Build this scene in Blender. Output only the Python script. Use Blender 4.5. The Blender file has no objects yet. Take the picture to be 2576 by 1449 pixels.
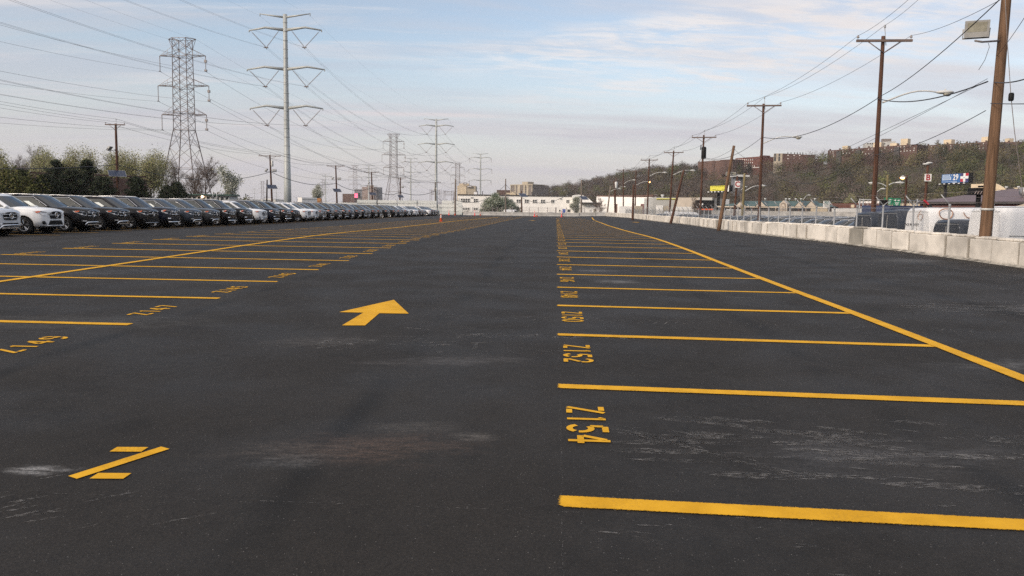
import bpy, math, random
import numpy as np
from mathutils import Vector, Matrix
R = math.radians
PI = math.pi
rnd = random.Random(7)
S = bpy.context.scene
C = S.collection

# ------------------------------------------------------------------ camera
PITCH = math.atan((724.5 - 528.0) / 2000.0)
ROLL = R(0.75)
cd = bpy.data.cameras.new('camera'); cam = bpy.data.objects.new('camera', cd); C.objects.link(cam)
cd.sensor_width = 36.0; cd.lens = 36.0 * 2000.0 / 2576.0
cd.clip_start = 0.05; cd.clip_end = 12000
cam.matrix_world = Matrix.Rotation(PI / 2 - PITCH, 4, 'X') @ Matrix.Rotation(ROLL, 4, 'Z')
S.camera = cam

def bearing(u, v):
    a = (u - 1288.0) / 2000.0; b = (v - 724.5) / 2000.0
    c, s = math.cos(ROLL), math.sin(ROLL)
    x = a * c + b * s; y = -(-a * s + b * c)
    return Vector((x, math.cos(PITCH) + y * math.sin(PITCH), -math.sin(PITCH) + y * math.cos(PITCH)))
def at(u, v, Y):
    """surveyed point: bearing (u, v) at the forward distance Y metres"""
    d = bearing(u, v); return d * (Y / d.y)
def dist_for(u, v, z):
    d = bearing(u, v); return z / d.z * d.y

# ------------------------------------------------------------------ terrain of the lot
TY = [-40, 0, 4.4, 7.14, 9.88, 12.62, 15.36, 18.1, 20.84, 23.58, 26.32, 29.06, 31.8, 34.54, 37.28, 40.02, 42.76, 45.5, 48.2, 55, 70, 86, 110, 157, 400]
TD = [2.05, 1.74, 1.655, 1.599, 1.553, 1.514, 1.486, 1.453, 1.416, 1.377, 1.333, 1.298, 1.269, 1.247, 1.237, 1.236, 1.244, 1.256, 1.266, 1.28, 1.27, 1.25, 1.27, 1.30, 1.32]
def sst(a, b, x):
    t = min(1, max(0, (x - a) / (b - a))); return t * t * (3 - 2 * t)
def gz(x, y):
    return -float(np.interp(y, TY, TD)) + 0.22 * sst(12, 20, x) * sst(95, 140, y)
LOW = -2.5                                   # level of the ground beyond the lot

# ------------------------------------------------------------------ mesh builder
class M:
    def __init__(s): s.v = []; s.f = []; s.m = []; s.sm = []
    def add(s, vs, fs, mi=0, smooth=False):
        b = len(s.v); s.v.extend([tuple(p) for p in vs])
        for f in fs:
            s.f.append(tuple(i + b for i in f)); s.m.append(mi); s.sm.append(smooth)
    def quad(s, a, b, c, d, mi=0): s.add([a, b, c, d], [(0, 1, 2, 3)], mi)
    def poly(s, pts, mi=0): s.add(pts, [tuple(range(len(pts)))], mi)
    def box(s, c, d, rot=None, mi=0, taper=1.0):
        hx, hy, hz = d[0] / 2, d[1] / 2, d[2] / 2
        p = [Vector((sx * hx * (taper if sz > 0 else 1), sy * hy * (taper if sz > 0 else 1), sz * hz)) for sz in (-1, 1) for sy in (-1, 1) for sx in (-1, 1)]
        if rot is not None: p = [rot @ q for q in p]
        c = Vector(c); p = [q + c for q in p]
        s.add(p, [(0, 2, 3, 1), (4, 5, 7, 6), (0, 1, 5, 4), (2, 6, 7, 3), (0, 4, 6, 2), (1, 3, 7, 5)], mi)
    def bevbox(s, c, d, bv, rot=None, mi=0):
        hx, hy, hz = d[0] / 2, d[1] / 2, d[2] / 2
        rings = [(-hz, bv), (-hz + bv, 0), (hz - bv, 0), (hz, bv)]
        vs = []
        for z, i in rings:
            x, y = hx - i, hy - i; k = bv * .7 if i == 0 else bv * .4
            vs += [Vector(q) for q in ((x - k, y, z), (x, y - k, z), (x, -y + k, z), (x - k, -y, z), (-x + k, -y, z), (-x, -y + k, z), (-x, y - k, z), (-x + k, y, z))]
        if rot is not None: vs = [rot @ q for q in vs]
        c = Vector(c); vs = [q + c for q in vs]
        fs = [tuple(range(8)), tuple(range(31, 23, -1))]
        for r in range(3):
            for k in range(8):
                a = r * 8 + k; b = r * 8 + (k + 1) % 8
                fs.append((a, a + 8, b + 8, b))
        s.add(vs, fs, mi)
    def tube(s, pts, r, n=6, mi=0, caps=True, smooth=True):
        pts = [Vector(p) for p in pts]; rs = r if isinstance(r, (list, tuple)) else [r] * len(pts)
        vs = []; up = None
        for i, p in enumerate(pts):
            t = (pts[min(i + 1, len(pts) - 1)] - pts[max(i - 1, 0)])
            if t.length < 1e-9: t = Vector((0, 0, 1))
            t.normalize()
            if up is None:
                a = Vector((0, 0, 1)) if abs(t.z) < .9 else Vector((1, 0, 0))
                up = t.cross(a).normalized()
            up = (up - t * up.dot(t)).normalized(); w = t.cross(up)
            for k in range(n):
                an = 2 * PI * k / n
                vs.append(p + (up * math.cos(an) + w * math.sin(an)) * rs[i])
        fs = []
        for i in range(len(pts) - 1):
            for k in range(n):
                a = i * n + k; b = i * n + (k + 1) % n
                fs.append((a, b, b + n, a + n))
        if caps and n > 2:
            fs.append(tuple(range(n - 1, -1, -1))); fs.append(tuple(range((len(pts) - 1) * n, len(pts) * n)))
        s.add(vs, fs, mi, smooth and n > 4)
    def lathe(s, c, prof, n=12, axis=Vector((0, 0, 1)), mi=0, smooth=True):
        axis = Vector(axis).normalized(); a = Vector((1, 0, 0)) if abs(axis.x) < .9 else Vector((0, 1, 0))
        e1 = axis.cross(a).normalized(); e2 = axis.cross(e1); c = Vector(c); vs = []
        for r, h in prof:
            for k in range(n):
                an = 2 * PI * k / n
                vs.append(c + axis * h + (e1 * math.cos(an) + e2 * math.sin(an)) * r)
        fs = []
        for i in range(len(prof) - 1):
            for k in range(n):
                a_ = i * n + k; b_ = i * n + (k + 1) % n
                fs.append((a_, b_, b_ + n, a_ + n))
        fs.append(tuple(range(n - 1, -1, -1))); fs.append(tuple(range((len(prof) - 1) * n, len(prof) * n)))
        s.add(vs, fs, mi, smooth)
    def prism(s, pts, d, mi=0):
        """closed polygon pts (3D, planar) extruded by vector d"""
        n = len(pts); d = Vector(d); vs = [Vector(p) for p in pts] + [Vector(p) + d for p in pts]
        fs = [tuple(range(n - 1, -1, -1)), tuple(range(n, 2 * n))] + [(i, (i + 1) % n, (i + 1) % n + n, i + n) for i in range(n)]
        s.add(vs, fs, mi)
    def blob(s, c, r, n=8, m=5, mi=0, rot=None):
        c = Vector(c); vs = []
        for i in range(m + 1):
            th = PI * i / m
            for k in range(n):
                an = 2 * PI * k / n
                p = Vector((r[0] * math.sin(th) * math.cos(an), r[1] * math.sin(th) * math.sin(an), r[2] * math.cos(th)))
                vs.append(c + (rot @ p if rot is not None else p))
        fs = [(i * n + k, (i + 1) * n + k, (i + 1) * n + (k + 1) % n, i * n + (k + 1) % n) for i in range(m) for k in range(n)]
        s.add(vs, fs, mi, True)
    def obj(s, name, mats, parent=None, own=None, world=True):
        if not isinstance(mats, (list, tuple)): mats = [mats]
        off = Vector((0, 0, 0))
        if parent is not None and world:
            q = parent
            while q is not None: off = off + q.location; q = q.parent
        if own is not None: off = Vector(own)
        v = np.array(s.v, dtype=np.float64).reshape(-1, 3) - np.array(off)
        me = bpy.data.meshes.new(name); me.from_pydata(v.tolist(), [], s.f)
        for m_ in mats: me.materials.append(m_)
        if len(mats) > 1: me.polygons.foreach_set('material_index', s.m)
        me.polygons.foreach_set('use_smooth', s.sm); me.update()
        o = bpy.data.objects.new(name, me); C.objects.link(o)
        if own is not None: o.location = own
        if parent is not None: o.parent = parent
        return o

def tag(o, label=None, cat=None, group=None, kind=None):
    if label: o['label'] = label
    if cat: o['category'] = cat
    if group: o['group'] = group
    if kind: o['kind'] = kind
    return o
def thing(name, label, cat, loc=(0, 0, 0), rz=0, group=None):
    o = bpy.data.objects.new(name, None); C.objects.link(o); o.empty_display_size = .3
    o.location = loc; o.rotation_euler = (0, 0, rz)
    return tag(o, label, cat, group)
KIDS = {}
def copy_tree(o, loc=None, rz=None, label=None, parent=None):
    c = o.copy(); C.objects.link(c)
    if parent is not None: c.parent = parent
    if loc is not None: c.location = loc
    if rz is not None: c.rotation_euler = (0, 0, rz)
    if label: c['label'] = label
    for ch in KIDS.get(o.name) or list(o.children): copy_tree(ch, parent=c)
    return c
def remember(o):
    KIDS[o.name] = list(o.children)
    for ch in o.children: remember(ch)
def rz3(a): return Matrix.Rotation(a, 3, 'Z')

# ------------------------------------------------------------------ materials
def nt(name):
    m = bpy.data.materials.new(name); m.use_nodes = True
    t = m.node_tree; b = t.nodes['Principled BSDF']; return m, t, b
def lk(t, a, b): t.links.new(a, b)
def mixc(t, fac, a, b):
    n = t.nodes.new('ShaderNodeMix'); n.data_type = 'RGBA'
    for i, x in ((0, fac), (6, a), (7, b)):
        if hasattr(x, 'is_linked') or isinstance(x, bpy.types.NodeSocket): t.links.new(x, n.inputs[i])
        elif i == 0: n.inputs[0].default_value = x
        else: n.inputs[i].default_value = (x[0], x[1], x[2], 1)
    return n.outputs[2]
def noise(t, scale, detail=3, vec=None, rough=.5, dist=0):
    n = t.nodes.new('ShaderNodeTexNoise'); n.inputs['Scale'].default_value = scale; n.inputs['Detail'].default_value = detail
    n.inputs['Roughness'].default_value = rough; n.inputs['Distortion'].default_value = dist
    if vec is not None: t.links.new(vec, n.inputs['Vector'])
    return n.outputs['Fac']
def objco(t, scale=(1, 1, 1), loc=(0, 0, 0), rot=(0, 0, 0)):
    c = t.nodes.new('ShaderNodeTexCoord'); m = t.nodes.new('ShaderNodeMapping')
    m.inputs['Scale'].default_value = scale; m.inputs['Location'].default_value = loc; m.inputs['Rotation'].default_value = rot
    t.links.new(c.outputs['Object'], m.inputs['Vector']); return m.outputs['Vector']
def ramp(t, x, a, b, lo=0., hi=1.):
    n = t.nodes.new('ShaderNodeMapRange'); n.inputs[1].default_value = a; n.inputs[2].default_value = b
    n.inputs[3].default_value = lo; n.inputs[4].default_value = hi; n.interpolation_type = 'SMOOTHSTEP'
    t.links.new(x, n.inputs[0]); return n.outputs[0]
def math_(t, op, a, b=0., c=None):
    n = t.nodes.new('ShaderNodeMath'); n.operation = op
    for i, x in enumerate((a, b) if c is None else (a, b, c)):
        if isinstance(x, bpy.types.NodeSocket): t.links.new(x, n.inputs[i])
        else: n.inputs[i].default_value = x
    return n.outputs[0]
def mat(name, col, rough=.6, metal=0., var=.25, scale=3., spec=.5, stretch=(1, 1, 1), bump=0., bscale=None, col2=None, obj_rand=0., coat=0.):
    m, t, b = nt(name)
    b.inputs['Roughness'].default_value = rough; b.inputs['Metallic'].default_value = metal
    b.inputs['Specular IOR Level'].default_value = spec; b.inputs['Coat Weight'].default_value = coat
    co = objco(t, stretch)
    if obj_rand:
        oi0 = t.nodes.new('ShaderNodeObjectInfo'); va = t.nodes.new('ShaderNodeVectorMath'); va.operation = 'ADD'; t.links.new(co, va.inputs[0]); t.links.new(math_(t, 'MULTIPLY', oi0.outputs['Random'], 90.), va.inputs[1]); co = va.outputs[0]
    f = ramp(t, noise(t, scale, 5, co, .6), .3, .7)
    if col2 is None: col2 = tuple(c * (1 - var) for c in col)
    hi = tuple(min(1, c * (1 + var * .35)) for c in col)
    out = mixc(t, f, col2, hi)
    if obj_rand:
        oi = t.nodes.new('ShaderNodeObjectInfo')
        h = t.nodes.new('ShaderNodeHueSaturation'); t.links.new(out, h.inputs['Color'])
        t.links.new(math_(t, 'MULTIPLY_ADD', oi.outputs['Random'], obj_rand, 1 - obj_rand * .5), h.inputs['Value'])
        out = h.outputs['Color']
    t.links.new(out, b.inputs['Base Color'])
    if bump:
        bn = t.nodes.new('ShaderNodeBump'); bn.inputs['Strength'].default_value = bump; bn.inputs['Distance'].default_value = .02
        t.links.new(noise(t, bscale or scale * 6, 4, co), bn.inputs['Height']); t.links.new(bn.outputs[0], b.inputs['Normal'])
    return m
def emis(name, col, strength):
    m, t, b = nt(name); b.inputs['Base Color'].default_value = (*col, 1)
    b.inputs['Emission Color'].default_value = (*col, 1); b.inputs['Emission Strength'].default_value = strength; return m
def paintmat(name, col, flake=0.):
    m, t, b = nt(name)
    b.inputs['Roughness'].default_value = .22; b.inputs['Specular IOR Level'].default_value = .25; b.inputs['Coat Weight'].default_value = .12; b.inputs['Coat Roughness'].default_value = .05
    b.inputs['Metallic'].default_value = flake
    dust = ramp(t, noise(t, 2.2, 5, objco(t)), .35, .75, 0, .015)
    lk(t, mixc(t, dust, col, (.30, .28, .26)), b.inputs['Base Color'])
    return m
def colattr(name, rough=.8, spec=.2, translucent=0.):
    """foliage whose own leaf colours are stored per face"""
    m, t, b = nt(name); a = t.nodes.new('ShaderNodeAttribute'); a.attribute_name = 'leafcol'
    lk(t, a.outputs['Color'], b.inputs['Base Color'])
    b.inputs['Roughness'].default_value = rough; b.inputs['Specular IOR Level'].default_value = spec
    return m

mt = {}
mt['wood'] = mat('weathered pole wood', (.098, .050, .034), .85, var=.55, scale=5, stretch=(3, 3, .16), bump=.5, spec=.2)
mt['wood2'] = mat('brown pole wood', (.165, .100, .062), .85, var=.5, scale=5, stretch=(3, 3, .16), bump=.5, spec=.2)
mt['woodgreen'] = mat('greenish treated wood', (.20, .165, .085), .85, var=.3, scale=5, stretch=(3, 3, .2), spec=.2)
mt['woodgrey'] = mat('grey weathered wood', (.20, .165, .14), .85, var=.3, scale=5, stretch=(3, 3, .2), spec=.2)
mt['arm'] = mat('crossarm timber', (.20, .15, .13), .85, var=.35, scale=6, stretch=(.3, 2, 2), spec=.2)
mt['galv'] = mat('galvanised steel', (.34, .35, .36), .5, .35, var=.2, scale=3)
mt['galvd'] = mat('dull galvanised lattice steel', (.25, .24, .24), .6, .2, var=.35, scale=.6, col2=(.17, .125, .115))
mt['mono'] = mat('grey painted steel pole', (.40, .425, .42), .5, .1, var=.15, scale=.5, stretch=(1, 1, .15))
mt['insul'] = mat('insulator porcelain', (.30, .27, .26), .3, var=.2)
mt['wire'] = mat('black cable jacket', (.035, .035, .038), .6, var=.2)
mt['conductor'] = mat('dull aluminium conductor', (.20, .205, .21), .55, .3, var=.2)
mt['grey'] = mat('grey enamelled housing', (.36, .36, .35), .5, var=.2)
mt['lampgrey'] = mat('pale lamp housing', (.55, .56, .55), .45, var=.15)
mt['lens'] = mat('lamp lens glass', (.33, .32, .26), .15, var=.3, scale=6)
mt['solar'] = mat('blue solar cells', (.030, .045, .085), .35, var=.2, scale=4, spec=.3)
mt['alum'] = mat('aluminium trim', (.62, .63, .64), .3, .8, var=.1)
mt['chrome'] = mat('chrome', (.80, .81, .83), .12, 1., var=.05)
mt['black'] = mat('black plastic', (.010, .010, .011), .6, var=.3, spec=.2)
mt['rubber'] = mat('tyre rubber', (.020, .020, .021), .85, var=.3, spec=.25)
mt['rim'] = mat('alloy wheel', (.55, .56, .57), .3, .85, var=.1)
mt['concrete'] = mat('pale cast concrete', (.64, .605, .545), .9, var=.28, scale=1.1, bump=.35, bscale=22, obj_rand=.34, spec=.2)
def joint_shade_grime(m):  # block ends painted dark for the shaded gaps, grime at the foot
    t = m.node_tree; b = t.nodes['Principled BSDF']; src = b.inputs['Base Color'].links[0].from_socket
    s_ = t.nodes.new('ShaderNodeSeparateXYZ'); lk(t, objco(t), s_.inputs[0]); nz = math_(t, 'MULTIPLY_ADD', noise(t, 5, 5, objco(t), .7), .16, -.08)
    e = ramp(t, math_(t, 'ADD', math_(t, 'ABSOLUTE', s_.outputs[0]), nz), .565, .60, 0., .5)
    f = ramp(t, math_(t, 'ADD', s_.outputs[2], math_(t, 'MULTIPLY', nz, 1.4)), .02, .14, .5, 0.)
    lk(t, mixc(t, math_(t, 'MAXIMUM', e, f), src, (.16, .145, .125)), b.inputs['Base Color'])
joint_shade_grime(mt['concrete'])
mt['concgrey'] = mat('grey cast concrete', (.30, .285, .25), .9, var=.2, scale=2., bump=.25, bscale=22, spec=.2)
mt['concfoot'] = mat('spilled concrete footing', (.36, .34, .30), .95, var=.7, scale=3.5, bump=.5, bscale=14, spec=.1)
mt['jersey'] = mat('grey jersey barrier concrete', (.40, .39, .37), .9, var=.25, scale=1.2, obj_rand=.22, spec=.2)
mt['white'] = mat('white painted wall', (.87, .85, .81), .8, var=.08, scale=.5, spec=.3)
mt['whitetrim'] = mat('white trim', (.78, .77, .74), .6, var=.08)
mt['roofdark'] = mat('dark roof edge', (.055, .05, .05), .7, var=.2)
mt['pane'] = mat('dark window glass', (.045, .048, .05), .12, var=.5, scale=.7, spec=.6)
mt['yellow'] = None
mt['bark'] = mat('grey brown bark', (.115, .088, .072), .9, var=.4, scale=4, stretch=(2, 2, .4), spec=.1)
mt['barkdark'] = mat('dark bark', (.055, .042, .036), .9, var=.4, scale=4, stretch=(2, 2, .4), spec=.1)
mt['leaf'] = colattr('leaves')
mt['orange'] = mat('orange cone plastic', (.75, .14, .045), .5, var=.2, scale=6)
mt['red'] = mat('red orange delineator plastic', (.78, .045, .035), .45, var=.15)
mt['refl'] = mat('reflective white band', (.82, .82, .80), .4, var=.1)

# asphalt ---------------------------------------------------------------------
def asphalt():
    m, t, b = nt('asphalt')
    b.inputs['Specular IOR Level'].default_value = .26
    A = R(3.06)
    base = objco(t)
    row = objco(t, (1, 1, 1), rot=(0, 0, A))                      # x across the rows, y along them
    rowS = objco(t, (1.1, .10, 1), rot=(0, 0, A))
    big = ramp(t, noise(t, .9, 4, rowS, .55), .32, .7)
    c = mixc(t, big, (.0120, .0104, .0090), (.0184, .0160, .0138))
    mid = ramp(t, noise(t, .55, 6, base, .65), .40, .72)
    c = mixc(t, math_(t, 'MULTIPLY', mid, .55), c, (.0320, .0278, .0242))
    fine = ramp(t, noise(t, 7, 8, base, .72), .36, .66)
    c = mixc(t, math_(t, 'MULTIPLY', fine, .6), c, (.0290, .0252, .0218))
    drk = ramp(t, noise(t, 1.7, 8, objco(t, (1.3, .5, 1), rot=(0, 0, A)), .7, .4), .54, .72)
    c = mixc(t, math_(t, 'MULTIPLY', drk, .7), c, (.0085, .0077, .0072))
    # paver seams along the rows
    sx = t.nodes.new('ShaderNodeSeparateXYZ'); lk(t, row, sx.inputs[0])
    wob = math_(t, 'MULTIPLY_ADD', noise(t, .35, 3, base), .5, -.25)
    xx = math_(t, 'ADD', sx.outputs[0], wob)
    seams = None
    for s0, w in ((-1.55, .22), (-5.2, .20), (2.75, .25), (7.2, .35), (-9.2, .2), (-14.8, .3), (10.6, .3), (-18.2, .3)):
        d = math_(t, 'ABSOLUTE', math_(t, 'SUBTRACT', xx, s0))
        k = ramp(t, d, 0., w, 1., 0.)
        seams = k if seams is None else math_(t, 'MAXIMUM', seams, k)
    seams = math_(t, 'MULTIPLY', seams, ramp(t, noise(t, .6, 4, base), .35, .6))
    c = mixc(t, math_(t, 'MULTIPLY', seams, .85), c, (.0060, .0056, .0053))
    # dry dusty bloom, long pale drag marks
    scv = objco(t, (.55, 3.4, 1), rot=(0, 0, R(9)))
    streak = ramp(t, noise(t, 1.5, 9, scv, .72), .585, .76)
    zone = ramp(t, noise(t, .16, 3, base, .5), .47, .66)
    c = mixc(t, math_(t, 'MULTIPLY', math_(t, 'MULTIPLY', streak, zone), .55), c, (.15, .145, .14))
    # local stains with their own outline
    STN = noise(t, 2.2, 9, objco(t, (.8, 2.2, 1), rot=(0, 0, R(9))), .7, .6); BRK = ramp(t, noise(t, 9, 7, objco(t, (.7, 2.6, 1), rot=(0, 0, R(12))), .75), .34, .62)
    for (px, py, rx, ry, col, k) in ((-.95, 5.35, .80, .42, (.085, .058, .044), .64), (-1.6, 5.25, .5, .25, (.07, .06, .052), .5), (-.75, 5.8, .5, .2, (.075, .068, .06), .5), (-.25, 5.62, .25, .16, (.12, .11, .10), .6), (-2.92, 4.80, .26, .12, (.34, .34, .34), .75), (-1.45, 5.0, .3, .16, (.10, .10, .10), .5),
                                     (2.25, 16.6, .55, .5, (.20, .20, .20), .6), (2.1, 19.2, .6, .35, (.17, .17, .17), .6), (9.5, 13.2, 1.7, .5, (.20, .20, .20), .55), (-2.2, 9.2, .8, .5, (.075, .07, .066), .6), (-.6, 8.2, 1.0, .35, (.085, .08, .078), .55),
                                     (-6.0, 10.3, 2.6, .8, (.068, .067, .064), .6), (5.6, 8.4, 1.2, .35, (.13, .13, .13), .5), (2.5, 5.3, 1.2, .4, (.085, .083, .085), .5), (-4.6, 4.3, 1.5, .5, (.06, .06, .06), .5), (12, 24, 1.6, 1.0, (.15, .15, .15), .5), (-9.5, 17, 1.6, 1.0, (.10, .10, .10), .5)):
        mp = t.nodes.new('ShaderNodeMapping'); mp.vector_type = 'TEXTURE'
        mp.inputs['Location'].default_value = (px, py, 0); mp.inputs['Scale'].default_value = (rx, ry, 50); mp.inputs['Rotation'].default_value = (0, 0, R(8))
        lk(t, base, mp.inputs['Vector'])
        ln = t.nodes.new('ShaderNodeVectorMath'); ln.operation = 'LENGTH'; lk(t, mp.outputs[0], ln.inputs[0])
        e = math_(t, 'MULTIPLY_ADD', STN, 2.6, -1.3)
        fall = math_(t, 'MULTIPLY', ramp(t, math_(t, 'ADD', ln.outputs['Value'], e), .10, 1.05, 1., 0.), BRK)
        c = mixc(t, math_(t, 'MULTIPLY', fall, min(.92, k * 1.45)), c, col)
    # stone aggregate
    agg = noise(t, 60, 4, base, .75)
    c = mixc(t, ramp(t, agg, .42, .58, 0, .9), c, mixc(t, .5, c, (.0025, .0024, .0023)))
    c = mixc(t, ramp(t, noise(t, 150, 2, base, .6), .54, .72, 0, .30), c, (.034, .032, .030))
    vo = t.nodes.new('ShaderNodeTexVoronoi'); vo.inputs['Scale'].default_value = 62; lk(t, base, vo.inputs['Vector'])
    wn = t.nodes.new('ShaderNodeTexWhiteNoise'); lk(t, vo.outputs['Position'], wn.inputs['Vector'])
    chip = math_(t, 'MULTIPLY', ramp(t, vo.outputs['Distance'], .12, .26, 1, 0), math_(t, 'GREATER_THAN', wn.outputs['Value'], .955))
    c = mixc(t, math_(t, 'MULTIPLY', chip, .55), c, (.26, .25, .24))
    lk(t, c, b.inputs['Base Color'])
    lk(t, ramp(t, noise(t, .8, 4, base), .3, .7, .66, .84), b.inputs['Roughness'])
    bn = t.nodes.new('ShaderNodeBump'); bn.inputs['Strength'].default_value = .8; bn.inputs['Distance'].default_value = .012
    lk(t, noise(t, 45, 5, base, .7), bn.inputs['Height']); lk(t, bn.outputs[0], b.inputs['Normal'])
    return m
mt['asphalt'] = asphalt()
def linepaint():
    m, t, b = nt('yellow line paint'); co = objco(t)
    w = math_(t, 'MULTIPLY', ramp(t, noise(t, 55, 5, co, .75), .46, .62), ramp(t, noise(t, 1.7, 5, co, .65), .42, .78, .02, .55))
    base = mixc(t, ramp(t, noise(t, 5, 4, co), .3, .7), (.58, .305, .014), (.70, .380, .022))
    lk(t, mixc(t, w, base, (.16, .095, .02)), b.inputs['Base Color'])
    b.inputs['Roughness'].default_value = .75; b.inputs['Specular IOR Level'].default_value = .12
    return m
mt['yellow'] = linepaint()
def feathered():
    m = mt['yellow'].copy(); m.name = 'sprayed yellow stripe'; t = m.node_tree; b = t.nodes['Principled BSDF']
    at_ = t.nodes.new('ShaderNodeAttribute'); at_.attribute_name = 'cover'; co = objco(t)
    lk(t, ramp(t, math_(t, 'ADD', at_.outputs['Fac'], math_(t, 'MULTIPLY_ADD', noise(t, 70, 4, co, .7), .9, -.45)), .25, .62), b.inputs['Alpha']); return m
mt['stripe'] = feathered()
def scuffmat():
    m, t, b = nt('pale scuffed dust'); co = objco(t, (1, 1, 1))
    b.inputs['Base Color'].default_value = (.19, .185, .18, 1); b.inputs['Roughness'].default_value = .9
    lk(t, math_(t, 'MULTIPLY', ramp(t, noise(t, 40, 6, objco(t, (.35, 1.6, 1), rot=(0, 0, R(10))), .75), .45, .62, 0., .78), ramp(t, noise(t, 5, 5, co, .7), .42, .62, .06, 1.)), b.inputs['Alpha'])
    return m
mt['scuff'] = scuffmat()
mt['earth'] = mat('gritty ground', (.085, .075, .062), .95, var=.5, scale=.06, col2=(.05, .055, .035), spec=.1)
mt['hillsoil'] = mat('hillside leaf litter', (.085, .068, .056), .95, var=.4, scale=.05, col2=(.06, .058, .038), spec=.05)

# ------------------------------------------------------------------ light
SUN_EL, SUN_AZ = 24.0, 232.0             # azimuth clockwise from the view direction
w = bpy.data.worlds.new('World'); S.world = w; w.use_nodes = True
t = w.node_tree; bg = t.nodes['Background']
sky = t.nodes.new('ShaderNodeTexSky'); sky.sky_type = 'NISHITA'; sky.sun_disc = False
sky.sun_elevation = R(SUN_EL); sky.sun_rotation = R(SUN_AZ); sky.air_density = 1.; sky.dust_density = 1.2; sky.ozone_density = 1.6
tc = t.nodes.new('ShaderNodeTexCoord'); nrm = t.nodes.new('ShaderNodeVectorMath'); nrm.operation = 'NORMALIZE'
lk(t, tc.outputs['Generated'], nrm.inputs[0])
sx = t.nodes.new('ShaderNodeSeparateXYZ'); lk(t, nrm.outputs[0], sx.inputs[0])
zc = math_(t, 'MAXIMUM', sx.outputs[2], 0.0)
den = math_(t, 'ADD', zc, .10)
px = math_(t, 'DIVIDE', sx.outputs[0], den); py = math_(t, 'DIVIDE', sx.outputs[1], den)
def plane(ax, ay, ox, oy, shear=0.):
    cmb = t.nodes.new('ShaderNodeCombineXYZ')
    lk(t, math_(t, 'MULTIPLY_ADD', px, ax, ox), cmb.inputs[0])
    lk(t, math_(t, 'ADD', math_(t, 'MULTIPLY_ADD', py, ay, oy), math_(t, 'MULTIPLY', px, shear)), cmb.inputs[1])
    return cmb.outputs[0]
band = ramp(t, noise(t, 1.0, 7, plane(.22, .85, 3.1, .4, -.10), .60, .35), .44, .70)
wisp = ramp(t, noise(t, 2.6, 9, plane(.30, 1.5, 7.7, 2.3, -.22), .64, .5), .50, .74)
puff = ramp(t, noise(t, 5.0, 8, plane(.7, 1.9, 1.7, 5.2, -.16), .64, .4), .38, .64)
low = ramp(t, zc, .0, .30, 1., 0.)
high = ramp(t, zc, .10, .34, 0., 1.)
K = 1 / .14
def cc(r, g, b_): return (r * K, g * K, b_ * K)
skyc = t.nodes.new('ShaderNodeMix'); skyc.data_type = 'RGBA'; skyc.blend_type = 'MULTIPLY'; skyc.inputs[0].default_value = 1.
lk(t, sky.outputs[0], skyc.inputs[6]); skyc.inputs[7].default_value = (.99, .87, .80, 1)
SKYGAIN = skyc
col = mixc(t, math_(t, 'MULTIPLY', band, math_(t, 'ADD', ramp(t, zc, .05, .33, .95, .25), ramp(t, zc, .42, .7, 0., .65))), skyc.outputs[2], cc(.395, .385, .43))  # second ramp adds unseen cloud overhead to neutralise the ambient light
col = mixc(t, math_(t, 'MULTIPLY', wisp, .55), col, cc(.56, .535, .53))
# one brighter field of cirrus, ahead and to the right
def field(azx, el, wx, wz):
    ax = math_(t, 'DIVIDE', sx.outputs[0], math_(t, 'MAXIMUM', sx.outputs[1], .05))
    a = math_(t, 'DIVIDE', math_(t, 'SUBTRACT', ax, azx), wx); e = math_(t, 'DIVIDE', math_(t, 'SUBTRACT', math_(t, 'MULTIPLY_ADD', ax, -.09, zc), el), wz)
    d = math_(t, 'ADD', math_(t, 'MULTIPLY', a, a), math_(t, 'MULTIPLY', e, e))
    return ramp(t, math_(t, 'MULTIPLY', d, ramp(t, sx.outputs[1], 0., .1, 9., 1.)), .1, 1.2, 1., 0.)
f1 = math_(t, 'MULTIPLY', field(.34, .185, .48, .040), puff)
f2 = math_(t, 'MULTIPLY', field(.38, .14, .40, .022), puff)
f3 = math_(t, 'MULTIPLY', field(-.25, .125, .30, .020), wisp)
col = mixc(t, math_(t, 'MULTIPLY', math_(t, 'MAXIMUM', f1, f2), .85), col, cc(.62, .59, .575))
col = mixc(t, math_(t, 'MULTIPLY', f3, .7), col, cc(.57, .51, .51))
over = math_(t, 'MULTIPLY', ramp(t, zc, .42, .75, 0., .8), ramp(t, sx.outputs[1], -.6, .5, 1., .75))
col = mixc(t, over, col, cc(.80, .74, .70))       # thicker, brighter unseen cloud overhead and behind, added to raise the ground light
hz = ramp(t, zc, .0, .23, .92, 0.)
col = mixc(t, hz, col, cc(.392, .378, .40))
lowc = ramp(t, noise(t, 1.0, 8, plane(.16, .62, 9.1, 3.7, -.05), .62, .4), .48, .68)
col = mixc(t, math_(t, 'MULTIPLY', lowc, ramp(t, zc, .015, .10, 0., .50)), col, cc(.45, .405, .405))
lilac = ramp(t, noise(t, 1.3, 8, plane(.17, .8, 2.2, 8.1, -.05), .62, .4), .50, .66)
col = mixc(t, math_(t, 'MULTIPLY', lilac, math_(t, 'MULTIPLY', ramp(t, zc, .03, .09, 0., .38), ramp(t, zc, .15, .24, 1., 0.))), col, cc(.345, .345, .40))
lk(t, col, bg.inputs['Color']); bg.inputs['Strength'].default_value = .14

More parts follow.
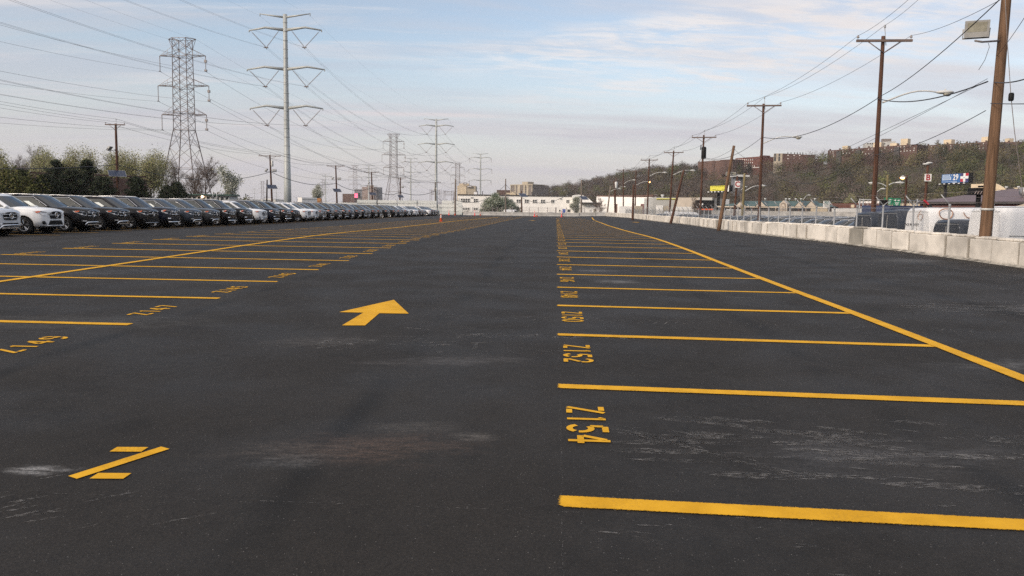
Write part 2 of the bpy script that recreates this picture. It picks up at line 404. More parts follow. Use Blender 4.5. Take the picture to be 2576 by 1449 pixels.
sl = bpy.data.lights.new('sun', 'SUN'); sun = bpy.data.objects.new('sun', sl); C.objects.link(sun)
sl.energy = 1.8; sl.angle = R(14); sl.color = (1.0, .87, .72)
sdir = Vector((math.sin(R(SUN_AZ)) * math.cos(R(SUN_EL)), math.cos(R(SUN_AZ)) * math.cos(R(SUN_EL)), math.sin(R(SUN_EL))))
sun.rotation_euler = sdir.to_track_quat('Z', 'Y').to_euler()
sun.location = (-40, -60, 60)

S.view_settings.view_transform = 'Standard'; S.view_settings.look = 'None'; S.view_settings.exposure = .65; S.view_settings.gamma = 1.
S.render.engine = 'CYCLES'
S.cycles.use_denoising = False
try: S.cycles.sampling_pattern = 'BLUE_NOISE'
except Exception: pass
S.cycles.max_bounces = 6; S.cycles.transparent_max_bounces = 12; S.cycles.caustics_reflective = False; S.cycles.caustics_refractive = False
# ================================================================== GROUND
WALL = [(13.9, 8), (14.1, 14), (14.4, 22), (14.4, 30), (14.45, 40), (15.9, 58), (18.2, 81), (19.3, 110), (19.9, 152), (20.4, 176)]
def wall_x(y): return float(np.interp(y, [p[1] for p in WALL], [p[0] for p in WALL]))
g = M()
ys = [-30, -15] + list(np.arange(-6, 60, 1.5)) + list(np.arange(60, 178, 4)) + [178]
fr = [0, .15, .3, .42] + list(np.linspace(.5, 1, 24))
grid = []
for y in ys:
    xr = wall_x(y) + .95
    grid.append([(-150 + (xr + 150) * q, y) for q in fr])
nx = len(fr)
vs = [(x, y, gz(x, y)) for r_ in grid for x, y in r_]
fs = [(j * nx + i, j * nx + i + 1, (j + 1) * nx + i + 1, (j + 1) * nx + i) for j in range(len(ys) - 1) for i in range(nx - 1)]
g.add(vs, fs, 0, True)
n = len(vs)
edge = [j * nx + nx - 1 for j in range(len(ys))]
g.add([vs[k] for k in edge] + [(vs[k][0], vs[k][1], LOW - .2) for k in edge], [(i, i + len(edge), i + 1 + len(edge), i + 1) for i in range(len(edge) - 1)])
top = [(len(ys) - 1) * nx + i for i in range(nx)]
g.add([vs[k] for k in top] + [(vs[k][0], vs[k][1], LOW - .2) for k in top], [(i, i + 1, i + 1 + len(top), i + len(top)) for i in range(len(top) - 1)])
tag(g.obj('asphalt_lot', mt['asphalt']), kind='structure', label='dark newly paved asphalt of the car storage lot')
g = M(); g.quad((-4500, -400, LOW), (4500, -400, LOW), (4500, 7000, LOW), (-4500, 7000, LOW))
tag(g.obj('ground', mt['earth']), kind='structure', label='gritty low ground around and beyond the lot')

# ================================================================== PAINTED MARKINGS
SL = .0535                                     # the rows run slightly to the right of the view
def sheet(m, pts, lift=.006):
    m.poly([(x, y, gz(x, y) + lift) for x, y in pts])
def strip(name, a, b, wdt, label, lift=.006, seg=1.2):
    m = M(); a = Vector((a[0], a[1])); b = Vector((b[0], b[1])); L = (b - a).length; d = (b - a) / L; q = Vector((-d.y, d.x))
    k = max(1, int(L / seg)); vs = []; fs = []; cov = []
    st = [-.035, .02] + [L * i / k for i in range(1, k)] + [L - .02, L + .03]
    for i, s_ in enumerate(st):
        p = a + d * s_; wob = 1 + .05 * math.sin(i * 2.3 + a.y)
        for o_, c_ in ((.5 * wdt + .020, 0.), (.5 * wdt - .016, 1.), (-.5 * wdt + .016, 1.), (-.5 * wdt - .020, 0.)):
            x, y = p + q * o_ * wob; vs.append((x, y, gz(x, y) + lift)); cov.append(c_ if 0 < i < len(st) - 1 else 0.)
        if i: fs += [(4 * i - 4 + j, 4 * i - 3 + j, 4 * i + 1 + j, 4 * i + j) for j in range(3)]
    m.add(vs, fs, 0); o = m.obj(name, mt['stripe'])
    at_ = o.data.attributes.new('cover', 'FLOAT', 'POINT'); at_.data.foreach_set('value', cov)
    return tag(o, label=label, kind='structure')
XR0 = lambda y: .30 + SL * (y - 4.4)           # aisle end of the right hand stalls
XRL = lambda y: 5.0 + SL * (y - 7.0)           # long line closing them
XL1 = lambda y: -4.95 + SL * (y - 10.4)        # aisle end of the left hand stalls
XLC = lambda y: -9.75 + SL * (y - 15.)         # long line between the two left columns
XL0 = lambda y: -13.85 + SL * (y - 24)
LW = .15
NR = 53
for n_ in range(NR):
    y = 4.4 + 2.74 * n_
    x0 = XR0(y); x1 = XRL(y - .25); yy = y - SL * 1.9 * (x1 - x0)
    lab = 'yellow stall line at the head of stall Z%d in the right hand stall column' % (154 - 2 * n_ + 2) if n_ else 'thick yellow stall line nearest the camera, lower right'
    strip('parking_line', (x0, y), (x1, yy), LW, lab)
for n_ in range(1, NR):
    y = 4.4 + 2.74 * n_ + .35
    x1 = XL1(y); x0 = XL0(y)
    strip('parking_line', (x0, y + .06 * (x1 - x0)), (x1, y), LW, 'long yellow stall line across the left double column at stall Z%d' % (151 - 2 * (n_ - 2) if n_ > 1 else 153))
strip('parking_line', (XRL(3.2), 3.2), (XRL(70), 70), .165, 'long yellow line closing the right hand stalls along the driving lane', .010)
strip('parking_line', (XRL(70), 70), (XRL(104) + .5, 104), .165, 'far stretch of the right long yellow line bending outwards', .010)
strip('parking_line', (XRL(108) + .6, 108), (XRL(150) + 2.2, 150), .165, 'short kinked end of the right long yellow line near the cones', .010)
strip('parking_line', (XLC(8), 8), (XLC(84), 84), .165, 'diagonal looking long yellow line between the two left stall columns', .010)
strip('parking_line', (XLC(84), 84), (XLC(138) + .8, 138), .165, 'far end of the left long yellow line beyond the orange cone', .010)
strip('parking_line', (XLC(146) + 4, 146), (XLC(160) + 6.5, 160), .165, 'short yellow dash beside the left red delineators', .010)

# stencil digits: strokes in a 1 x 1.5 cell, bridges left open as in a cut stencil
def arc(cx, cy, rx, ry, a0, a1, n=8): return [(cx + rx * math.cos(R(a0 + (a1 - a0) * i / n)), cy + ry * math.sin(R(a0 + (a1 - a0) * i / n))) for i in range(n + 1)]
GL = {
 'Z': [[(.60, 1.40), (.02, 1.40)], [(.93, 1.5), (.13, .02)], [(.44, .10), (1.0, .10)]],
 '1': [[(.35, 1.22), (.52, 1.40)], [(.55, 1.5), (.55, 0)]],
 '2': [arc(.5, 1.08, .40, .36, 165, -28, 10), [(.80, .83), (.16, .22)], [(.10, .09), (.95, .09)]],
 '3': [arc(.48, 1.12, .38, .31, 160, -80, 9), arc(.48, .42, .42, .35, 80, -160, 10)],
 '4': [[(.68, 1.5), (.68, 0)], [(.56, 1.36), (.10, .54)], [(.08, .45), (.58, .45)], [(.78, .45), (.98, .45)]],
 '5': [[(.90, 1.41), (.22, 1.41)], [(.20, 1.34), (.16, .86)], arc(.48, .48, .42, .41, 128, -10, 8), arc(.48, .48, .42, .41, -30, -160, 7)],
 '6': [arc(.5, .95, .40, .48, 60, 170, 7), [(.10, .9), (.10, .5)], arc(.5, .43, .38, .36, 75, -80, 8), arc(.5, .43, .40, .36, -100, -180, 5), arc(.5, .43, .38, .36, 165, 100, 5)],
 '7': [[(.05, 1.41), (.80, 1.41)], [(.92, 1.44), (.36, 0)]],
 '8': [arc(.5, 1.10, .34, .31, 100, 260, 7), arc(.5, 1.10, .34, .31, 80, -80, 7), arc(.5, .42, .41, .36, 100, 260, 8), arc(.5, .42, .41, .36, 80, -80, 8)],
 '9': [arc(.5, .55, .40, .48, -120, -10, 7), [(.90, .6), (.90, 1.0)], arc(.5, 1.07, .38, .36, 255, 100, 8), arc(.5, 1.07, .40, .36, 80, 0, 5), arc(.5, 1.07, .38, .36, -15, -80, 5)],
 '0': [arc(.5, .75, .41, .68, 98, 262, 12), arc(.5, .75, .41, .68, 82, -82, 12)],
}
def stroke_poly(pts, w):
    out = []; P_ = [Vector(p) for p in pts]; L_ = []; R_ = []
    for i, p in enumerate(P_):
        d = (P_[min(i + 1, len(P_) - 1)] - P_[max(i - 1, 0)]).normalized(); q = Vector((-d.y, d.x)) * w / 2
        L_.append(p + q); R_.append(p - q)
    return [[L_[i], L_[i + 1], R_[i + 1], R_[i]] for i in range(len(P_) - 1)]
def stencil(name, txt, org, right, up, ch, cw, pitch, sw, label):
    m = M(); right = Vector(right); up = Vector(up); org = Vector(org)
    for k, c_ in enumerate(txt):
        for st in GL[c_]:
            for q in stroke_poly(st, sw):
                pts = [org + right * (k * pitch + p.x * cw) + up * (p.y / 1.5 * ch) for p in q]
                sheet(m, [(p.x, p.y) for p in pts], .006 + .0012 * (k % 2))
    return tag(m.obj(name, mt['yellow']), label=label, kind='structure')
for k in range(46):
    yl = 4.4 + 2.74 * k; yc = yl + 2.02
    w_ = 'Z%d' % (154 - 2 * k)
    stencil('stall_number', w_, (XR0(yc) + .055, yc + .03), (-SL, -1), (1, -SL), .30, .20, .262, .24, 'stencilled yellow number %s on the asphalt by the right hand stalls' % w_)
for k in range(46):
    yl = 4.4 + 2.74 * (k + 2) + .35; yc = yl - 1.95
    w_ = 'Z%d' % (149 - 2 * k)
    stencil('stall_number', w_, (XL1(yc) - .18, yc), (SL, 1), (-1, SL), .30, .20, .262, .24, 'stencilled yellow number %s on the asphalt by the left hand stalls' % w_)
for k in range(28):
    yl = 4.4 + 2.74 * (k + 6) + .35; yc = yl - .75 - .06 * 8.9 + .35
    w_ = 'Z%d' % (110 - 2 * k)
    stencil('stall_number', w_, (XL0(yc) + .10, yc), (-SL, -1), (1, -SL), .30, .20, .262, .24, 'stencilled yellow number %s facing the parked cars' % w_)
stencil('painted_letter', 'Z', (-2.69, 4.66), (1, .02), (.04, 1), .58, .36, .3, .25, 'single large yellow letter Z painted alone in the aisle, lower left')
m = M(); sheet(m, [(-2.23, 10.36), (-1.93, 10.38), (-1.93, 11.50), (-1.50, 11.50), (-1.95, 13.06), (-2.53, 11.56), (-2.17, 11.54)], .006)
tag(m.obj('painted_arrow', mt['yellow']), label='solid yellow arrow on the aisle pointing away from the camera', kind='structure')
m = M(); sheet(m, [(2.2, 96), (2.5, 96), (2.5, 97.2), (2.95, 97.2), (2.4, 98.8), (1.8, 97.2), (2.2, 97.2)], .006)
tag(m.obj('painted_arrow', mt['yellow']), label='tiny distant yellow arrow in the aisle before the red delineators', kind='structure')
m = M(); sheet(m, [(14.2, 92), (14.6, 92), (14.6, 93.6), (15.1, 93.6), (14.5, 95.4), (13.8, 93.6), (14.2, 93.6)], .006)
tag(m.obj('painted_arrow', mt['yellow']), label='distant yellow arrow in the lane along the concrete blocks', kind='structure')
# chalk string line along the right stall ends, milling ticks and scuffs
m = M()
def streak(x, y, L, w_, ang):
    d = Vector((math.cos(ang), math.sin(ang))); q = Vector((-d.y, d.x)); c_ = Vector((x, y))
    pts = [c_ - d * L / 2, c_ - d * L * .2 + q * w_ / 2, c_ + d * L * .25 + q * w_ * .4, c_ + d * L / 2, c_ + d * L * .2 - q * w_ / 2, c_ - d * L * .3 - q * w_ * .4]
    sheet(m, [(p.x, p.y) for p in pts], .003)
rs = random.Random(4)
for i in range(150):                        # groups of short parallel ticks across the lot, y about 11 to 12
    x = -1.3 + 9.5 * i / 150 + rs.uniform(-.05, .05); yb = 11.45 - .10 * (x + 1.3) + (0 if i % 2 else -.16)
    if rs.random() < .62: streak(x, yb + rs.uniform(-.05, .05), rs.uniform(.10, .24), rs.uniform(.015, .035), R(58 + rs.uniform(-14, 14)))
for i in range(70): streak(-.6 + rs.random() * 2.6, 9.75 + rs.gauss(0, .07), rs.uniform(.06, .3), rs.uniform(.02, .07), R(rs.uniform(-20, 30)))
for i in range(170):                        # drag marks in the near right stalls
    x = rs.uniform(.7, 6.5); y = 5.7 - .13 * x + rs.gauss(0, .42)
    streak(x, max(3.6, y), *rs.choice([(.08, .012), (.15, .02), (.25, .03), (.5, .02), (.6, .08), (.8, .12)]), R(-10 + rs.gauss(0, 9)))
for i in range(70):
    s_ = rs.random(); streak(.9 + s_ * .9 + rs.gauss(0, .03), 5.75 - s_ * .85 + rs.gauss(0, .03), rs.uniform(.08, .3), rs.uniform(.008, .025), R(-44 + rs.gauss(0, 8)))
for i in range(40): streak(rs.uniform(.2, 2.6), rs.uniform(3.2, 4.2), rs.uniform(.04, .22), rs.uniform(.006, .02), R(-12 + rs.gauss(0, 14)))
for i in range(160):
    x = rs.uniform(-12, 13); y = rs.uniform(7, 42); streak(x, y, rs.uniform(.15, 1.2), rs.uniform(.02, .09), R(-8 + rs.gauss(0, 12)))
for i in range(90): streak(rs.uniform(6.5, 11.5), 12.9 + rs.gauss(0, .5), rs.uniform(.2, 1.1), rs.uniform(.03, .12), R(-9 + rs.gauss(0, 6)))
for i in range(45): streak(-3.3 + rs.gauss(0, .7), 4.25 + rs.gauss(0, .18), rs.uniform(.1, .4), rs.uniform(.01, .03), R(38 + rs.gauss(0, 8)))
for i in range(40): streak(-1.5 + rs.gauss(0, .8), 9.1 + rs.gauss(0, .25), rs.uniform(.1, .5), rs.uniform(.02, .07), R(30 + rs.gauss(0, 30)))
for i in range(90): streak(XR0(3 + i * .09) + rs.gauss(0, .004), 3 + i * .09, .085, .004, R(87))
for i in range(60): streak(-2.6 + i * .055, 4.42 - i * .0032, .05, .006, R(-4))
tag(m.obj('scuff_marks', mt['scuff']), label='pale scuffs and drag marks on the asphalt', kind='stuff')

# ================================================================== BLOCK WALL ALONG THE RIGHT EDGE
def block_mesh(L, seed):
    r_ = random.Random(seed); b = M()
    b.bevbox((0, 0, .345), (L - .045, .62, .69), .014)
    x = -L / 2 + .16; k = 0
    while x < L / 2 - .1:                       # cast lumps along the top
        w_ = .34 if k % 3 == 0 else .2
        h = .075 if k % 3 == 0 else .09
        b.bevbox((min(x + w_ / 2 - .08, L / 2 - .12), r_.uniform(-.04, .04), .69 + h / 2 - .003), (w_, .36, h), .03)
        x += w_ + .06; k += 1
    return b
pr = [block_mesh(1.24, s_) for s_ in range(3)]
meshes = []
def walk(poly, y0, step):
    """points every STEP metres along the wall's line"""
    out = []; y = y0
    while y < poly[-1][1] - 1:
        x = wall_x(y); dx = wall_x(y + .5) - wall_x(y - .5); L = step + .0
        ang = math.atan2(1, dx); out.append((x, y, ang)); y += L * math.sin(ang)
    return out
bi = 0
for (x, y, a) in walk(WALL, 9.0, 1.25):
    if bi < 3: o = pr[bi].obj('concrete_block', mt['concrete']); meshes.append(o.data)
    else: o = bpy.data.objects.new('concrete_block', meshes[bi % 3]); C.objects.link(o)
    o.location = (x + rnd.uniform(-.05, .05), y, gz(x, y) - .015 + rnd.uniform(-.014, .014)); o.rotation_euler = (0, rnd.uniform(-.008, .008), a + rnd.uniform(-.025, .025))
    grey = abs(y - 32.4) < .65 or abs(y - 63) < .65
    if grey: o.material_slots[0].link = 'OBJECT'; o.material_slots[0].material = mt['concgrey']
    if grey and y < 40: lab = 'darker grey concrete block standing out in the pale block wall'
    elif grey: lab = 'second greyish concrete block, far along the pale block wall'
    else: lab = 'pale lumpy topped concrete block in the low wall along the fence'
    tag(o, lab, 'concrete block', 'concrete blocks of the low wall')
    bi += 1
m = M(); rs = random.Random(9); pv = None
for i in range(150):
    y = 9 + i * 1.0; x = wall_x(y) - .31
    wd = .10 + .09 * rs.random()
    cur = [(x - wd, y, gz(x, y) + .003), (x + .02, y, gz(x, y) + .05 + .03 * rs.random())]
    if pv: m.quad(pv[0], cur[0], cur[1], pv[1])
    pv = cur
tag(m.obj('kerb_strip', mt['concfoot']), label='crumbly pale concrete strip along the foot of the block wall', kind='structure')

# ================================================================== CHAIN LINK FENCE BEHIND THE WALL
FENCE_H = .42                                      # top rail above eye level grows with the ground's fall
fr_ = thing('chain_link_fence', 'long galvanised chain link fence with angled barbed wire arms behind the concrete blocks', 'fence', (15.4, 60, LOW))
def fx(y): return wall_x(y) + 1.05
posts = []; y = 13.0
while y < 150: posts.append(y); y += 2.55 if y < 60 else 3.1
mt['meshwire'] = mat('weathered fence wire', (.20, .21, .22), .6, .2, var=.2)
mesh = M(); barb = M(); rail = M()
ztop = lambda y: float(np.interp(y, [0, 25, 40, 80, 150], [.36, .34, .34, .30, .40]))
pm = None
for i, y in enumerate(posts):
    x = fx(y); zt = ztop(y) - .1 if i % 7 == 3 else ztop(y)
    p = M(); p.tube([(x, y, LOW), (x, y, zt)], .038, 7); p.lathe((x, y, zt - .02), [(.046, 0), (.046, .07), (.02, .09)], 7)
    p.tube([(x, y, zt + .04), (x - .30, y + .06, zt + .40)], .022, 5)
    if i in (7, 8): p.tube([(x, y, zt + .04), (x + .26, y + .05, zt + .24)], .02, 5)
    p.obj('post', mt['galv'], fr_)
for a, b in zip(posts[:-1], posts[1:]):
    xa, xb = fx(a), fx(b); za, zb = ztop(a) - .06, ztop(b) - .06; H = 1.9
    L = math.hypot(xb - xa, b - a); pit = .082 if a < 60 else .12; rad = .0017 if a < 60 else .0032
    def pt(s_, h): q = s_ / L; return (xa + (xb - xa) * q, a + (b - a) * q, za + (zb - za) * q - H + h)
    k = -int(H / pit)
    while k * pit < L:
        s0 = k * pit
        for sg in (1, -1):
            e0, h0 = s0, 0.; e1, h1 = s0 + H, H
            if e0 < 0: h0 -= e0; e0 = 0
            if e1 > L: h1 -= (e1 - L); e1 = L
            if h1 > h0:
                A_, B_ = (pt(e0, h0), pt(e1, h1)) if sg > 0 else (pt(L - e0, h0), pt(L - e1, h1))
                mesh.tube([A_, B_], rad, 3, caps=False)
        k += 1
    rail.tube([pt(0, H), pt(L, H)], .010, 4, caps=False)
    for q in (0.03, .5, 1.0):
        o1 = Vector((-.30 * q, .06 * q, .06 + .36 * q)); p0 = Vector((xa, a, ztop(a) + .04)) + o1; p1 = Vector((xb, b, ztop(b) + .04)) + o1
        barb.tube([p0, (p0 + p1) / 2 - Vector((0, 0, .02)), p1], .0045, 3, caps=False)
mesh.obj('wire_mesh', mt['meshwire'], fr_); barb.obj('barbed_wire', mt['galvd'], fr_); rail.obj('top_wire', mt['galv'], fr_)

# ================================================================== JERSEY BARRIERS ACROSS THE FAR END
jp = M()
prof = [(-.30, 0), (-.30, .08), (-.17, .30), (-.09, .82), (.09, .82), (.17, .30), (.30, .08), (.30, 0)]
jp.prism([(-1.8, a, b) for a, b in prof], (3.6, 0, 0))
jmesh = None
for i in range(14):
    x = -9.2 + 3.66 * i
    if x > 21: break
    y = 176.4 + .25 * math.sin(i)
    if jmesh is None: o = jp.obj('jersey_barrier', mt['jersey']); jmesh = o.data
    else: o = bpy.data.objects.new('jersey_barrier', jmesh); C.objects.link(o)
    o.location = (x, y, gz(x, 176)); o.rotation_euler = (0, 0, rnd.uniform(-.01, .01))
    tag(o, 'low grey jersey barrier in the line across the far end of the lot', 'barrier', 'jersey barriers across the far end')
# ================================================================== POLES
ORD = ['nearest', 'second', 'third', 'fourth', 'fifth', 'sixth', 'seventh', 'eighth', 'ninth', 'tenth']
def cobra(root, p0, p1, lit=False, lenscale=1., head_dir=None):
    """curved bracket with a cobra head"""
    p0 = Vector(p0); p1 = Vector(p1); L = (p1 - p0).length
    pts = []
    for i in range(9):
        q = i / 8; p = p0.lerp(p1, q); p.z += .13 * L * math.sin(PI * q) * (.5 + .5 * q); pts.append(p)
    m = M(); m.tube(pts, [.055 - .02 * i / 8 for i in range(9)], 6); arm = m.obj('lamp_arm', mt['lampgrey'], root)
    d = (p1 - p0); d.z = 0; d.normalize(); e = rz3(math.atan2(d.y, d.x))
    h = M(); h.blob(p1 + d * .28 + Vector((0, 0, .02)), (.46, .19, .10), 10, 6, rot=e); h.lathe(p1 + d * .30 + Vector((0, 0, .10)), [(.04, 0), (.045, .07), (.03, .09)], 8)
    hd = h.obj('lamp_head', mt['lampgrey'], arm)
    l = M(); l.blob(p1 + d * .40 + Vector((0, 0, -.07)), (.22, .15, .13), 10, 6)
    l.obj('lamp_lens', mt['lit'] if lit else mt['lens'], arm)
mt['lit'] = emis('lit sodium lamp', (1., .45, .13), 9.)
def flood(root, c, d, size=.55, lit=False):
    """square floodlight facing along d, hung on a yoke"""
    c = Vector(c); d = Vector(d).normalized(); q = d.to_track_quat('X', 'Z').to_matrix(); s_ = size
    m = M()
    back = [Vector((-.28 * s_, y * .62 * s_, z * .38 * s_)) for y, z in ((-1, -1), (1, -1), (1, 1), (-1, 1))]
    mid = [Vector((.0, y * .86 * s_, z * .62 * s_)) for y, z in ((-1, -1), (1, -1), (1, 1), (-1, 1))]
    frn = [Vector((.26 * s_, y * .90 * s_, z * .66 * s_)) for y, z in ((-1, -1), (1, -1), (1, 1), (-1, 1))]
    vs = [c + q @ p for p in back + mid + frn]
    m.add(vs, [(3, 2, 1, 0), (8, 9, 10, 11)] + [(r_ * 4 + k, r_ * 4 + (k + 1) % 4, r_ * 4 + 4 + (k + 1) % 4, r_ * 4 + 4 + k) for r_ in (0, 1) for k in range(4)])
    yk = [c + q @ Vector((-.02, sy * .95 * s_, z)) for sy, z in ((-1, 0), (-1, -.75 * s_))] + [c + q @ Vector((-.02, 0.95 * s_, z)) for z in (-.75 * s_, 0)]
    m.tube(yk, .025, 5)
    fl = m.obj('floodlight', mt['grey'], root)
    l = M(); l.add([c + q @ Vector((.27 * s_, y * .70 * s_, z * .42 * s_ + .10 * s_)) for y, z in ((-1, -.8), (1, -.8), (1, 1), (-1, 1))], [(0, 1, 2, 3)])
    l.obj('lens', mt['lens'], fl)
    return fl
def catenary(p, q, sag, n=16):
    p = Vector(p); q = Vector(q); out = []
    for i in range(n + 1):
        s_ = i / n; r_ = p.lerp(q, s_); r_.z -= sag * 4 * s_ * (1 - s_); out.append(r_)
    return out
def wire(p, q, sag, rad, label, group, mname='wire', name='overhead_wire', twin=0., n=16, cat='wire'):
    m = M(); pts = catenary(p, q, sag, n)
    if twin:
        d = (Vector(q) - Vector(p)).normalized(); s_ = d.cross(Vector((0, 0, 1))).normalized() * twin / 2
        m.tube([a + s_ for a in pts], rad, 4); m.tube([a - s_ for a in pts], rad, 4)
    else: m.tube(pts, rad, 4)
    o = m.obj(name, mt[mname], own=tuple(pts[0])); tag(o, label, cat, group); return o

def upole(label, top, base, Y, zb, r=.15, wood='wood', arm=None, name='utility_pole', group=None, ins=True, top_pin=True):
    T = at(*top, Y); B = at(*base, Y); k = (zb - T.z) / (B.z - T.z); B = T.lerp(B, k)
    rt = thing(name, label, 'utility pole', B, 0, group)
    m = M(); n = 7
    m.tube([B.lerp(T, i / n) for i in range(n + 1)], [r * (1.12 - .38 * i / n) for i in range(n + 1)], 10)
    m.obj('pole', mt[wood], rt)
    att = {'top': T, 'B': B}
    ax = (T - B).normalized()
    if arm:
        va, half, tilt = arm
        c_ = at(top[0] + (base[0] - top[0]) * (va - top[1]) / (base[1] - top[1]), va, Y) + Vector((0, -.17, 0))
        d = Vector((math.cos(tilt), .06, math.sin(tilt))).normalized()
        e = d.to_track_quat('X', 'Z').to_matrix()
        m = M(); m.box(c_, (2 * half, .10, .125), e); a_ = m.obj('crossarm', mt['arm'], rt)
        for s_ in (-1, 1):
            m = M(); m.tube([c_ + d * half * .58 * s_ - Vector((0, 0, .05)), c_ - ax * .62 + Vector((0, .02, 0))], .028, 5); m.obj('brace', mt['galvd'], rt)
            if ins:
                b_ = c_ + d * half * .95 * s_ + Vector((0, 0, .06))
                m = M(); m.lathe(b_, [(.014, 0), (.014, .08), (.07, .09), (.075, .13), (.035, .16), (.055, .19), (.03, .22)], 8); m.obj('insulator', mt['insul'], rt)
                att['L' if s_ < 0 else 'R'] = b_ + Vector((0, 0, .2))
        if top_pin:
            m = M(); m.tube([T - ax * .5 + Vector((.10, -.15, 0)), T + Vector((.06, 0, .42))], .02, 5); m.lathe(T + Vector((.06, 0, .42)), [(.03, 0), (.06, .03), (.035, .06), (.06, .09), (.04, .15)], 8)
            m.obj('pole_top_pin', mt['galv'], rt); att['T'] = T + Vector((.06, 0, .56))
    return rt, att
def on(top, base, v, Y): return at(top[0] + (base[0] - top[0]) * (v - top[1]) / (base[1] - top[1]), v, Y)

# --- the row of wooden poles along the fence on the right
RP = []
RD = [  # top, base, pole top height, crossarm v, lamp arm (from, to), details
 ((2222, 91), (2197, 527), 9.3, 104, ((2220, 258), (2362, 233)), 'tall brown pole with crossarm and long cobra lamp arm, first beyond the floodlight pole'),
 ((1921, 261), (1910, 530), 9.3, 266.5, ((1917, 362), (1996, 345)), 'brown pole with crossarm and cobra lamp, between the leaning pole and the tall pole'),
 ((1770.6, 339.6), (1762, 528), 9.3, 346, None, 'brown pole with a dark transformer can below its crossarm'),
 ((1694.8, 378.7), (1685, 525), 9.3, 384, ((1692, 441), (1738, 429)), 'brown crossarm pole with lamp arm just behind the short leaning pole'),
 ((1633.5, 399.5), (1628.8, 521), 9.3, 403, ((1632.5, 444), (1668, 434)), 'slim brown crossarm pole with the lit street lamp seen at its side'),
 ((1600, 427), (1597.8, 524.5), 9.0, 430.5, None, 'small far pole with crossarm beside the lit lamp'),
 ((1568, 425.5), (1568, 523), 9.6, 428, ((1568, 463), (1592, 453)), 'far crossarm pole with upswept lamp arm before the hill foot'),
 ((1549.8, 446.7), (1548, 522), 9.3, None, ((1551, 476), (1568, 470)), 'far dark pole with a grey transformer and lamp arm'),
]
for i, (tp, bs, zt, va, lamp, lab) in enumerate(RD):
    Y = dist_for(tp[0], tp[1], zt)
    rt, a = upole(lab, tp, bs, Y, LOW, (.125, .13, .135)[i] if i < 3 else .145, 'wood', (va, 1.5 if i < 5 else 1.6, .03) if va else None, group='poles along the fence')
    a['Y'] = Y; a['root'] = rt; RP.append(a)
    if lamp: cobra(rt, at(*lamp[0], Y), at(*lamp[1], Y - .5))
    if i == 2:
        c_ = on(tp, bs, 384, Y) + Vector((0, -.38, 0)); m = M(); m.lathe(c_ - Vector((0, 0, .75)), [(.25, 0), (.29, .05), (.29, 1.3), (.2, 1.42)], 10); m.tube([c_ + Vector((-.35, 0, .9)), c_ + Vector((-.4, 0, .3))], .06, 6); m.obj('transformer', mt['black'], rt)
    if i == 7:
        c_ = on(tp, bs, 467, Y) + Vector((0, -.4, 0)); m = M(); m.lathe(c_ - Vector((0, 0, .7)), [(.4, 0), (.42, .05), (.42, 1.6), (.3, 1.75)], 10); m.obj('transformer', mt['lampgrey'], rt)
# lit lamp on the sixth pole
Y = RP[5]['Y']; cobra(RP[5]['root'], at(1600, 466, Y), at(1629, 457, Y), lit=True)
# floodlight pole in the near right
Y0 = 24.5
tp, bs = (2552, -230), (2478, 597)
rt, a0 = upole('huge near brown wooden pole cut off by the top edge, floodlight bracket on its left', tp, bs, Y0, LOW, .165, 'wood2', None, group='poles along the fence')
c_ = at(2457, 72, Y0 - .35); flood(rt, c_, Vector((-.42, -1, -.28)), .36)
m = M(); p0 = on(tp, bs, 102, Y0); m.tube([c_ + Vector((0, .05, -.34)), c_ + Vector((.25, .1, -.36)), p0], .03, 6); m.obj('bracket', mt['galvd'], rt)
m = M(); p1 = on(tp, bs, 526, Y0); m.lathe(p1 - Vector((0, 0, .04)), [(.190, 0), (.192, .05), (.19, .06)], 12, axis=(on(tp, bs, 400, Y0) - p1)); m.obj('metal_band', mt['lampgrey'], rt)
m = M(); q = on(tp, bs, 300, Y0); m.tube([at(2486, 108, Y0 - .2), at(2489, 118, Y0 - .2), at(2478, 150, Y0 - .25), at(2462, 176, Y0 - .3)], .008, 4); m.obj('loose_lead', mt['wire'], rt)
# leaning and stray poles
def simple_pole(label, top, base, Y, r, wood, zb=LOW, name='wooden_pole', group=None):
    return upole(label, top, base, Y, zb, r, wood, None, name, group)
y_ = 57; simple_pole('bare wooden pole leaning hard to the right above the block wall', (1846.5, 366.5), (1812.8, 551.4), y_, .125, 'wood2', -1.5)
y_ = 86; simple_pole('shorter bare pole leaning to the right by the block wall', (1720.3, 428), (1692, 542.7), y_, .14, 'wood', -1.5)
simple_pole('short upright brown pole close behind the far block wall', (1594, 464), (1592, 535), 112, .16, 'wood', -1.5)
simple_pole('reddish slanting pole between the far lamp poles', (1545, 455), (1547, 523), 205, .2, 'wood', LOW)
rt, a = simple_pole('far leaning lamp pole at the start of the grey fence', (1535.8, 469), (1529, 524), 200, .2, 'woodgrey', LOW); cobra(rt, at(1534, 483, 200), at(1556, 475, 200))
rt, a = simple_pole('greenish treated pole with a cobra lamp and a floodlight bar on top', (1873, 436), (1868.6, 527), 92, .16, 'woodgreen', LOW, 'lamp_pole')
cobra(rt, at(1872, 482, 92), at(1912, 467.5, 92))
for du in (-40, -28): flood(rt, at(1873 + du, 437, 92), (-.4, -1, -.5), .34)
m = M(); m.box(at(1853, 440, 92), (2.0, .08, .08)); m.obj('floodlight_bar', mt['lampgrey'], rt)
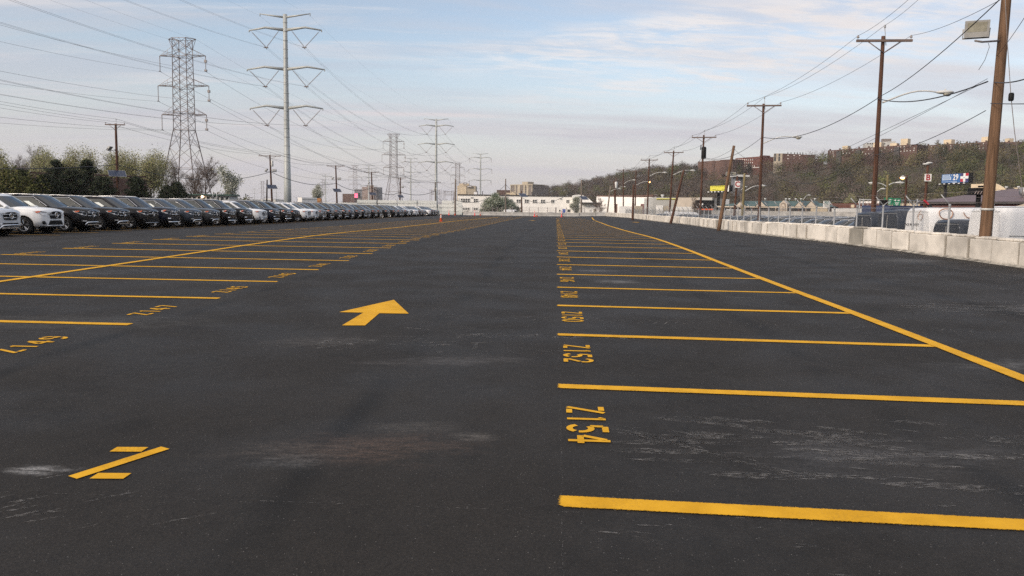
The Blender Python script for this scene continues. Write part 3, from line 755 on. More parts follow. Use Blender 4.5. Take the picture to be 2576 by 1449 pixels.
# sign poles
def letter_sign(rt, ch, c_, wd, ht, colname):
    m = M(); m.box(c_, (wd, .05, ht)); sg = m.obj('letter_panel', mt['whitetrim'], rt)
    m = M(); text(m, ch, c_ + Vector((0, -.032, -.02 * ht)), ht * .80, .004, bold=.045); m.obj('letter', mt[colname], sg)
FONT = None
def text(m, body, c_, size, thick, bold=0., sx_=1., face=Vector((0, -1, 0)), spacing=1.):
    """built-in font as real thin letters centred at c_, facing -y (or the given direction)"""
    cu = bpy.data.curves.new('t', 'FONT'); cu.body = body; cu.size = size * 1.38; cu.offset = bold * size; cu.space_character = spacing; cu.resolution_u = 3
    cu.align_x = 'CENTER'; cu.align_y = 'CENTER'
    o = bpy.data.objects.new('t', cu); C.objects.link(o); bpy.context.view_layer.update()
    dg = bpy.context.evaluated_depsgraph_get(); me = o.evaluated_get(dg).to_mesh()
    rx = Vector((-face.y, face.x, 0)).normalized() if abs(face.z) < .9 else Vector((1, 0, 0)); uz = Vector((0, 0, 1))
    c_ = Vector(c_)
    m.add([c_ + rx * (v.co.x * sx_) + uz * v.co.y + face * v.co.z for v in me.vertices], [tuple(p.vertices) for p in me.polygons])
    o.evaluated_get(dg).to_mesh_clear(); bpy.data.objects.remove(o); bpy.data.curves.remove(cu)
mt['signred'] = mat('dark red lettering', (.36, .03, .035), .6, var=.1)
rt, a = simple_pole('brown pole carrying a white sign with red letter C', (1855, 443), (1848.5, 527), 95, .15, 'wood', LOW, 'sign_pole'); letter_sign(rt, 'C', at(1854, 463.8, 95) + Vector((0, -.22, 0)), .62, .78, 'signred')
rt, a = simple_pole('brown pole carrying a white sign with red letter B, twin lamp on top', (2334.6, 411), (2326, 521), 62, .12, 'wood', LOW, 'sign_pole')
letter_sign(rt, 'B', at(2331, 447, 62) + Vector((0, -.2, 0)), .52, .56, 'signred')
for du in (-5, 4): m = M(); m.blob(at(2334 + du, 411 - (1 if du > 0 else -2), 62), (.26, .2, .08), 8, 5); m.obj('lamp_head', mt['lampgrey'], rt)
rt, a = simple_pole('brown lamp pole with a lit orange lamp before the hillside', (2281, 441), (2276.8, 530), 80, .12, 'wood', LOW, 'lamp_pole'); cobra(rt, at(2280, 447, 80), at(2274, 446, 79.5), lit=True)
rt, a = simple_pole('greenish pole with two curved lamp arms behind the tall brown pole', (2233, 440), (2230.5, 529.5), 75, .13, 'woodgreen', LOW, 'lamp_pole')
cobra(rt, at(2232, 470, 75), at(2204, 461, 75)); cobra(rt, at(2232.5, 467, 75), at(2256, 460, 75))
rt, a = simple_pole('thin grey lamp post close left of the tall brown pole', (2206, 482), (2203, 528), 120, .1, 'woodgrey', LOW, 'lamp_pole'); cobra(rt, at(2206, 484, 120), at(2217, 475, 120))
rt, a = simple_pole('small roadside lamp post beyond the green motel roof', (2020, 508), (2020, 528), 180, .12, 'woodgrey', LOW, 'lamp_pole'); cobra(rt, at(2020, 503, 180), at(2032, 491, 180))
rt, a = simple_pole('small lamp post left of the greenish pole', (1864, 487), (1864, 526), 190, .12, 'woodgrey', LOW, 'lamp_pole'); cobra(rt, at(1864, 479, 190), at(1873, 470, 190))

# wires along the right hand poles
def tops(a): return [a.get('L'), a.get('T'), a.get('R')]
nmz = ['outer left', 'top', 'right']
R0T = [at(2430, -140, 20), at(2490, -190, 20), at(2620, -60, 20)]
chain = [R0T] + [tops(a) for a in RP[:7]]
for i in range(len(chain) - 1):
    for k in range(3):
        if i == 4 and k == 2: continue
        wire(chain[i][k], chain[i + 1][k], .45 if i else .25, .009 + .002 * i, '%s line wire %s' % (nmz[k], 'from the tall lamp pole up out of the frame' if i == 0 else 'from the %s to the %s fence pole' % (ORD[i - 1], ORD[i])), 'line wires on the fence poles')
lows = [(2485, 205), (2207, 248), (1917, 345), (1768, 395), (1691, 432), (1632, 452), (1600, 470)]
Ys = [Y0] + [a['Y'] for a in RP[:6]]
lp = [at(u, v, y) for (u, v), y in zip(lows, Ys)]
for i in range(len(lp) - 1):
    wire(lp[i], lp[i + 1], [.35, .8, .9, .9, .8, .8][i], .022, 'thick twisted service cable %s' % ('from the near floodlight pole to the tall lamp pole' if i == 0 else 'slung from the %s to the %s fence pole' % (ORD[i - 1], ORD[i])), 'service cables on the fence poles')
wire(at(2576, 0 - 60, 18), lp[1] + Vector((0, 0, .05)), .3, .018, 'dark cable rising steeply from the tall lamp pole to the upper right corner', 'service cables on the fence poles')
wire(at(2480, 278, Y0), at(2200, 390, RP[0]['Y']), .25, .013, 'low cable from the near floodlight pole down to the tall lamp pole', 'service cables on the fence poles')
wire(at(2199, 382, RP[0]['Y']), at(1912, 408, RP[1]['Y']), 1.75, .016, 'deeply sagging cable in front of the wooded hill', 'service cables on the fence poles')
wire(at(2484, 198, Y0), at(1916, 470, RP[1]['Y']), .35, .008, 'thin upper guy line slanting left from the floodlight pole', 'slanting guy lines')
wire(at(2484, 204, Y0), at(1768, 520, RP[2]['Y']), .35, .008, 'thin lower guy line slanting left from the floodlight pole', 'slanting guy lines')
wire(at(2502, 207, Y0), at(2640, 175, 16), .1, .016, 'thick cable leaving the floodlight pole towards the right edge', 'service cables on the fence poles')
wire(at(2492, 260, Y0), at(2640, 259, 20), .02, .012, 'level cable from the floodlight pole to the right edge', 'service cables on the fence poles')
wire(at(2508, 140, Y0), at(2640, -60, 17), .1, .008, 'thin line rising from the floodlight pole to the right edge', 'slanting guy lines')
m = M(); pts = [at(2527, -40, 20), at(2533, 90, 20.2), at(2543, 240, 20.4), at(2552, 330, 20.6), at(2575, 500, 21)]; m.tube(pts, .010, 4)
rt = thing('guy_wire', 'steel guy wire with a black strain insulator hanging right of the floodlight pole', 'guy wire', pts[-1]); m.obj('strand', mt['galvd'], rt)
m = M(); m.lathe(at(2543, 254, 20.4), [(.05, 0), (.065, .03), (.065, .16), (.05, .2)], 8); m.obj('strain_insulator', mt['black'], rt)
wire(at(1845, 372, 57), RP[1]['B'].lerp(RP[1]['top'], .62), .5, .012, 'cable from the hard leaning pole to the crossarm pole beside it', 'service cables on the fence poles')
wire(at(1845, 374, 57), at(1768, 400, RP[2]['Y']), .3, .012, 'cable from the hard leaning pole back to the transformer pole', 'service cables on the fence poles')
wire(at(1720, 430, 86), at(1768, 432, RP[2]['Y']), .5, .012, 'short slack cable from the smaller leaning pole', 'service cables on the fence poles')

# --- poles behind the parked cars on the left
LPD = [((291, 311), (297, 490), (314, 24), 437, 'left', 'wooden pole with a floodlight and blue solar panel, leftmost pole behind the parked cars'),
       ((679, 390), (684, 500), (392.5, 27), 470, 'both', 'wooden pole with two floodlights, transformer and solar panel left of the steel monopole'),
       ((844.5, 416), (847.7, 510), (418, 22), 479, 'both', 'wooden pole with two floodlights and solar panel right of the steel monopole'),
       ((934.5, 432), (937, 513), (433.5, 18), 487.5, 'left', 'wooden pole with solar panel before the distant tower blocks'),
       ((1007.6, 446), (1006, 515), (448, 14), 494, 'right', 'wooden pole with solar panel beside the second lattice tower'),
       ((1095, 458), (1096, 519), (459, 14), None, None, 'black pole with two transformer cans before the second monopole')]
LA = []
for i, (tp, bs, (va, hw), sv, fl, lab) in enumerate(LPD):
    Y = dist_for(tp[0], tp[1], 9.6)
    rt, a = upole(lab, tp, bs, Y, -1.35, .17 + .012 * i, 'wood' if i < 5 else 'bark', (va, hw * Y / 2000., 0.0), group='poles behind the parked cars')
    a['Y'] = Y; LA.append(a)
    if sv:
        c_ = on(tp, bs, sv, Y) + Vector((.25, -.55, 0)); e = Matrix.Rotation(R(36), 3, 'Z') @ Matrix.Rotation(R(36), 3, 'X')
        m = M(); m.box(c_, (1.9, 1.25, .05), e); sp = m.obj('solar_panel', mt['alum'], rt)
        m = M()
        for kx in range(6):
            for ky in range(4):
                q = [e @ Vector(((-.93 + .311 * (kx + dx)) , (-.6 + .302 * (ky + dy)), .028)) for dx, dy in ((.01, .01), (.99, .01), (.99, .99), (.01, .99))]
                m.poly([c_ + p for p in q])
        m.obj('solar_cells', mt['solar'], sp)
    fv = tp[1] + (bs[1] - tp[1]) * .36
    for s_ in ((-1,) if fl == 'left' else (1,) if fl == 'right' else (-1, 1) if fl else ()):
        p = on(tp, bs, fv, Y); c_ = p + Vector((.75 * s_, -.2, .1)); flood(rt, c_, Vector((.75, -.35 * s_ - .35, -.55)) if s_ < 0 else Vector((-.2, .75, -.5)), .45)
        m = M(); m.tube([p, p + Vector((.75 * s_, -.2, -.28))], .03, 5); m.obj('bracket', mt['galvd'], rt)
    if i in (1, 5):
        for s_ in ((1,) if i == 1 else (-1, 1)):
            p = on(tp, bs, tp[1] + (bs[1] - tp[1]) * (.2 if i == 1 else .3), Y) + Vector((.38 * s_, -.1, 0)); m = M(); m.lathe(p - Vector((0, 0, .5)), [(.2, 0), (.23, .05), (.23, 1.0), (.12, 1.15)], 9); m.obj('transformer', mt['lampgrey'], rt)
A0 = {k: LA[0][k] + Vector((-3.5, -48, .3)) for k in ('L', 'T', 'R')}
ch = [A0] + LA
for i in range(len(ch) - 1):
    for k, nm in (('L', 'left'), ('T', 'top'), ('R', 'right')):
        wire(ch[i][k], ch[i + 1][k], .7, .011 + .004 * i, '%s line wire %s' % (nm, 'from the first car park pole off to the left edge' if i == 0 else 'between the %s and %s poles behind the parked cars' % (ORD[i - 1], ORD[i])), 'line wires behind the parked cars')
cb = [at(-500, 404, 50), at(294, 414, LA[0]['Y']), at(681, 432, LA[1]['Y']), at(846, 461, LA[2]['Y']), at(935.5, 472, LA[3]['Y']), at(1007, 483, LA[4]['Y']), at(1095.5, 480, LA[5]['Y'])]
for i in range(6):
    wire(cb[i], cb[i + 1], [.5, 1.7, 1.2, 1.2, 1.3, 1.2][i], .035 + .008 * i, 'thick black sagging cable %s' % ('from the first car park pole off to the left edge' if i == 0 else 'between the %s and %s poles behind the parked cars' % (ORD[i - 1], ORD[i])), 'black cables behind the parked cars')

# poles before the white building
def lot_pole(label, top, base, Y, r, wood, panel=None):
    rt, a = upole(label, top, base, Y, -1.4, r, wood, None, 'wooden_pole')
    if panel:
        c_ = at(panel[0], panel[1], Y) + Vector((0, -.5, 0)); e = Matrix.Rotation(R(36), 3, 'Z') @ Matrix.Rotation(R(36), 3, 'X')
        m = M(); m.box(c_, (2.0, 1.35, .06), e); sp = m.obj('solar_panel', mt['alum'], rt)
        m = M(); m.poly([c_ + e @ Vector((x, y, .034)) for x, y in ((-.95, -.62), (.95, -.62), (.95, .62), (-.95, .62))]); m.obj('solar_cells', mt['solar'], sp)
    return a
g1 = lot_pole('pale bare pole at the left end of the white building', (1145.9, 451), (1145, 536), 185, .22, 'woodgrey')
g2 = lot_pole('thin pole rising behind the big blossom tree', (1272, 450), (1272, 530), 215, .2, 'woodgrey')
g3 = lot_pole('brown pole with solar panel before the white building', (1311.6, 480), (1312.8, 537), 180, .18, 'wood', (1316, 491))
g4 = lot_pole('pale pole with solar panel before the right part of the white building', (1463, 452.5), (1462, 538.5), 182, .2, 'woodgrey', (1468.5, 498))
seq = [(cb[6], LA[5]['Y']), (at(1145.5, 500, 185), 0), (at(1272, 464, 215), 0), (at(1463, 463, 182), 0)]
wire(at(1096, 492, LA[5]['Y']), at(1145.5, 507, 185), 1.0, .07, 'black cable from the transformer pole to the pale pole', 'black cables behind the parked cars')
wire(at(1145.9, 503, 185), at(1272, 464, 215), 2.2, .05, 'cable from the pale pole up to the pole behind the blossom tree', 'black cables behind the parked cars')
wire(at(1272, 464, 215), at(1463, 463, 182), 4.6, .05, 'long sagging cable above the white building', 'black cables behind the parked cars')
simple_pole('dark slim pole beside the second car park pole', (672, 452), (671, 505), 150, .15, 'barkdark', -1.4)

# ================================================================== TRANSMISSION TOWERS
def lattice():
    rt = thing('lattice_tower', 'x', 'transmission tower', (0, 0, 0), 0, 'steel lattice towers')
    m = M()
    lv = [0, 4.6, 9.9, 14.4, 18.5, 20.6, 22.4, 24.2, 26, 27.8, 29.6, 31.3, 33, 34.7, 36.4, 38.6]
    hw = lambda z: float(np.interp(z, [0, 18.5, 38.6], [4.7, 1.72, 1.55]))
    cor = lambda z, k: Vector((hw(z) * (1, 1, -1, -1)[k], hw(z) * (1, -1, -1, 1)[k], z))
    for k in range(4):
        for a, b in zip(lv[:-1], lv[1:]): m.tube([cor(a, k), cor(b, k)], .125 if a < 18 else .10, 4, caps=False)
        k2 = (k + 1) % 4
        for a, b in zip(lv[:-1], lv[1:]):
            if a == 0:
                mid = (cor(b, k) + cor(b, k2)) / 2
                m.tube([cor(0, k), mid], .06, 3, caps=False); m.tube([cor(0, k2), mid], .06, 3, caps=False)
            else:
                m.tube([cor(a, k), cor(b, k2)], .055, 3, caps=False); m.tube([cor(a, k2), cor(b, k)], .055, 3, caps=False)
            if b in (4.6, 9.9, 18.5, 22.4, 27.8, 34.7, 38.6): m.tube([cor(b, k), cor(b, k2)], .06, 3, caps=False)
    m.obj('lattice_body', mt['galvd'], rt)
    pts = {}
    for nm, z, L in (('upper', 34.9, 5.3), ('middle', 28.3, 5.9), ('lower', 21.9, 5.2)):
        for s_ in (-1, 1):
            m = M(); tip = Vector((s_ * L, 0, z)); x0 = hw(z)
            for sy in (-1, 1):
                m.tube([Vector((s_ * x0, sy * x0, z)), tip], .085, 4, caps=False); m.tube([Vector((s_ * x0, sy * x0, z + 1.75)), tip], .05, 3, caps=False)
                for q in (.35, .65): a = Vector((s_ * x0, sy * x0, z)).lerp(tip, q); b = Vector((s_ * x0, sy * x0, z + 1.75)).lerp(tip, q); m.tube([a, b], .04, 3, caps=False)
            for q in (.3, .6): m.tube([Vector((s_ * x0, -x0, z)).lerp(tip, q), Vector((s_ * x0, x0, z)).lerp(tip, q)], .04, 3, caps=False)
            m.tube([tip, tip - Vector((0, 0, .3))], .1, 4)
            m.obj('crossarm', mt['galvd'], rt)
            m = M(); pr_ = []
            for q in range(13): pr_ += [(.05, -.3 - q * .24), (.15, -.36 - q * .24), (.05, -.44 - q * .24)]
            m.lathe(tip, pr_, 6)
            if s_ > 0: m.box(tip - Vector((0, 0, 1.2)), (.5, .5, .55)); m.box(tip - Vector((0, 0, 3.2)), (.5, .5, .4))
            m.tube([tip + Vector((0, -.6, -3.5)), tip + Vector((0, 0, -3.35)), tip + Vector((0, .6, -3.5))], .08, 4)
            m.obj('insulator_string', mt['insul'], rt)
            pts[(nm, s_)] = tip - Vector((0, 0, 3.45))
    for s_ in (-1, 1):
        m = M(); tip = Vector((s_ * 3.15, 0, 38.55))
        for sy in (-1, 1): m.tube([Vector((s_ * 1.55, sy * 1.55, 38.6)), tip], .08, 4, caps=False); m.tube([Vector((s_ * 1.55, sy * 1.55, 36.3)), tip], .06, 3, caps=False); m.tube([Vector((0, sy * 1.55, 38.6)), Vector((s_ * 1.55, sy * 1.55, 36.4))], .04, 3, caps=False)
        m.obj('shield_wire_arm', mt['galvd'], rt); pts[('shield', s_)] = tip
    return rt, pts
def monopole(dead=False):
    rt = thing('steel_monopole', 'x', 'transmission tower', (0, 0, 0), 0, 'grey steel monopoles')
    m = M(); zs = [0, 6, 13, 13.05, 20, 28, 36, 43.3]; rr = [.86, .79, .70, .66, .60, .53, .48, .44]
    m.tube([(0, 0, z) for z in zs], rr, 12)
    for z in list(np.arange(13, 43, 1.9)): m.lathe((0, 0, z), [(float(np.interp(z, zs, rr)) + .05, 0), (float(np.interp(z, zs, rr)) + .05, .12)], 12)
    m.obj('pole', mt['mono'], rt)
    m = M()
    for z in np.arange(8, 42, .9): m.tube([(.2, -float(np.interp(z, zs, rr)) + .05, z), (.2, -float(np.interp(z, zs, rr)) - .12, z)], .035, 3)
    m.obj('climbing_pegs', mt['galvd'], rt)
    pts = {}
    for nm, z, L in (('upper', 40.0, 8.1), ('middle', 31.6, 8.7), ('lower', 23.2, 8.2)):
        for s_ in (-1, 1):
            r0 = float(np.interp(z, zs, rr)) - .05
            m = M(); a = Vector((s_ * r0, 0, z)); b = Vector((s_ * L * .55, 0, z + .52)); c_ = Vector((s_ * L, 0, z - .12))
            m.tube([a, b, c_], [.34, .24, .15], 8); m.tube([c_, c_ - Vector((0, 0, .35))], .13, 5); m.obj('arm', mt['mono'], rt)
            k = Vector((s_ * L * .53, 0, z - 3.75))
            if not dead:
                for e in (Vector((s_ * L * .95, 0, z - .25)), Vector((s_ * L * .16, 0, z - .05))):
                    m = M(); d = (k - e); n = 16; p_ = []
                    for q in range(n):
                        f0 = (.10 + .85 * q / n) * d.length
                        p_ += [(.05, f0), (.15, f0 + .05), (.05, f0 + .11)]
                    m.lathe(e, [(.03, 0), (.03, .10 * d.length)] + p_ + [(.03, d.length)], 6, axis=d); m.obj('insulator_string', mt['insul'], rt)
                m = M(); m.box(k, (.7, .5, .22)); m.tube([k + Vector((-.3, -.9, -.2)), k, k + Vector((-.3, .9, -.2))], .07, 4); m.obj('clamp', mt['galvd'], rt)
                pts[(nm, s_)] = k
            else:
                tip = Vector((s_ * L, 0, z - .3))
                m = M(); m.tube([tip, tip + Vector((-.5 * (s_ < 0) , -3.6, -1.1))], .17, 5); m.tube([tip, tip - Vector((0, 0, 3.2))], .12, 5); m.obj('insulator_string', mt['insul'], rt)
                pts[(nm, s_)] = tip + Vector((0, -3.6, -1.1))
    for s_ in (-1, 1):
        m = M(); tip = Vector((s_ * 5.6, 0, 43.4)); m.tube([(s_ * .35, 0, 42.7), tip], [.24, .10], 8); m.tube([tip + Vector((0, 0, .15)), tip - Vector((0, 0, .5))], .09, 5); m.obj('shield_wire_arm', mt['mono'], rt); pts[('shield', s_)] = tip - Vector((0, 0, .4))
    return rt, pts
LT, LTP = lattice(); remember(LT)
MP, MPP = monopole(); remember(MP)
MD, MDP = monopole(True); remember(MD)
def plant(proto, first, u, vtop, H, ang, label, sc=1.):
    Y = dist_for(u, vtop, H * sc - 1.5); p = at(u, vtop, Y); loc = Vector((p.x, p.y, -1.5))
    o = proto if first else copy_tree(proto)
    o.location = loc; o.rotation_euler = (0, 0, ang); o.scale = (sc, sc, sc); o['label'] = label
    return Matrix.LocRotScale(loc, Matrix.Rotation(ang, 3, 'Z').to_quaternion(), Vector((sc, sc, sc)))
ang = R(-4)
ML = [plant(LT, True, 458, 98, 38.6, ang, 'tall steel lattice tower with three crossarms, nearest of the lattice towers at left'),
      plant(LT, False, 990, 337, 38.6, ang, 'second lattice tower, standing between the two nearest monopoles'),
      plant(LT, False, 1151.5, 410, 38.6, ang, 'third lattice tower rising behind the left end of the white building')]
MM = [plant(MP, True, 717, 36, 43.3, ang, 'tallest grey steel monopole with three pairs of arms and V strings, left of centre'),
      plant(MP, False, 1097.5, 299, 43.3, ang, 'second grey steel monopole, behind the pole with transformer cans')]
ND = plant(MD, True, 1209, 386, 43.3, ang, 'third grey monopole with dead end arms above the white building')
for u, v, lab in ((893, 416, 'small far lattice tower above the distant tower blocks'), (660, 456, 'tiny hazy lattice tower close left of the nearest monopole'), (814, 452, 'tiny hazy lattice tower right of the nearest monopole')): plant(LT, False, u, v, 38.6, R(12), lab)
for u, v, lab in ((1033, 398, 'slim far monopole between the second lattice tower and the second monopole'), (927.5, 416, 'slim far monopole beside the distant tower blocks'), (818.5, 437, 'tiny far monopole right of the nearest monopole'), (695, 470, 'tiny hazy monopole hidden partly by the nearest monopole'), (640, 474, 'tiny hazy monopole left of the nearest monopole')): plant(MP, False, u, v, 43.3, R(12), lab)
nL = ['nearest', 'second', 'third']
def spans(Ms, P_, fam, twin, rad, mname='conductor'):
    for i in range(-1, len(Ms) - 1):
        for key in P_:
            b = Ms[i + 1][0] @ Ms[i + 1][1][key] if isinstance(Ms[i + 1], tuple) else Ms[i + 1] @ P_[key]
            if i >= 0: a = Ms[i] @ P_[key]
            else:
                step = (Ms[1] if not isinstance(Ms[1], tuple) else Ms[1][0]).translation - Ms[0].translation
                a = Ms[0] @ P_[key] - step * (215. / step.length)
            where = 'from the nearest %s out over the camera' % fam if i < 0 else 'between the %s and %s %s' % (nL[i], nL[i + 1], fam)
            side = 'left' if key[1] < 0 else 'right'
            r_ = rad * (1 + .5 * (i + 1)); sg = 5.5 if i < 0 else 6.5
            if key[0] == 'shield': wire(a, b, sg * .6, r_ * .6, 'faint %s shield wire %s' % (side, where), 'conductors of the transmission lines', mname, 'power_line', n=28, cat='power line')
            else: wire(a, b, sg, r_, '%s %s conductor %s' % (key[0], side, where), 'conductors of the transmission lines', mname, 'power_line', twin=twin, n=28, cat='power line')
spans(ML, LTP, 'lattice tower', 0, .019)
spans(MM + [(ND, MDP)], MPP, 'monopole', .45, .013)
# ================================================================== VEHICLES
mt['carglass'] = mat('tinted car glass', (.020, .028, .034), .06, var=.2, scale=.5, spec=.45)
mt['carglass2'] = mat('lighter side glass', (.10, .11, .105), .08, var=.3, scale=.9, spec=.4)
mt['headlamp'] = mat('headlamp lens', (.66, .67, .69), .10, 0., var=.55, scale=7, spec=.8)
mt['amber'] = mat('amber marker', (.62, .13, .04), .25, var=.1)
mt['paper'] = mat('window sticker paper', (.74, .78, .75), .7, var=.1)
PAINT = {'white': paintmat('white car paint', (.78, .79, .80)), 'silver white': paintmat('silver white car paint', (.62, .65, .69), .15), 'black': paintmat('black car paint', (.005, .005, .0065)), 'navy': paintmat('navy black car paint', (.007, .010, .020), .05),
         'slate': paintmat('slate blue grey car paint', (.040, .050, .068), .35), 'grey': paintmat('dark grey car paint', (.055, .058, .062), .4), 'midgrey': paintmat('mid grey car paint', (.17, .175, .18), .4)}
def patch(q, u0, u1, v0, v1, off, nu=3, nv=2):
    """part of a bilinear quad q (a,b,c,d), pushed outwards"""
    a, b, c_, d = [Vector(p) for p in q]; nrm_ = (b - a).cross(d - a).normalized()
    P_ = lambda u, v: (a * (1 - u) + b * u) * (1 - v) + (d * (1 - u) + c_ * u) * v + nrm_ * off
    return [P_(u0 + (u1 - u0) * i / nu, v0 + (v1 - v0) * j / nv) for j in range(nv + 1) for i in range(nu + 1)], [(j * (nu + 1) + i, j * (nu + 1) + i + 1, (j + 1) * (nu + 1) + i + 1, (j + 1) * (nu + 1) + i) for j in range(nv) for i in range(nu)]
def make_suv(front, L=4.82, H=1.78, Wd=.965, simple=False):
    rt = thing('suv', 'x', 'SUV', (0, 0, 0), 0, 'SUVs parked in the long row')
    hx = L / 2; fwx = hx - .88; rwx = fwx - (2.92 if L < 5 else 3.08); RA = .445
    def zlow(x):
        for c_ in (fwx, rwx):
            d = x - c_
            if abs(d) < RA: return .37 + math.sqrt(RA * RA - d * d) * .98
        if x > hx - .5: return float(np.interp(x, [hx - .5, hx], [.30, .36]))
        if x < -hx + .5: return float(np.interp(x, [-hx, -hx + .5], [.42, .33]))
        return .33
    def w(x): return float(np.interp(x, [-hx, -hx + .06, -hx + .22, -hx + .6, hx - .75, hx - .45, hx - .22, hx - .08, hx], [.72, .84, .92, 1., 1., .965, .89, .80, .66])) * Wd
    k = H / 1.78; blunt = .07 if front == 'large' else 0.
    def zt(x): return float(np.interp(x, [-hx, -hx + .08, -hx + .3, 0, .9, 1.3, hx - .55, hx - .22, hx - .05, hx], [1.0, 1.10, 1.15, 1.145, 1.175, 1.175, 1.135 + blunt * .6, 1.095 + blunt * .6, 1.045 + blunt * .6, .97 + blunt * .6])) * (k * .5 + .5)
    X = sorted(set([round(v_, 3) for c_ in (fwx, rwx) for v_ in [c_ + RA * math.cos(PI * i / 10) for i in range(11)]] + [c_ + s_ * (RA + .012) for c_ in (fwx, rwx) for s_ in (-1, 1)] + [hx, hx - .05, hx - .12, hx - .22, hx - .35, -hx, -hx + .06, -hx + .15, -hx + .3, -hx + .5, -.6, 0, .6, 1.0]))
    m = M(); n = 8; vs = []
    for x in X:
        z0 = zlow(x); z1 = zt(x); ww = w(x); zm = max(z0 + .03, .62)
        sec = [(.45 * ww, z0 + .02), (.97 * ww, z0), (ww * 1.0, max(z0 + .015, zm - .06)), (ww * 1.005, max(zm, .68)), (ww * .985, (.68 + z1) / 2), (ww * .965, z1 - .07), (ww * .90, z1 - .015), (ww * .45, z1 + .028), (0, z1 + .036)]
        vs.append([(x, -y, z) for y, z in sec] + [(x, y, z) for y, z in reversed(sec[:-1])])
    nn = len(vs[0]); flat = [p for r_ in vs for p in r_]; fs = []
    for i in range(len(X) - 1):
        for j in range(nn - 1): fs.append((i * nn + j, (i + 1) * nn + j, (i + 1) * nn + j + 1, i * nn + j + 1))
    m.add(flat, fs, 0, True); m.add(vs[0], [tuple(range(nn - 1, -1, -1))]); m.add(vs[-1], [tuple(range(nn))])
    # cabin shell
    zb = 1.125 * (k * .5 + .5); zr = H - .095; rear = -hx + .10
    ring = lambda xf, xr, ww, z, cf, cr: [(xf, 0, z), (xf - cf * .25, -.5 * ww, z), (xf - cf, -.93 * ww, z), (xf - cf - .10, -ww, z), (xf - 1.15, -ww, z), (xr + 1.2, -ww, z), (xr + .42, -.985 * ww, z), (xr + cr, -.90 * ww, z), (xr, -.5 * ww, z), (xr - .02, 0, z)]
    steep = .12 if front == 'large' else 0
    r0 = ring(1.13, rear, Wd * .93, zb, .20, .14); r1 = ring(.16 + steep, rear + .36 - steep, Wd * .755, zr, .16, .12); r2 = ring(-.02 + steep, rear + .52, Wd * .60, zr + .065, .14, .12); r3 = ring(-.3, rear + .9, Wd * .30, H, .12, .1)
    def full(r_): return r_ + [(x, -y, z) for x, y, z in reversed(r_[1:-1])]
    F = [full(r_) for r_ in (r0, r1, r2, r3)]; nn = len(F[0]); b = [p for r_ in F for p in r_]
    fs = [(a * nn + i, (a + 1) * nn + i, (a + 1) * nn + (i + 1) % nn, a * nn + (i + 1) % nn) for a in range(3) for i in range(nn)]
    m.add(b, fs, 0, True); m.add(F[3], [tuple(range(nn))], 0, True)
    body = m.obj('body', PAINT['black'], rt)
    gl = M()
    # windscreen: segments 0..2 each side
    for i in (0, 1, nn - 1, nn - 2):
        q = [F[0][i], F[1][i], F[1][(i + 1) % nn], F[0][(i + 1) % nn]]
        e0 = .0; e1 = 1.
        if i == 1: e1 = .93
        if i == nn - 2: e0 = .07
        v_, f_ = patch(q, .05, .95, e0, e1, .008); gl.add(v_, f_)
    gl.obj('windscreen', mt['carglass'], rt)
    for sd in (0, 1):
        gs = M(); tr = M()
        for i, (u0, u1) in ((3, (.10, .985)), (4, (.02, .98)), (5, (.03, .90))):
            if sd == 0: q = [F[0][i], F[1][i], F[1][i + 1], F[0][i + 1]]; a0, a1 = u0, u1
            else: j = nn - i - 1; q = [F[0][j], F[1][j], F[1][(j + 1) % nn], F[0][(j + 1) % nn]]; a0, a1 = 1 - u1, 1 - u0
            v_, f_ = patch(q, .10, .90, a0, a1, .008); gs.add(v_, f_)
        gs.obj('side_window', mt['carglass2'], rt)
        if front != 'sport':
            s_ = -1 if sd == 0 else 1
            lo = [Vector(F[0][i]).lerp(Vector(F[1][i]), .07) for i in (3, 4, 5, 6)]; hi = [Vector(F[0][i]).lerp(Vector(F[1][i]), .93) for i in (3, 4, 5, 6)]
            path = [lo[0]] + [hi[0]] + hi[1:] + [lo[3]]
            tr.tube([Vector((p.x, -s_ * p.y * 1. if False else s_ * (abs(p.y) + .014), p.z + .01)) for p in path], .013, 4)
            tr.obj('window_trim', mt['chrome'], rt)
    rw = M()
    for i in (8, 9): 
        q = [F[0][i], F[1][i], F[1][i + 1], F[0][i + 1]]; v_, f_ = patch(q, .15, .9, .0 if i == 9 else .08, .92 if i == 9 else 1., .008); rw.add(v_, f_)
    rw.obj('rear_window', mt['carglass'], rt)
    for s_ in (-1, 1):
        m = M(); y = s_ * Wd * .66; m.tube([(-.05, y, zr + .02), (-.15, y, zr + .085), (-.8, y, zr + .105), (rear + .75, y, zr + .09), (rear + .62, y, zr + .03)], .02, 5); m.obj('roof_rail', mt['alum'], rt)
    m = M(); m.prism([(rear + .70, -.012, H - .02), (rear + .84, -.012, H - .01), (rear + .62, -.012, H + .07)], (0, .024, 0)); m.obj('antenna_fin', mt['black'], rt)
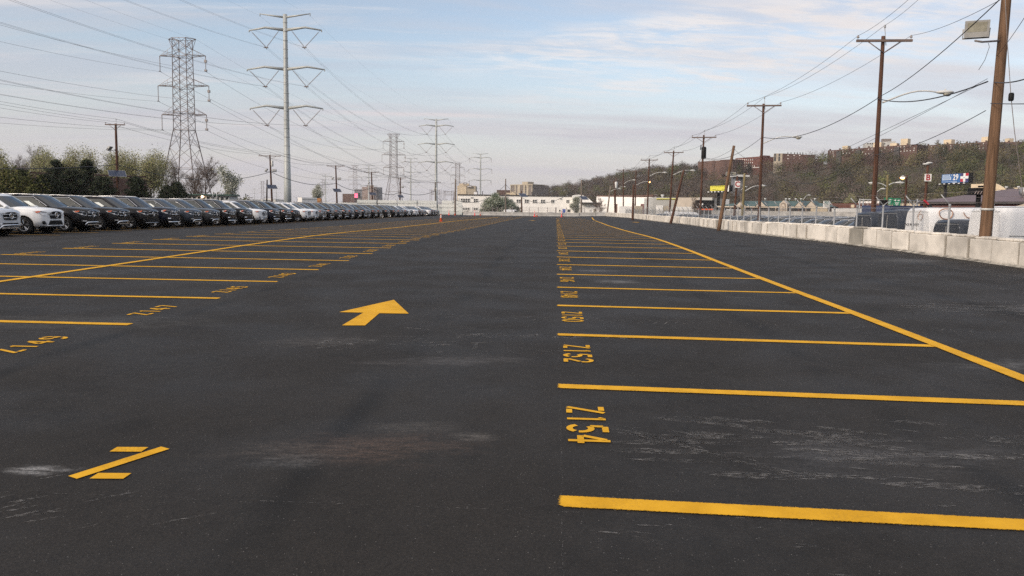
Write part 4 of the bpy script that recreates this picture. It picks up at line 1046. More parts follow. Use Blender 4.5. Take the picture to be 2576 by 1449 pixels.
    # wheels
    for c_ in (fwx, rwx):
        for s_ in (-1, 1):
            m = M(); m.lathe((c_, s_ * (Wd - .25), .37), [(.22, 0), (.345, .01), (.37, .05), (.37, .19), (.345, .235), (.27, .245), (.25, .22)], 20, axis=(0, s_, 0)); wl = m.obj('wheel', mt['rubber'], rt)
            m = M(); yb = s_ * (Wd - .035)
            m.lathe((c_, yb - s_ * .02, .37), [(.268, 0), (.268, .028), (.235, .03), (.225, .005)], 18, axis=(0, s_, 0))
            m.lathe((c_, yb - s_ * .06, .37), [(.07, 0), (.07, .05), (.04, .055)], 10, axis=(0, s_, 0))
            for q in range(5):
                for dd in (-.16, .16):
                    a = 2 * PI * q / 5 + .3; p0 = Vector((math.cos(a) * .05, 0, math.sin(a) * .05)); p1 = Vector((math.cos(a + dd) * .25, 0, math.sin(a + dd) * .25)); m.tube([Vector((c_, yb - s_ * .015, .37)) + p0, Vector((c_, yb - s_ * .005, .37)) + p1], .030, 4)
            m.obj('rim', mt['rim'], wl)
            m = M(); m.lathe((c_, s_ * (Wd - .27), .38), [(.43, 0), (.43, .02)], 16, axis=(0, s_, 0)); m.obj('wheel_well', mt['black'], rt)
    m = M(); m.box((0, 0, .40), (L - .5, Wd * 1.45, .26)); m.obj('underbody', mt['black'], rt)
    # nose
    gzc, gh, gw = (.84, .31, .45) if front != 'large' else (.89, .31, .47)
    def fxx(y): return hx - .02 - .30 * max(0, abs(y) - .2) ** 2 * 1.0 + .062
    def face(m_, pts, th=.03, mi=0):
        """panel on the rounded nose from (y,z) outline"""
        n_ = len(pts); o_ = [Vector((fxx(y) - lean * (z - .5), y, z)) for y, z in pts]
        m_.prism(o_, (-th, 0, 0), mi)
    lean = .06
    gr = M(); face(gr, [(-gw, gzc + gh * .42), (-gw * .5, gzc + gh * .52), (0, gzc + gh * .55), (gw * .5, gzc + gh * .52), (gw, gzc + gh * .42), (gw * 1.02, gzc), (gw * .88, gzc - gh * .5), (0, gzc - gh * .55), (-gw * .88, gzc - gh * .5), (-gw * 1.02, gzc)], .05)
    g_ = gr.obj('grille', mt['black'], rt)
    m = M(); nb = (-.07, .07) if front != 'large' else (-.085, .065); th = .016 if front != 'large' else .028
    if front == 'sport': nb = (0.,)
    for dz in nb:
        m.tube([(fxx(y) + .012 - lean * (gzc + dz - .5), y, gzc + dz) for y in (-gw * .97, -gw * .5, 0, gw * .5, gw * .97)], th, 5)
    m.tube([(fxx(y) + .01 - lean * (gzc - .5), y, gzc + gh * (.42 if abs(y) > gw * .9 else .52 if abs(y) > .1 else .55)) for y in (-gw, -gw * .5, 0, gw * .5, gw)], .010, 4)
    m.obj('chrome_bar', mt['chrome'], g_)
    m = M(); ex = fxx(0) + .03 - lean * (gzc - .5); er = .118
    m.tube([(ex, er * math.cos(2 * PI * i / 18), gzc + er * math.sin(2 * PI * i / 18)) for i in range(19)], .016, 5)
    for q in range(3):
        a = PI / 2 + q * 2 * PI / 3; d = Vector((0, math.cos(a), math.sin(a))); s2 = Vector((0, -math.sin(a), math.cos(a))); c0 = Vector((ex, 0, gzc))
        m.prism([c0 + s2 * .022, c0 + d * er, c0 - s2 * .022], (.014, 0, 0))
    m.obj('emblem', mt['chrome'], g_)
    for s_ in (-1, 1):
        zh = gzc + .075
        lx = lambda y: float(np.interp(abs(y), [.45, .60, .68, .78, .86, .93], [hx - .012, hx - .02, hx - .05, hx - .10, hx - .22, hx - .44]))
        out = [(.50, zh - .10), (.62, zh - .135), (.78, zh - .10), (.90, zh + .02), (.925, zh + .085), (.84, zh + .105), (.68, zh + .075), (.54, zh - .01)]
        if front == 'large': out = [(.52, zh - .11), (.64, zh - .15), (.82, zh - .11), (.90, zh + .0), (.905, zh + .08), (.82, zh + .12), (.66, zh + .10), (.53, zh + .02)]
        m = M(); o_ = [Vector((lx(y) + .035, s_ * y * (Wd / .965), z)) for y, z in out]; cen = sum(o_, Vector()) / len(o_) + Vector((.02, s_ * .012, 0))
        i_ = [p - Vector((.07, 0, 0)) for p in o_]; N = len(o_)
        m.add(o_ + [cen] + i_, [(k_, (k_ + 1) % N, N) for k_ in range(N)] + [(k_, (k_ + 1) % N, N + 1 + (k_ + 1) % N, N + 1 + k_) for k_ in range(N)])
        hl = m.obj('headlight', mt['headlamp'], rt)
        m = M(); q = [o_[3], o_[4], o_[5], (o_[3] + o_[5]) / 2 + Vector((.03, 0, -.02))]; m.poly([p + Vector((.008, s_ * .008, 0)) for p in q]); m.obj('amber_marker', mt['amber'], hl)
        m = M(); m.blob((.86, s_ * (Wd + .075), zb + .05), (.10, .13, .085), 8, 5); m.box((.88, s_ * (Wd - .03), zb - .0), (.08, .10, .05)); mr = m.obj('mirror', PAINT['black'], rt)
        m = M()
        if front == 'sport':
            face(m, [(s_ * .62, .56), (s_ * .80, .58), (s_ * .83, .50), (s_ * .76, .42), (s_ * .60, .45)], .04); m.obj('air_intake', mt['black'], rt)
        else:
            face(m, [(s_ * .58, .585), (s_ * .80, .585), (s_ * .80, .46), (s_ * .58, .46)], .04); fg = m.obj('fog_light_recess', mt['black'], rt)
            m = M(); zz = .52 if front != 'large' else .575
            m.tube([(fxx(y) + .012 - lean * (zz - .5), y, zz) for y in (s_ * .57, s_ * .69, s_ * .80)], .014 if front != 'large' else .03, 4); m.obj('chrome_strip', mt['chrome'], fg)
    m = M()
    face(m, [(-.46, .555), (.46, .555), (.52, .40), (-.52, .40)], .04) if front != 'sport' else face(m, [(-.42, .60), (.42, .60), (.56, .40), (-.56, .40)], .04)
    m.obj('lower_intake', mt['black'], rt)
    m = M()
    if front == 'skid':
        m.tube([(fxx(y) + .02 + (.0 if abs(y) < .5 else -.02), y, z) for y, z in ((-.64, .33), (-.50, .455), (-.2, .465), (.2, .465), (.50, .455), (.64, .33))], .035, 5)
        m.box((hx + .0, 0, .345), (.06, 1.0, .05))
    elif front == 'large': m.tube([(fxx(y) + .03, y, .36) for y in (-.78, -.5, 0, .5, .78)], .04, 5)
    else: m.tube([(fxx(y) + .015, y, .355) for y in (-.74, -.4, 0, .4, .74)], .013, 4)
    m.obj('skid_plate', mt['chrome'] if front != 'sport' else mt['alum'], rt)
    # sticker inside the rear door glass
    m = M(); i = 3; q = [F[0][i], F[1][i], F[1][i + 1], F[0][i + 1]]; v_, f_ = patch(q, .16, .58, .60, .90, .014, 2, 2); m.add(v_, f_); m.obj('window_sticker', mt['paper'], rt)
    remember(rt)
    return rt
SUV = {f: make_suv(*a) for f, a in (('skid', ('skid',)), ('sport', ('sport',)), ('large', ('large', 5.12, 1.85, .965)))}
used = set()
def place_suv(kind, colr, loc, rz, label, group, sticker=True, z=None):
    pr_ = SUV[kind]
    if kind not in used: used.add(kind); o = pr_; o.location = loc; o.rotation_euler = (0, 0, rz); o['label'] = label; ks = o.children
    else: o = copy_tree(pr_, loc, rz, label)
    o['group'] = group; o.scale = (.935, .935, .935)
    for ch_ in o.children:
        if ch_.name.startswith(('body', 'mirror')):
            ch_.material_slots[0].link = 'OBJECT'; ch_.material_slots[0].material = PAINT[colr]
    if not sticker:
        for ch_ in list(o.children):
            if ch_.name.startswith('window_sticker'): bpy.data.objects.remove(ch_)
    return o
# prototypes must keep their own sticker, so every first placement has one
CARS = [('skid', 'silver white'), ('sport', 'white'), ('skid', 'black'), ('skid', 'black'), ('sport', 'black'), ('large', 'navy'), ('skid', 'slate'), ('skid', 'grey'), ('large', 'black'), ('large', 'black'), ('skid', 'white'), ('large', 'navy'), ('large', 'black'), ('sport', 'black'), ('skid', 'white'), ('skid', 'white'), ('skid', 'midgrey'), ('large', 'black'), ('skid', 'grey'), ('large', 'black'), ('skid', 'slate'), ('skid', 'black'), ('large', 'black'), ('skid', 'grey'), ('skid', 'black'), ('skid', 'black'), None, ('skid', 'black'), None, ('skid', 'black'), ('skid', 'slate'), ('large', 'black'), ('skid', 'grey'), ('skid', 'white'), ('skid', 'black'), ('skid', 'white'), ('skid', 'white'), ('skid', 'black'), ('skid', 'midgrey'), ('skid', 'slate'), None, ('sport', 'white'), ('skid', 'black'), ('large', 'black'), ('skid', 'grey'), ('skid', 'midgrey')]
cname = {'white': 'white', 'silver white': 'silvery white', 'black': 'black', 'navy': 'navy black', 'slate': 'slate blue', 'grey': 'dark grey', 'midgrey': 'mid grey'}
fname = {'skid': 'with chrome skid plate', 'sport': 'with dark sporty bumper', 'large': 'with wide chrome bumper strip'}
NW = ['first', 'second', 'third', 'fourth', 'fifth', 'sixth', 'seventh', 'eighth', 'ninth', 'tenth', 'eleventh', 'twelfth', 'thirteenth', 'fourteenth', 'fifteenth', 'sixteenth', 'seventeenth', 'eighteenth', 'nineteenth', 'twentieth', 'twenty-first', 'twenty-second', 'twenty-third', 'twenty-fourth', 'twenty-fifth', 'twenty-sixth']
cr = random.Random(5); idx = 0
for i, c_ in enumerate(CARS):
    y = 33.9 + 2.80 * (i - 1); x = -20.3 + SL * .75 * (y - 33)
    if c_ is None: continue
    kind, colr = c_
    xc = x - .935 * ((4.82 / 2 - .88) if kind != 'large' else (5.12 / 2 - .88)) + cr.uniform(-.12, .08)
    if idx == 0: lab = 'silvery white SUV with chrome skid plate, cut off by the left edge'
    elif idx < 24: lab = '%s SUV %s, %s from left end of parked row' % (cname[colr], fname[kind], NW[idx])
    else: lab = '%s SUV in the distant tail of the parked row, near the white building' % {'white': 'white', 'black': 'black', 'grey': 'dark grey', 'slate': 'slate blue', 'midgrey': 'mid grey', 'navy': 'navy'}[colr]
    place_suv(kind, colr, (xc, y, gz(xc, y)), R(-2.2) + cr.uniform(-.012, .012), lab, 'SUVs parked in the long row', sticker=(kind not in used) or cr.random() < .55)
    idx += 1
for i in range(46):
    y = 33.9 + 2.80 * (i - 1) + 1.4; x = -20.3 + SL * .75 * (y - 33)
    strip('parking_line', (x - 4.5, y + .2), (x + 1.9, y - .12), .10, 'yellow stall line between the parked SUVs, %s' % ('near the left edge' if i < 8 else 'further along the row'))

# ---- vans behind the fence
def make_van(label, L, H, Wd, body, roofcol=None, rear_text=None, loc=(0, 0, 0), rz=0., group='vans behind the fence', high=True):
    """rear at local x=0, nose at x=L; sides lean in towards the roof"""
    rt = thing('cargo_van', label, 'van', loc, rz, group)
    st = [(0, .30, H - .12, .955), (.06, .28, H - .03, .985), (.5, .26, H, 1.), (L * .62, .26, H, 1.), (L - 1.95, .26, H - .06, 1.), (L - 1.55, .26, H - .35, .99), (L - .85, .28, 1.32, .97), (L - .25, .30, 1.12, .90), (L, .42, .92, .74)]
    m = M(); vs = []; nn = 0
    for x, z0, z1, k in st:
        w_ = Wd / 2 * k; r_ = min(.22, (z1 - z0) * .2); inn = .13 * (z1 - 1.1) / (2.7 - 1.1) if z1 > 1.1 else 0
        sec = [(.6 * w_, z0), (w_, z0 + .08), (w_, z0 + (z1 - z0) * .40), (w_ - inn * .35, z0 + (z1 - z0) * .65), (w_ - inn, z1 - r_), (w_ - inn - r_ * .35, z1 - r_ * .3), (w_ - inn - r_, z1), (0, z1 + .02)]
        ring_ = [(x, -y, z) for y, z in sec] + [(x, y, z) for y, z in reversed(sec[:-1])]; nn = len(ring_); vs += ring_
    fs = [(i * nn + j, (i + 1) * nn + j, (i + 1) * nn + j + 1, i * nn + j + 1) for i in range(len(st) - 1) for j in range(nn - 1)]
    m.add(vs, fs, 0, True); m.add(vs[:nn], [tuple(range(nn - 1, -1, -1))]); m.add(vs[-nn:], [tuple(range(nn))]); m.obj('body', body, rt, world=False)
    m = M(); m.poly([(L - 1.93, -Wd * .40, H - .10), (L - .90, -Wd * .44, 1.36), (L - .90, Wd * .44, 1.36), (L - 1.93, Wd * .40, H - .10)]); 
    for v_ in range(len(m.v)): m.v[v_] = (m.v[v_][0] + .03, m.v[v_][1], m.v[v_][2] + .02)
    m.obj('windscreen', mt['carglass'], rt, world=False)
    for s_ in (-1, 1):
        m = M(); y = s_ * (Wd / 2 + .004); m.poly([(L - 2.5, y, 1.30), (L - 1.15, y, 1.30), (L - 1.75, y - s_ * .06, 1.98), (L - 2.5, y - s_ * .06, 1.98)]); m.obj('side_window', mt['carglass'], rt, world=False)
        m = M(); m.box((L - 1.35, s_ * (Wd / 2 + .14), 1.45), (.12, .2, .34)); m.obj('mirror', mt['black'], rt, world=False)
        m = M()
        for zz in (.92, H * .66): m.tube([(.25, s_ * (Wd / 2 + .0 - (.03 if zz > 1.2 else 0)), zz), (L - 2.7, s_ * (Wd / 2 - (.03 if zz > 1.2 else 0)), zz)], .012, 4)
        m.tube([(2.0, s_ * (Wd / 2 - .005), .5), (2.0, s_ * (Wd / 2 - .02), H * .66 - .1), (2.15, s_ * (Wd / 2 - .035), H * .70), (3.3, s_ * (Wd / 2 - .035), H * .70)], .010, 4)
        m.obj('side_rail', mt['grey'], rt, world=False)
        for x in (1.0, L - 1.0):
            m = M(); m.lathe((x, s_ * (Wd / 2 - .24), .35), [(.2, 0), (.34, .02), (.35, .2), (.3, .245)], 16, axis=(0, s_, 0)); m.obj('wheel', mt['rubber'], rt, world=False)
        m = M(); m.box((-.012, s_ * (Wd / 2 - .10), 1.0), (.05, .14, .55)); m.obj('tail_light', mt['red'], rt, world=False)
    m = M(); m.tube([(-.008, 0, .4), (-.008, 0, H - .25)], .012, 4)
    m.tube([(-.006, -Wd * .44, H * .62), (-.006, Wd * .44, H * .62)], .009, 4)
    m.tube([(.0, -Wd * .40, H - .17), (.0, Wd * .40, H - .17)], .009, 4)
    m.obj('rear_door_seam', mt['grey'], rt, world=False)
    m = M(); m.box((-.03, -.22, H * .50), (.05, .14, .07)); m.obj('door_handle', mt['grey'], rt, world=False)
    return rt
mt['graff'] = mat('brown spray paint', (.42, .20, .10), .8, var=.5, scale=14)
mt['stencilgrey'] = mat('grey black stencil paint', (.10, .10, .105), .8, var=.4, scale=12)
darkvan = paintmat('dark blue van paint', (.028, .036, .052), .2)
dk = mt['pane']
v1 = make_van('high roofed white van with brown circle graffiti and the words JACK MONKEY', 6.6, 2.80, 2.0, PAINT['white'], loc=(16.05, 31.7, LOW), rz=R(1.5))
m = M()
text(m, 'JACK MONKEY', (-.022, .36, 2.12), .105, .004, bold=.012, face=Vector((-1, 0, 0)), sx_=1.12, spacing=1.02); m.obj('stencil_lettering', mt['stencilgrey'], v1, world=False)
m = M()
def ringmark(c_, ry, rz_, a0=0, a1=360, plane_='x', r_=.018, n=22):
    pts = []
    for i in range(n + 1):
        a = R(a0 + (a1 - a0) * i / n); j = 1 + .05 * math.sin(3 * a)
        pts.append((c_[0], c_[1] + ry * j * math.cos(a), c_[2] + rz_ * math.sin(a)) if plane_ == 'x' else (c_[0] + ry * j * math.cos(a), c_[1] + .16 * (rz_ * math.sin(a)), c_[2] + rz_ * math.sin(a)))
    m.tube(pts, r_, 4, caps=False)
ringmark((-.012, -.24, 2.43), .17, .12, 0, 360, 'x', .009); m.tube([(-.012, -.07, 2.43), (-.010, -.12, 2.58), (-.004, -.26, 2.70)], .009, 4)
ringmark((.62, -.915, 2.56), .27, .20, 0, 365, 'y', .020); ringmark((1.55, -.905, 2.64), .24, .22, 180, 360, 'y', .018)
m.tube([(.16 + .03 * i, -.985, 2.05 + .045 * math.sin(i * 1.9) + .006 * i) for i in range(16)], .006, 4)
m.obj('spray_marks', mt['graff'], v1, world=False)
v2 = make_van('high roofed white van at the right edge with a grey plate on its rear door', 6.8, 2.82, 2.0, PAINT['white'], loc=(16.0, 27.1, LOW), rz=R(1.5))
m = M(); m.box((-.02, .45, 1.32), (.012, .34, .42)); m.obj('rear_plate', mt['concgrey'], v2, world=False)
m = M(); m.bevbox((3.6, 0, 2.86), (1.1, .9, .14), .04); m.obj('roof_box', mt['whitetrim'], v2, world=False)
make_van('dark blue van with rear windows between the two white vans', 5.0, 2.36, 1.95, darkvan, loc=(15.95, 29.35, LOW), rz=R(1.5))
make_van('dark blue high van just left of the graffiti van', 6.2, 2.72, 2.0, darkvan, loc=(16.6, 35.4, LOW), rz=R(1.5))
make_van('dark blue high van, second left of the graffiti van', 6.2, 2.62, 2.0, darkvan, loc=(16.9, 38.6, LOW), rz=R(1.5))
make_van('white van far back behind the leaning poles', 5.6, 2.5, 2.0, PAINT['white'], loc=(22., 112., LOW), rz=R(3))
make_van('distant white van by the grey fence', 5.6, 2.6, 2.0, PAINT['white'], loc=(26., 128., LOW), rz=R(95))
# ---- dark SUVs in the low lot
g = M(); g.add([(17.8 + .08 * max(0, y_ - 40), y_, z_) for y_ in (41.0, 131.0) for z_ in (-2.02,)] + [(78, y_, -2.02) for y_ in (131.0, 41.0)], [(0, 3, 2, 1)])
for (ax, ay), (bx, by) in (((17.8 + .08, 41.0), (17.8 + 7.28, 131.0)), ((17.8 + .08, 41.0), (78, 41.0))): g.quad((ax, ay, -2.02), (bx, by, -2.02), (bx, by, LOW - .1), (ax, ay, LOW - .1))
tag(g.obj('lower_lot', mt['asphalt']), kind='structure', label='slightly raised paved lot packed with SUVs behind the fence')
k = 0
for col_, x0 in ((0, 20.8), (1, 27.5), (2, 35.2), (3, 42.2), (4, 49.8), (5, 57)):
    for j in range(32):
        y = 42.5 + 2.85 * j
        if y < 44 and col_ == 0: continue
        if cr.random() < .07 or y > 128: continue
        x = x0 + .03 * (y - 40)
        u = 1288 + 2000 * x / y
        if u > 2640 or u < 1540: continue
        if col_ > 2 and y < 60 and False: continue
        kind = cr.choice(['skid', 'skid', 'large', 'sport']); colr = cr.choice(['slate', 'navy', 'slate', 'grey', 'slate', 'navy', 'midgrey'] + (['white'] if col_ > 2 else []))
        o = place_suv(kind, colr, (x, y, -2.02), (0 if col_ % 2 else PI) + cr.uniform(-.03, .03), '%s SUV among the rows in the low lot behind the chain link fence' % cname[colr], 'SUVs in the low lot behind the fence', sticker=False)
        for ch_ in list(o.children):                         # only roofs and glass show over the block wall
            if ch_.name.split('.')[0] in ('wheel_well', 'underbody', 'fog_light_recess', 'lower_intake', 'skid_plate', 'air_intake', 'antenna_fin'):
                for g2_ in list(ch_.children): bpy.data.objects.remove(g2_)
                bpy.data.objects.remove(ch_)
        k += 1
# ================================================================== BUILDINGS
mt['brickred'] = mat('red brick', (.150, .068, .054), .9, var=.25, scale=.5, spec=.15)
mt['brickdark'] = mat('dark red brown brick', (.108, .066, .056), .9, var=.3, scale=.35, spec=.15)
mt['brickbrown'] = mat('brown brick', (.135, .084, .070), .9, var=.25, scale=.4, spec=.15)
mt['cream'] = mat('cream render', (.62, .52, .38), .9, var=.15, scale=.3, spec=.15)
mt['tan'] = mat('tan concrete panels', (.42, .37, .29), .9, var=.15, scale=.3, spec=.15)
mt['taupe'] = mat('grey taupe panels', (.20, .175, .16), .9, var=.12, scale=.3, spec=.15)
mt['shed'] = mat('pale grey cladding', (.46, .46, .44), .7, var=.12, scale=.3)
mt['greenroof'] = mat('dark green metal roof', (.035, .085, .068), .5, var=.25, scale=.5)
mt['stucco'] = mat('beige stucco', (.50, .44, .37), .9, var=.12, scale=.5)
mt['stuccodark'] = mat('taupe stucco', (.28, .23, .19), .9, var=.12, scale=.5)
mt['plumroof'] = mat('plum brown metal roof', (.125, .085, .090), .6, var=.15, scale=.25)
mt['barnred'] = mat('dull red brown siding', (.155, .075, .070), .8, var=.15, scale=.5)
mt['orangewall'] = mat('pale orange stucco', (.62, .36, .20), .9, var=.1)
mt['signgreen'] = mat('highway sign green', (.01, .20, .10), .5, var=.1)
mt['motelgreen'] = mat('motel sign dark green', (.03, .11, .09), .5, var=.1)
mt['bluepaint'] = mat('blue door paint', (.045, .10, .38), .5, var=.1)
mt['bluetarp'] = mat('dark blue truck body', (.035, .05, .11), .6, var=.2)
mt['yellowsign'] = mat('yellow billboard vinyl', (.66, .62, .07), .5, var=.05)
mt['bluesign'] = mat('blue billboard vinyl', (.03, .13, .36), .5, var=.1)
mt['navysign'] = mat('dark blue flag panel', (.05, .04, .14), .5, var=.1)
mt['redsign'] = mat('red flag panel', (.48, .03, .045), .5, var=.1)
mt['palesign'] = mat('pale blue caption panel', (.50, .60, .74), .5, var=.1)
mt['whitesign'] = mat('white vinyl', (.80, .80, .80), .5, var=.05)
mt['hazegrey'] = mat('grey blue concrete tower', (.16, .17, .19), .9, var=.15, scale=.1)
mt['pinktower'] = mat('brownish tower concrete', (.30, .235, .21), .9, var=.2, scale=.12, stretch=(3, 3, .1))
mt['litpink'] = emis('pink lit screen', (1., .12, .22), 1.2)
mt['glint'] = emis('booth glass sun glint', (1., .62, .36), 7.)  # glow that stands in for the sun reflected in the booth glass
def face_frame(u0, u1, Y0_, Y1_):
    """left and right ends of a facade on the bearings u0 and u1"""
    return at(u0, 528, Y0_), at(u1, 528, Y1_)
def zat(u, v, Y): return at(u, v, Y).z
class Facade:
    """vertical facade between two bearings, with u,v (bearing, elevation) lookups on its real plane"""
    def __init__(s, name, label, cat, u0, u1, Y0_, Y1_=None, group=None, zb=LOW):
        Y1_ = Y0_ if Y1_ is None else Y1_
        s.a = at(u0, 528, Y0_); s.b = at(u1, 528, Y1_); s.a.z = s.b.z = 0
        s.d = (s.b - s.a).normalized(); s.n = Vector((s.d.y, -s.d.x, 0)); s.zb = zb; s.L = (s.b - s.a).length
        s.rt = thing(name, label, cat, (s.a.x, s.a.y, zb), 0, group); s.wmesh = {}
    def P(s, u, v):
        """point of the facade plane seen on bearing (u,v)"""
        r_ = bearing(u, v); k = s.a.dot(s.n) / r_.dot(s.n); return r_ * k
    def sx(s, u, v=528): return (s.P(u, v) - s.a).dot(s.d)
    def wall(s, depth, ztop, mat_, name='wall', s0=0., s1=None, zb=None, fwd=0.):
        s1 = s.L if s1 is None else s1; zb = s.zb if zb is None else zb
        p = [s.a + s.d * q + s.n * fwd for q in (s0, s1)]; m = M()
        o_ = [Vector((p[0].x, p[0].y, zb)), Vector((p[1].x, p[1].y, zb)), Vector((p[1].x, p[1].y, ztop if not isinstance(ztop, tuple) else ztop[1])), Vector((p[0].x, p[0].y, ztop if not isinstance(ztop, tuple) else ztop[0]))]
        m.prism(o_, -s.n * depth); return m.obj(name, mat_, s.rt)
    def slab(s, s0, s1, z0, z1, mat_, name, fwd=.05, th=.1, parent=None):
        c_ = s.a + s.d * (s0 + s1) / 2 + s.n * fwd; e = Matrix((( s.d.x, -s.n.x, 0), (s.d.y, -s.n.y, 0), (0, 0, 1)))
        m = M(); m.box(Vector((c_.x, c_.y, (z0 + z1) / 2)), (s1 - s0, th, z1 - z0), e); return m.obj(name, mat_, parent or s.rt)
    def window(s, s0, s1, z0, z1, frame=.10, lights=1, mats=None, rail=True, fm='whitetrim'):
        """frame with sash bars, panes behind them"""
        key = (round(s1 - s0, 2), round(z1 - z0, 2), frame, lights, rail, fm)
        loc = s.a + s.d * (s0 + s1) / 2; loc = Vector((loc.x, loc.y, (z0 + z1) / 2)) - s.rt.location
        if key not in s.wmesh:
            w_, h = s1 - s0, z1 - z0; e = Matrix(((s.d.x, -s.n.x, 0), (s.d.y, -s.n.y, 0), (0, 0, 1))); f = M()
            O = s.n * .04
            if frame > 0:
                f.box(O + s.d * (-w_ / 2), (frame, .12, h + frame), e); f.box(O + s.d * (w_ / 2), (frame, .12, h + frame), e)
                f.box(O + Vector((0, 0, h / 2)), (w_ - frame, .11, frame), e); f.box(O * 1.4 + Vector((0, 0, -h / 2)), (w_ + frame * 1.6, .16, frame * 1.2), e)
                for i in range(1, lights): f.box(O + s.d * (-w_ / 2 + w_ * i / lights), (frame * .9, .10, h - frame), e)
                if rail:
                    for i in range(lights): f.box(O * .7 + s.d * (-w_ / 2 + w_ * (i + .5) / lights), (w_ / lights - frame, .07, frame * .5), e)
            p = M(); c_ = O * .5; p.add([c_ + s.d * x + Vector((0, 0, z)) for x, z in ((-w_ / 2, -h / 2), (w_ / 2, -h / 2), (w_ / 2, h / 2), (-w_ / 2, h / 2))], [(0, 1, 2, 3)])
            s.wmesh[key] = None
            if frame > 0:
                o = f.obj('window', mt[fm], s.rt, world=False); q = p.obj('pane', mats or mt['pane'], o, world=False); s.wmesh[key] = (o.data, q.data)
            else:
                o = p.obj('window', mats or mt['pane'], s.rt, world=False); s.wmesh[key] = (o.data, None)
        else:
            o = bpy.data.objects.new('window', s.wmesh[key][0]); C.objects.link(o); o.parent = s.rt
            if s.wmesh[key][1]: q = bpy.data.objects.new('pane', s.wmesh[key][1]); C.objects.link(q); q.parent = o
        o.location = loc; return o

# ---- white two storey building across the far end
W = Facade('white_building', 'long white two storey building with sash windows and a blue door across the far end', 'building', 1152, 1462, 300, 300)
ZR = W.P(1300, 493.2).z
W.wall(16, ZR, mt['white']); W.slab(-.15, W.L + .15, ZR, ZR + .42, mt['roofdark'], 'roof_edge', -7.9, 16.3)
def zv(v, u=1300): return W.P(u, v).z
def zpx(x): return (1800 + x / 3.68) / 1.59006
def zpy(y): return (600 + y / 3.68) / 1.59006
for x0, x1, y0, y1, li, rail in ((155, 293, 713, 769, 4, True), (346, 411, 717, 771, 2, True), (884, 918, 724, 760, 1, True), (976, 1043, 727, 781, 2, True), (1095, 1159, 728, 782, 2, True), (1214, 1279, 729, 782, 2, True), (1333, 1398, 730, 783, 2, True), (1486, 1534, 731, 784, 2, False), (1709, 1757, 733, 785, 2, False),
                                (152, 291, 847, 884, 4, True), (346, 410, 849, 886, 2, True), (468, 500, 850, 886, 2, True), (560, 612, 852, 887, 2, True), (1602, 1628, 876, 908, 1, False), (1724, 1776, 872, 918, 1, False), (1796, 1822, 880, 902, 1, False)):
    u0, u1, v0, v1 = zpx(x0), zpx(x1), zpy(y0), zpy(y1); um = (u0 + u1) / 2
    W.window(W.sx(u0), W.sx(u1), W.P(um, v1).z, W.P(um, v0).z, .16, li, None, rail)
u0, u1 = zpx(1656), zpx(1697); d_ = W.slab(W.sx(u0), W.sx(u1), LOW, W.P(u0, zpy(869)).z, mt['bluepaint'], 'door', .06, .1)
W.slab(W.sx(u1) - .35, W.sx(u1) - .2, LOW + 1.0, LOW + 1.15, mt['galv'], 'handle', .16, .08, d_)
for x, y in ((318, 700), (1622, 715)): u = zpx(x); z = W.P(u, zpy(y)).z; W.slab(W.sx(u) - .35, W.sx(u) + .35, z - .2, z + .2, mt['grey'], 'wall_light', .2, .35)
m = M(); pts = [W.P(zpx(130), zpy(705)) + W.n * .12, W.P(zpx(133), zpy(826)) + W.n * .12, W.P(zpx(190), zpy(827)) + W.n * .12]; m.tube(pts, .07, 5); m.obj('drain_pipe', mt['grey'], W.rt)
for x in (1210, 1288, 470, 395): m = M(); p = W.P(zpx(x), zpy(672)) - W.n * 5; m.tube([(p.x, p.y, ZR), (p.x, p.y, ZR + 1.6)], .14, 6); m.lathe((p.x, p.y, ZR + 1.5), [(.22, 0), (.22, .2)], 8); m.obj('roof_vent', mt['roofdark'], W.rt)
# pale mounded roofs behind its parapet
def mound(label, u0, u1, vtop, Y, depth, lumps, name='white_domed_roof'):
    A_ = at(u0, 528, Y); B_ = at(u1, 528, Y); zt_ = zat((u0 + u1) / 2, vtop, Y); z0 = ZR - 2.0
    m = M(); n = 26; vs = []
    for j in range(7):
        q = j / 6; yy = Y + depth * q
        for i in range(n + 1):
            s_ = i / n; prof_ = min(1, (math.sin(PI * s_)) ** .45) * (.93 + .07 * abs(math.sin(lumps * PI * s_))); hh = math.sin(PI * (.15 + .7 * q)) ** .5
            vs.append((A_.x + (B_.x - A_.x) * s_, yy, z0 + (zt_ - z0) * prof_ * hh))
    m.add(vs, [(j * (n + 1) + i, j * (n + 1) + i + 1, (j + 1) * (n + 1) + i + 1, (j + 1) * (n + 1) + i) for j in range(6) for i in range(n)], 0, True)
    m.add([(A_.x, Y, LOW), (B_.x, Y, LOW), (B_.x, Y, z0 + .1), (A_.x, Y, z0 + .1)], [(0, 1, 2, 3)])
    rt = thing(name, label, 'building', (A_.x, Y, LOW)); m.obj('fabric_roof', mt['whitetrim'], rt)
mound('low white mounded fabric roof above the middle of the white building', 1313, 1372, zpy(655), 318, 12, 4)
mound('small white mounded roof behind the blossom tree', 1206, 1272, zpy(650), 318, 12, 3)
mound('white mounded fabric roof above the right end of the white building', 1410, 1446, zpy(664), 318, 12, 3)
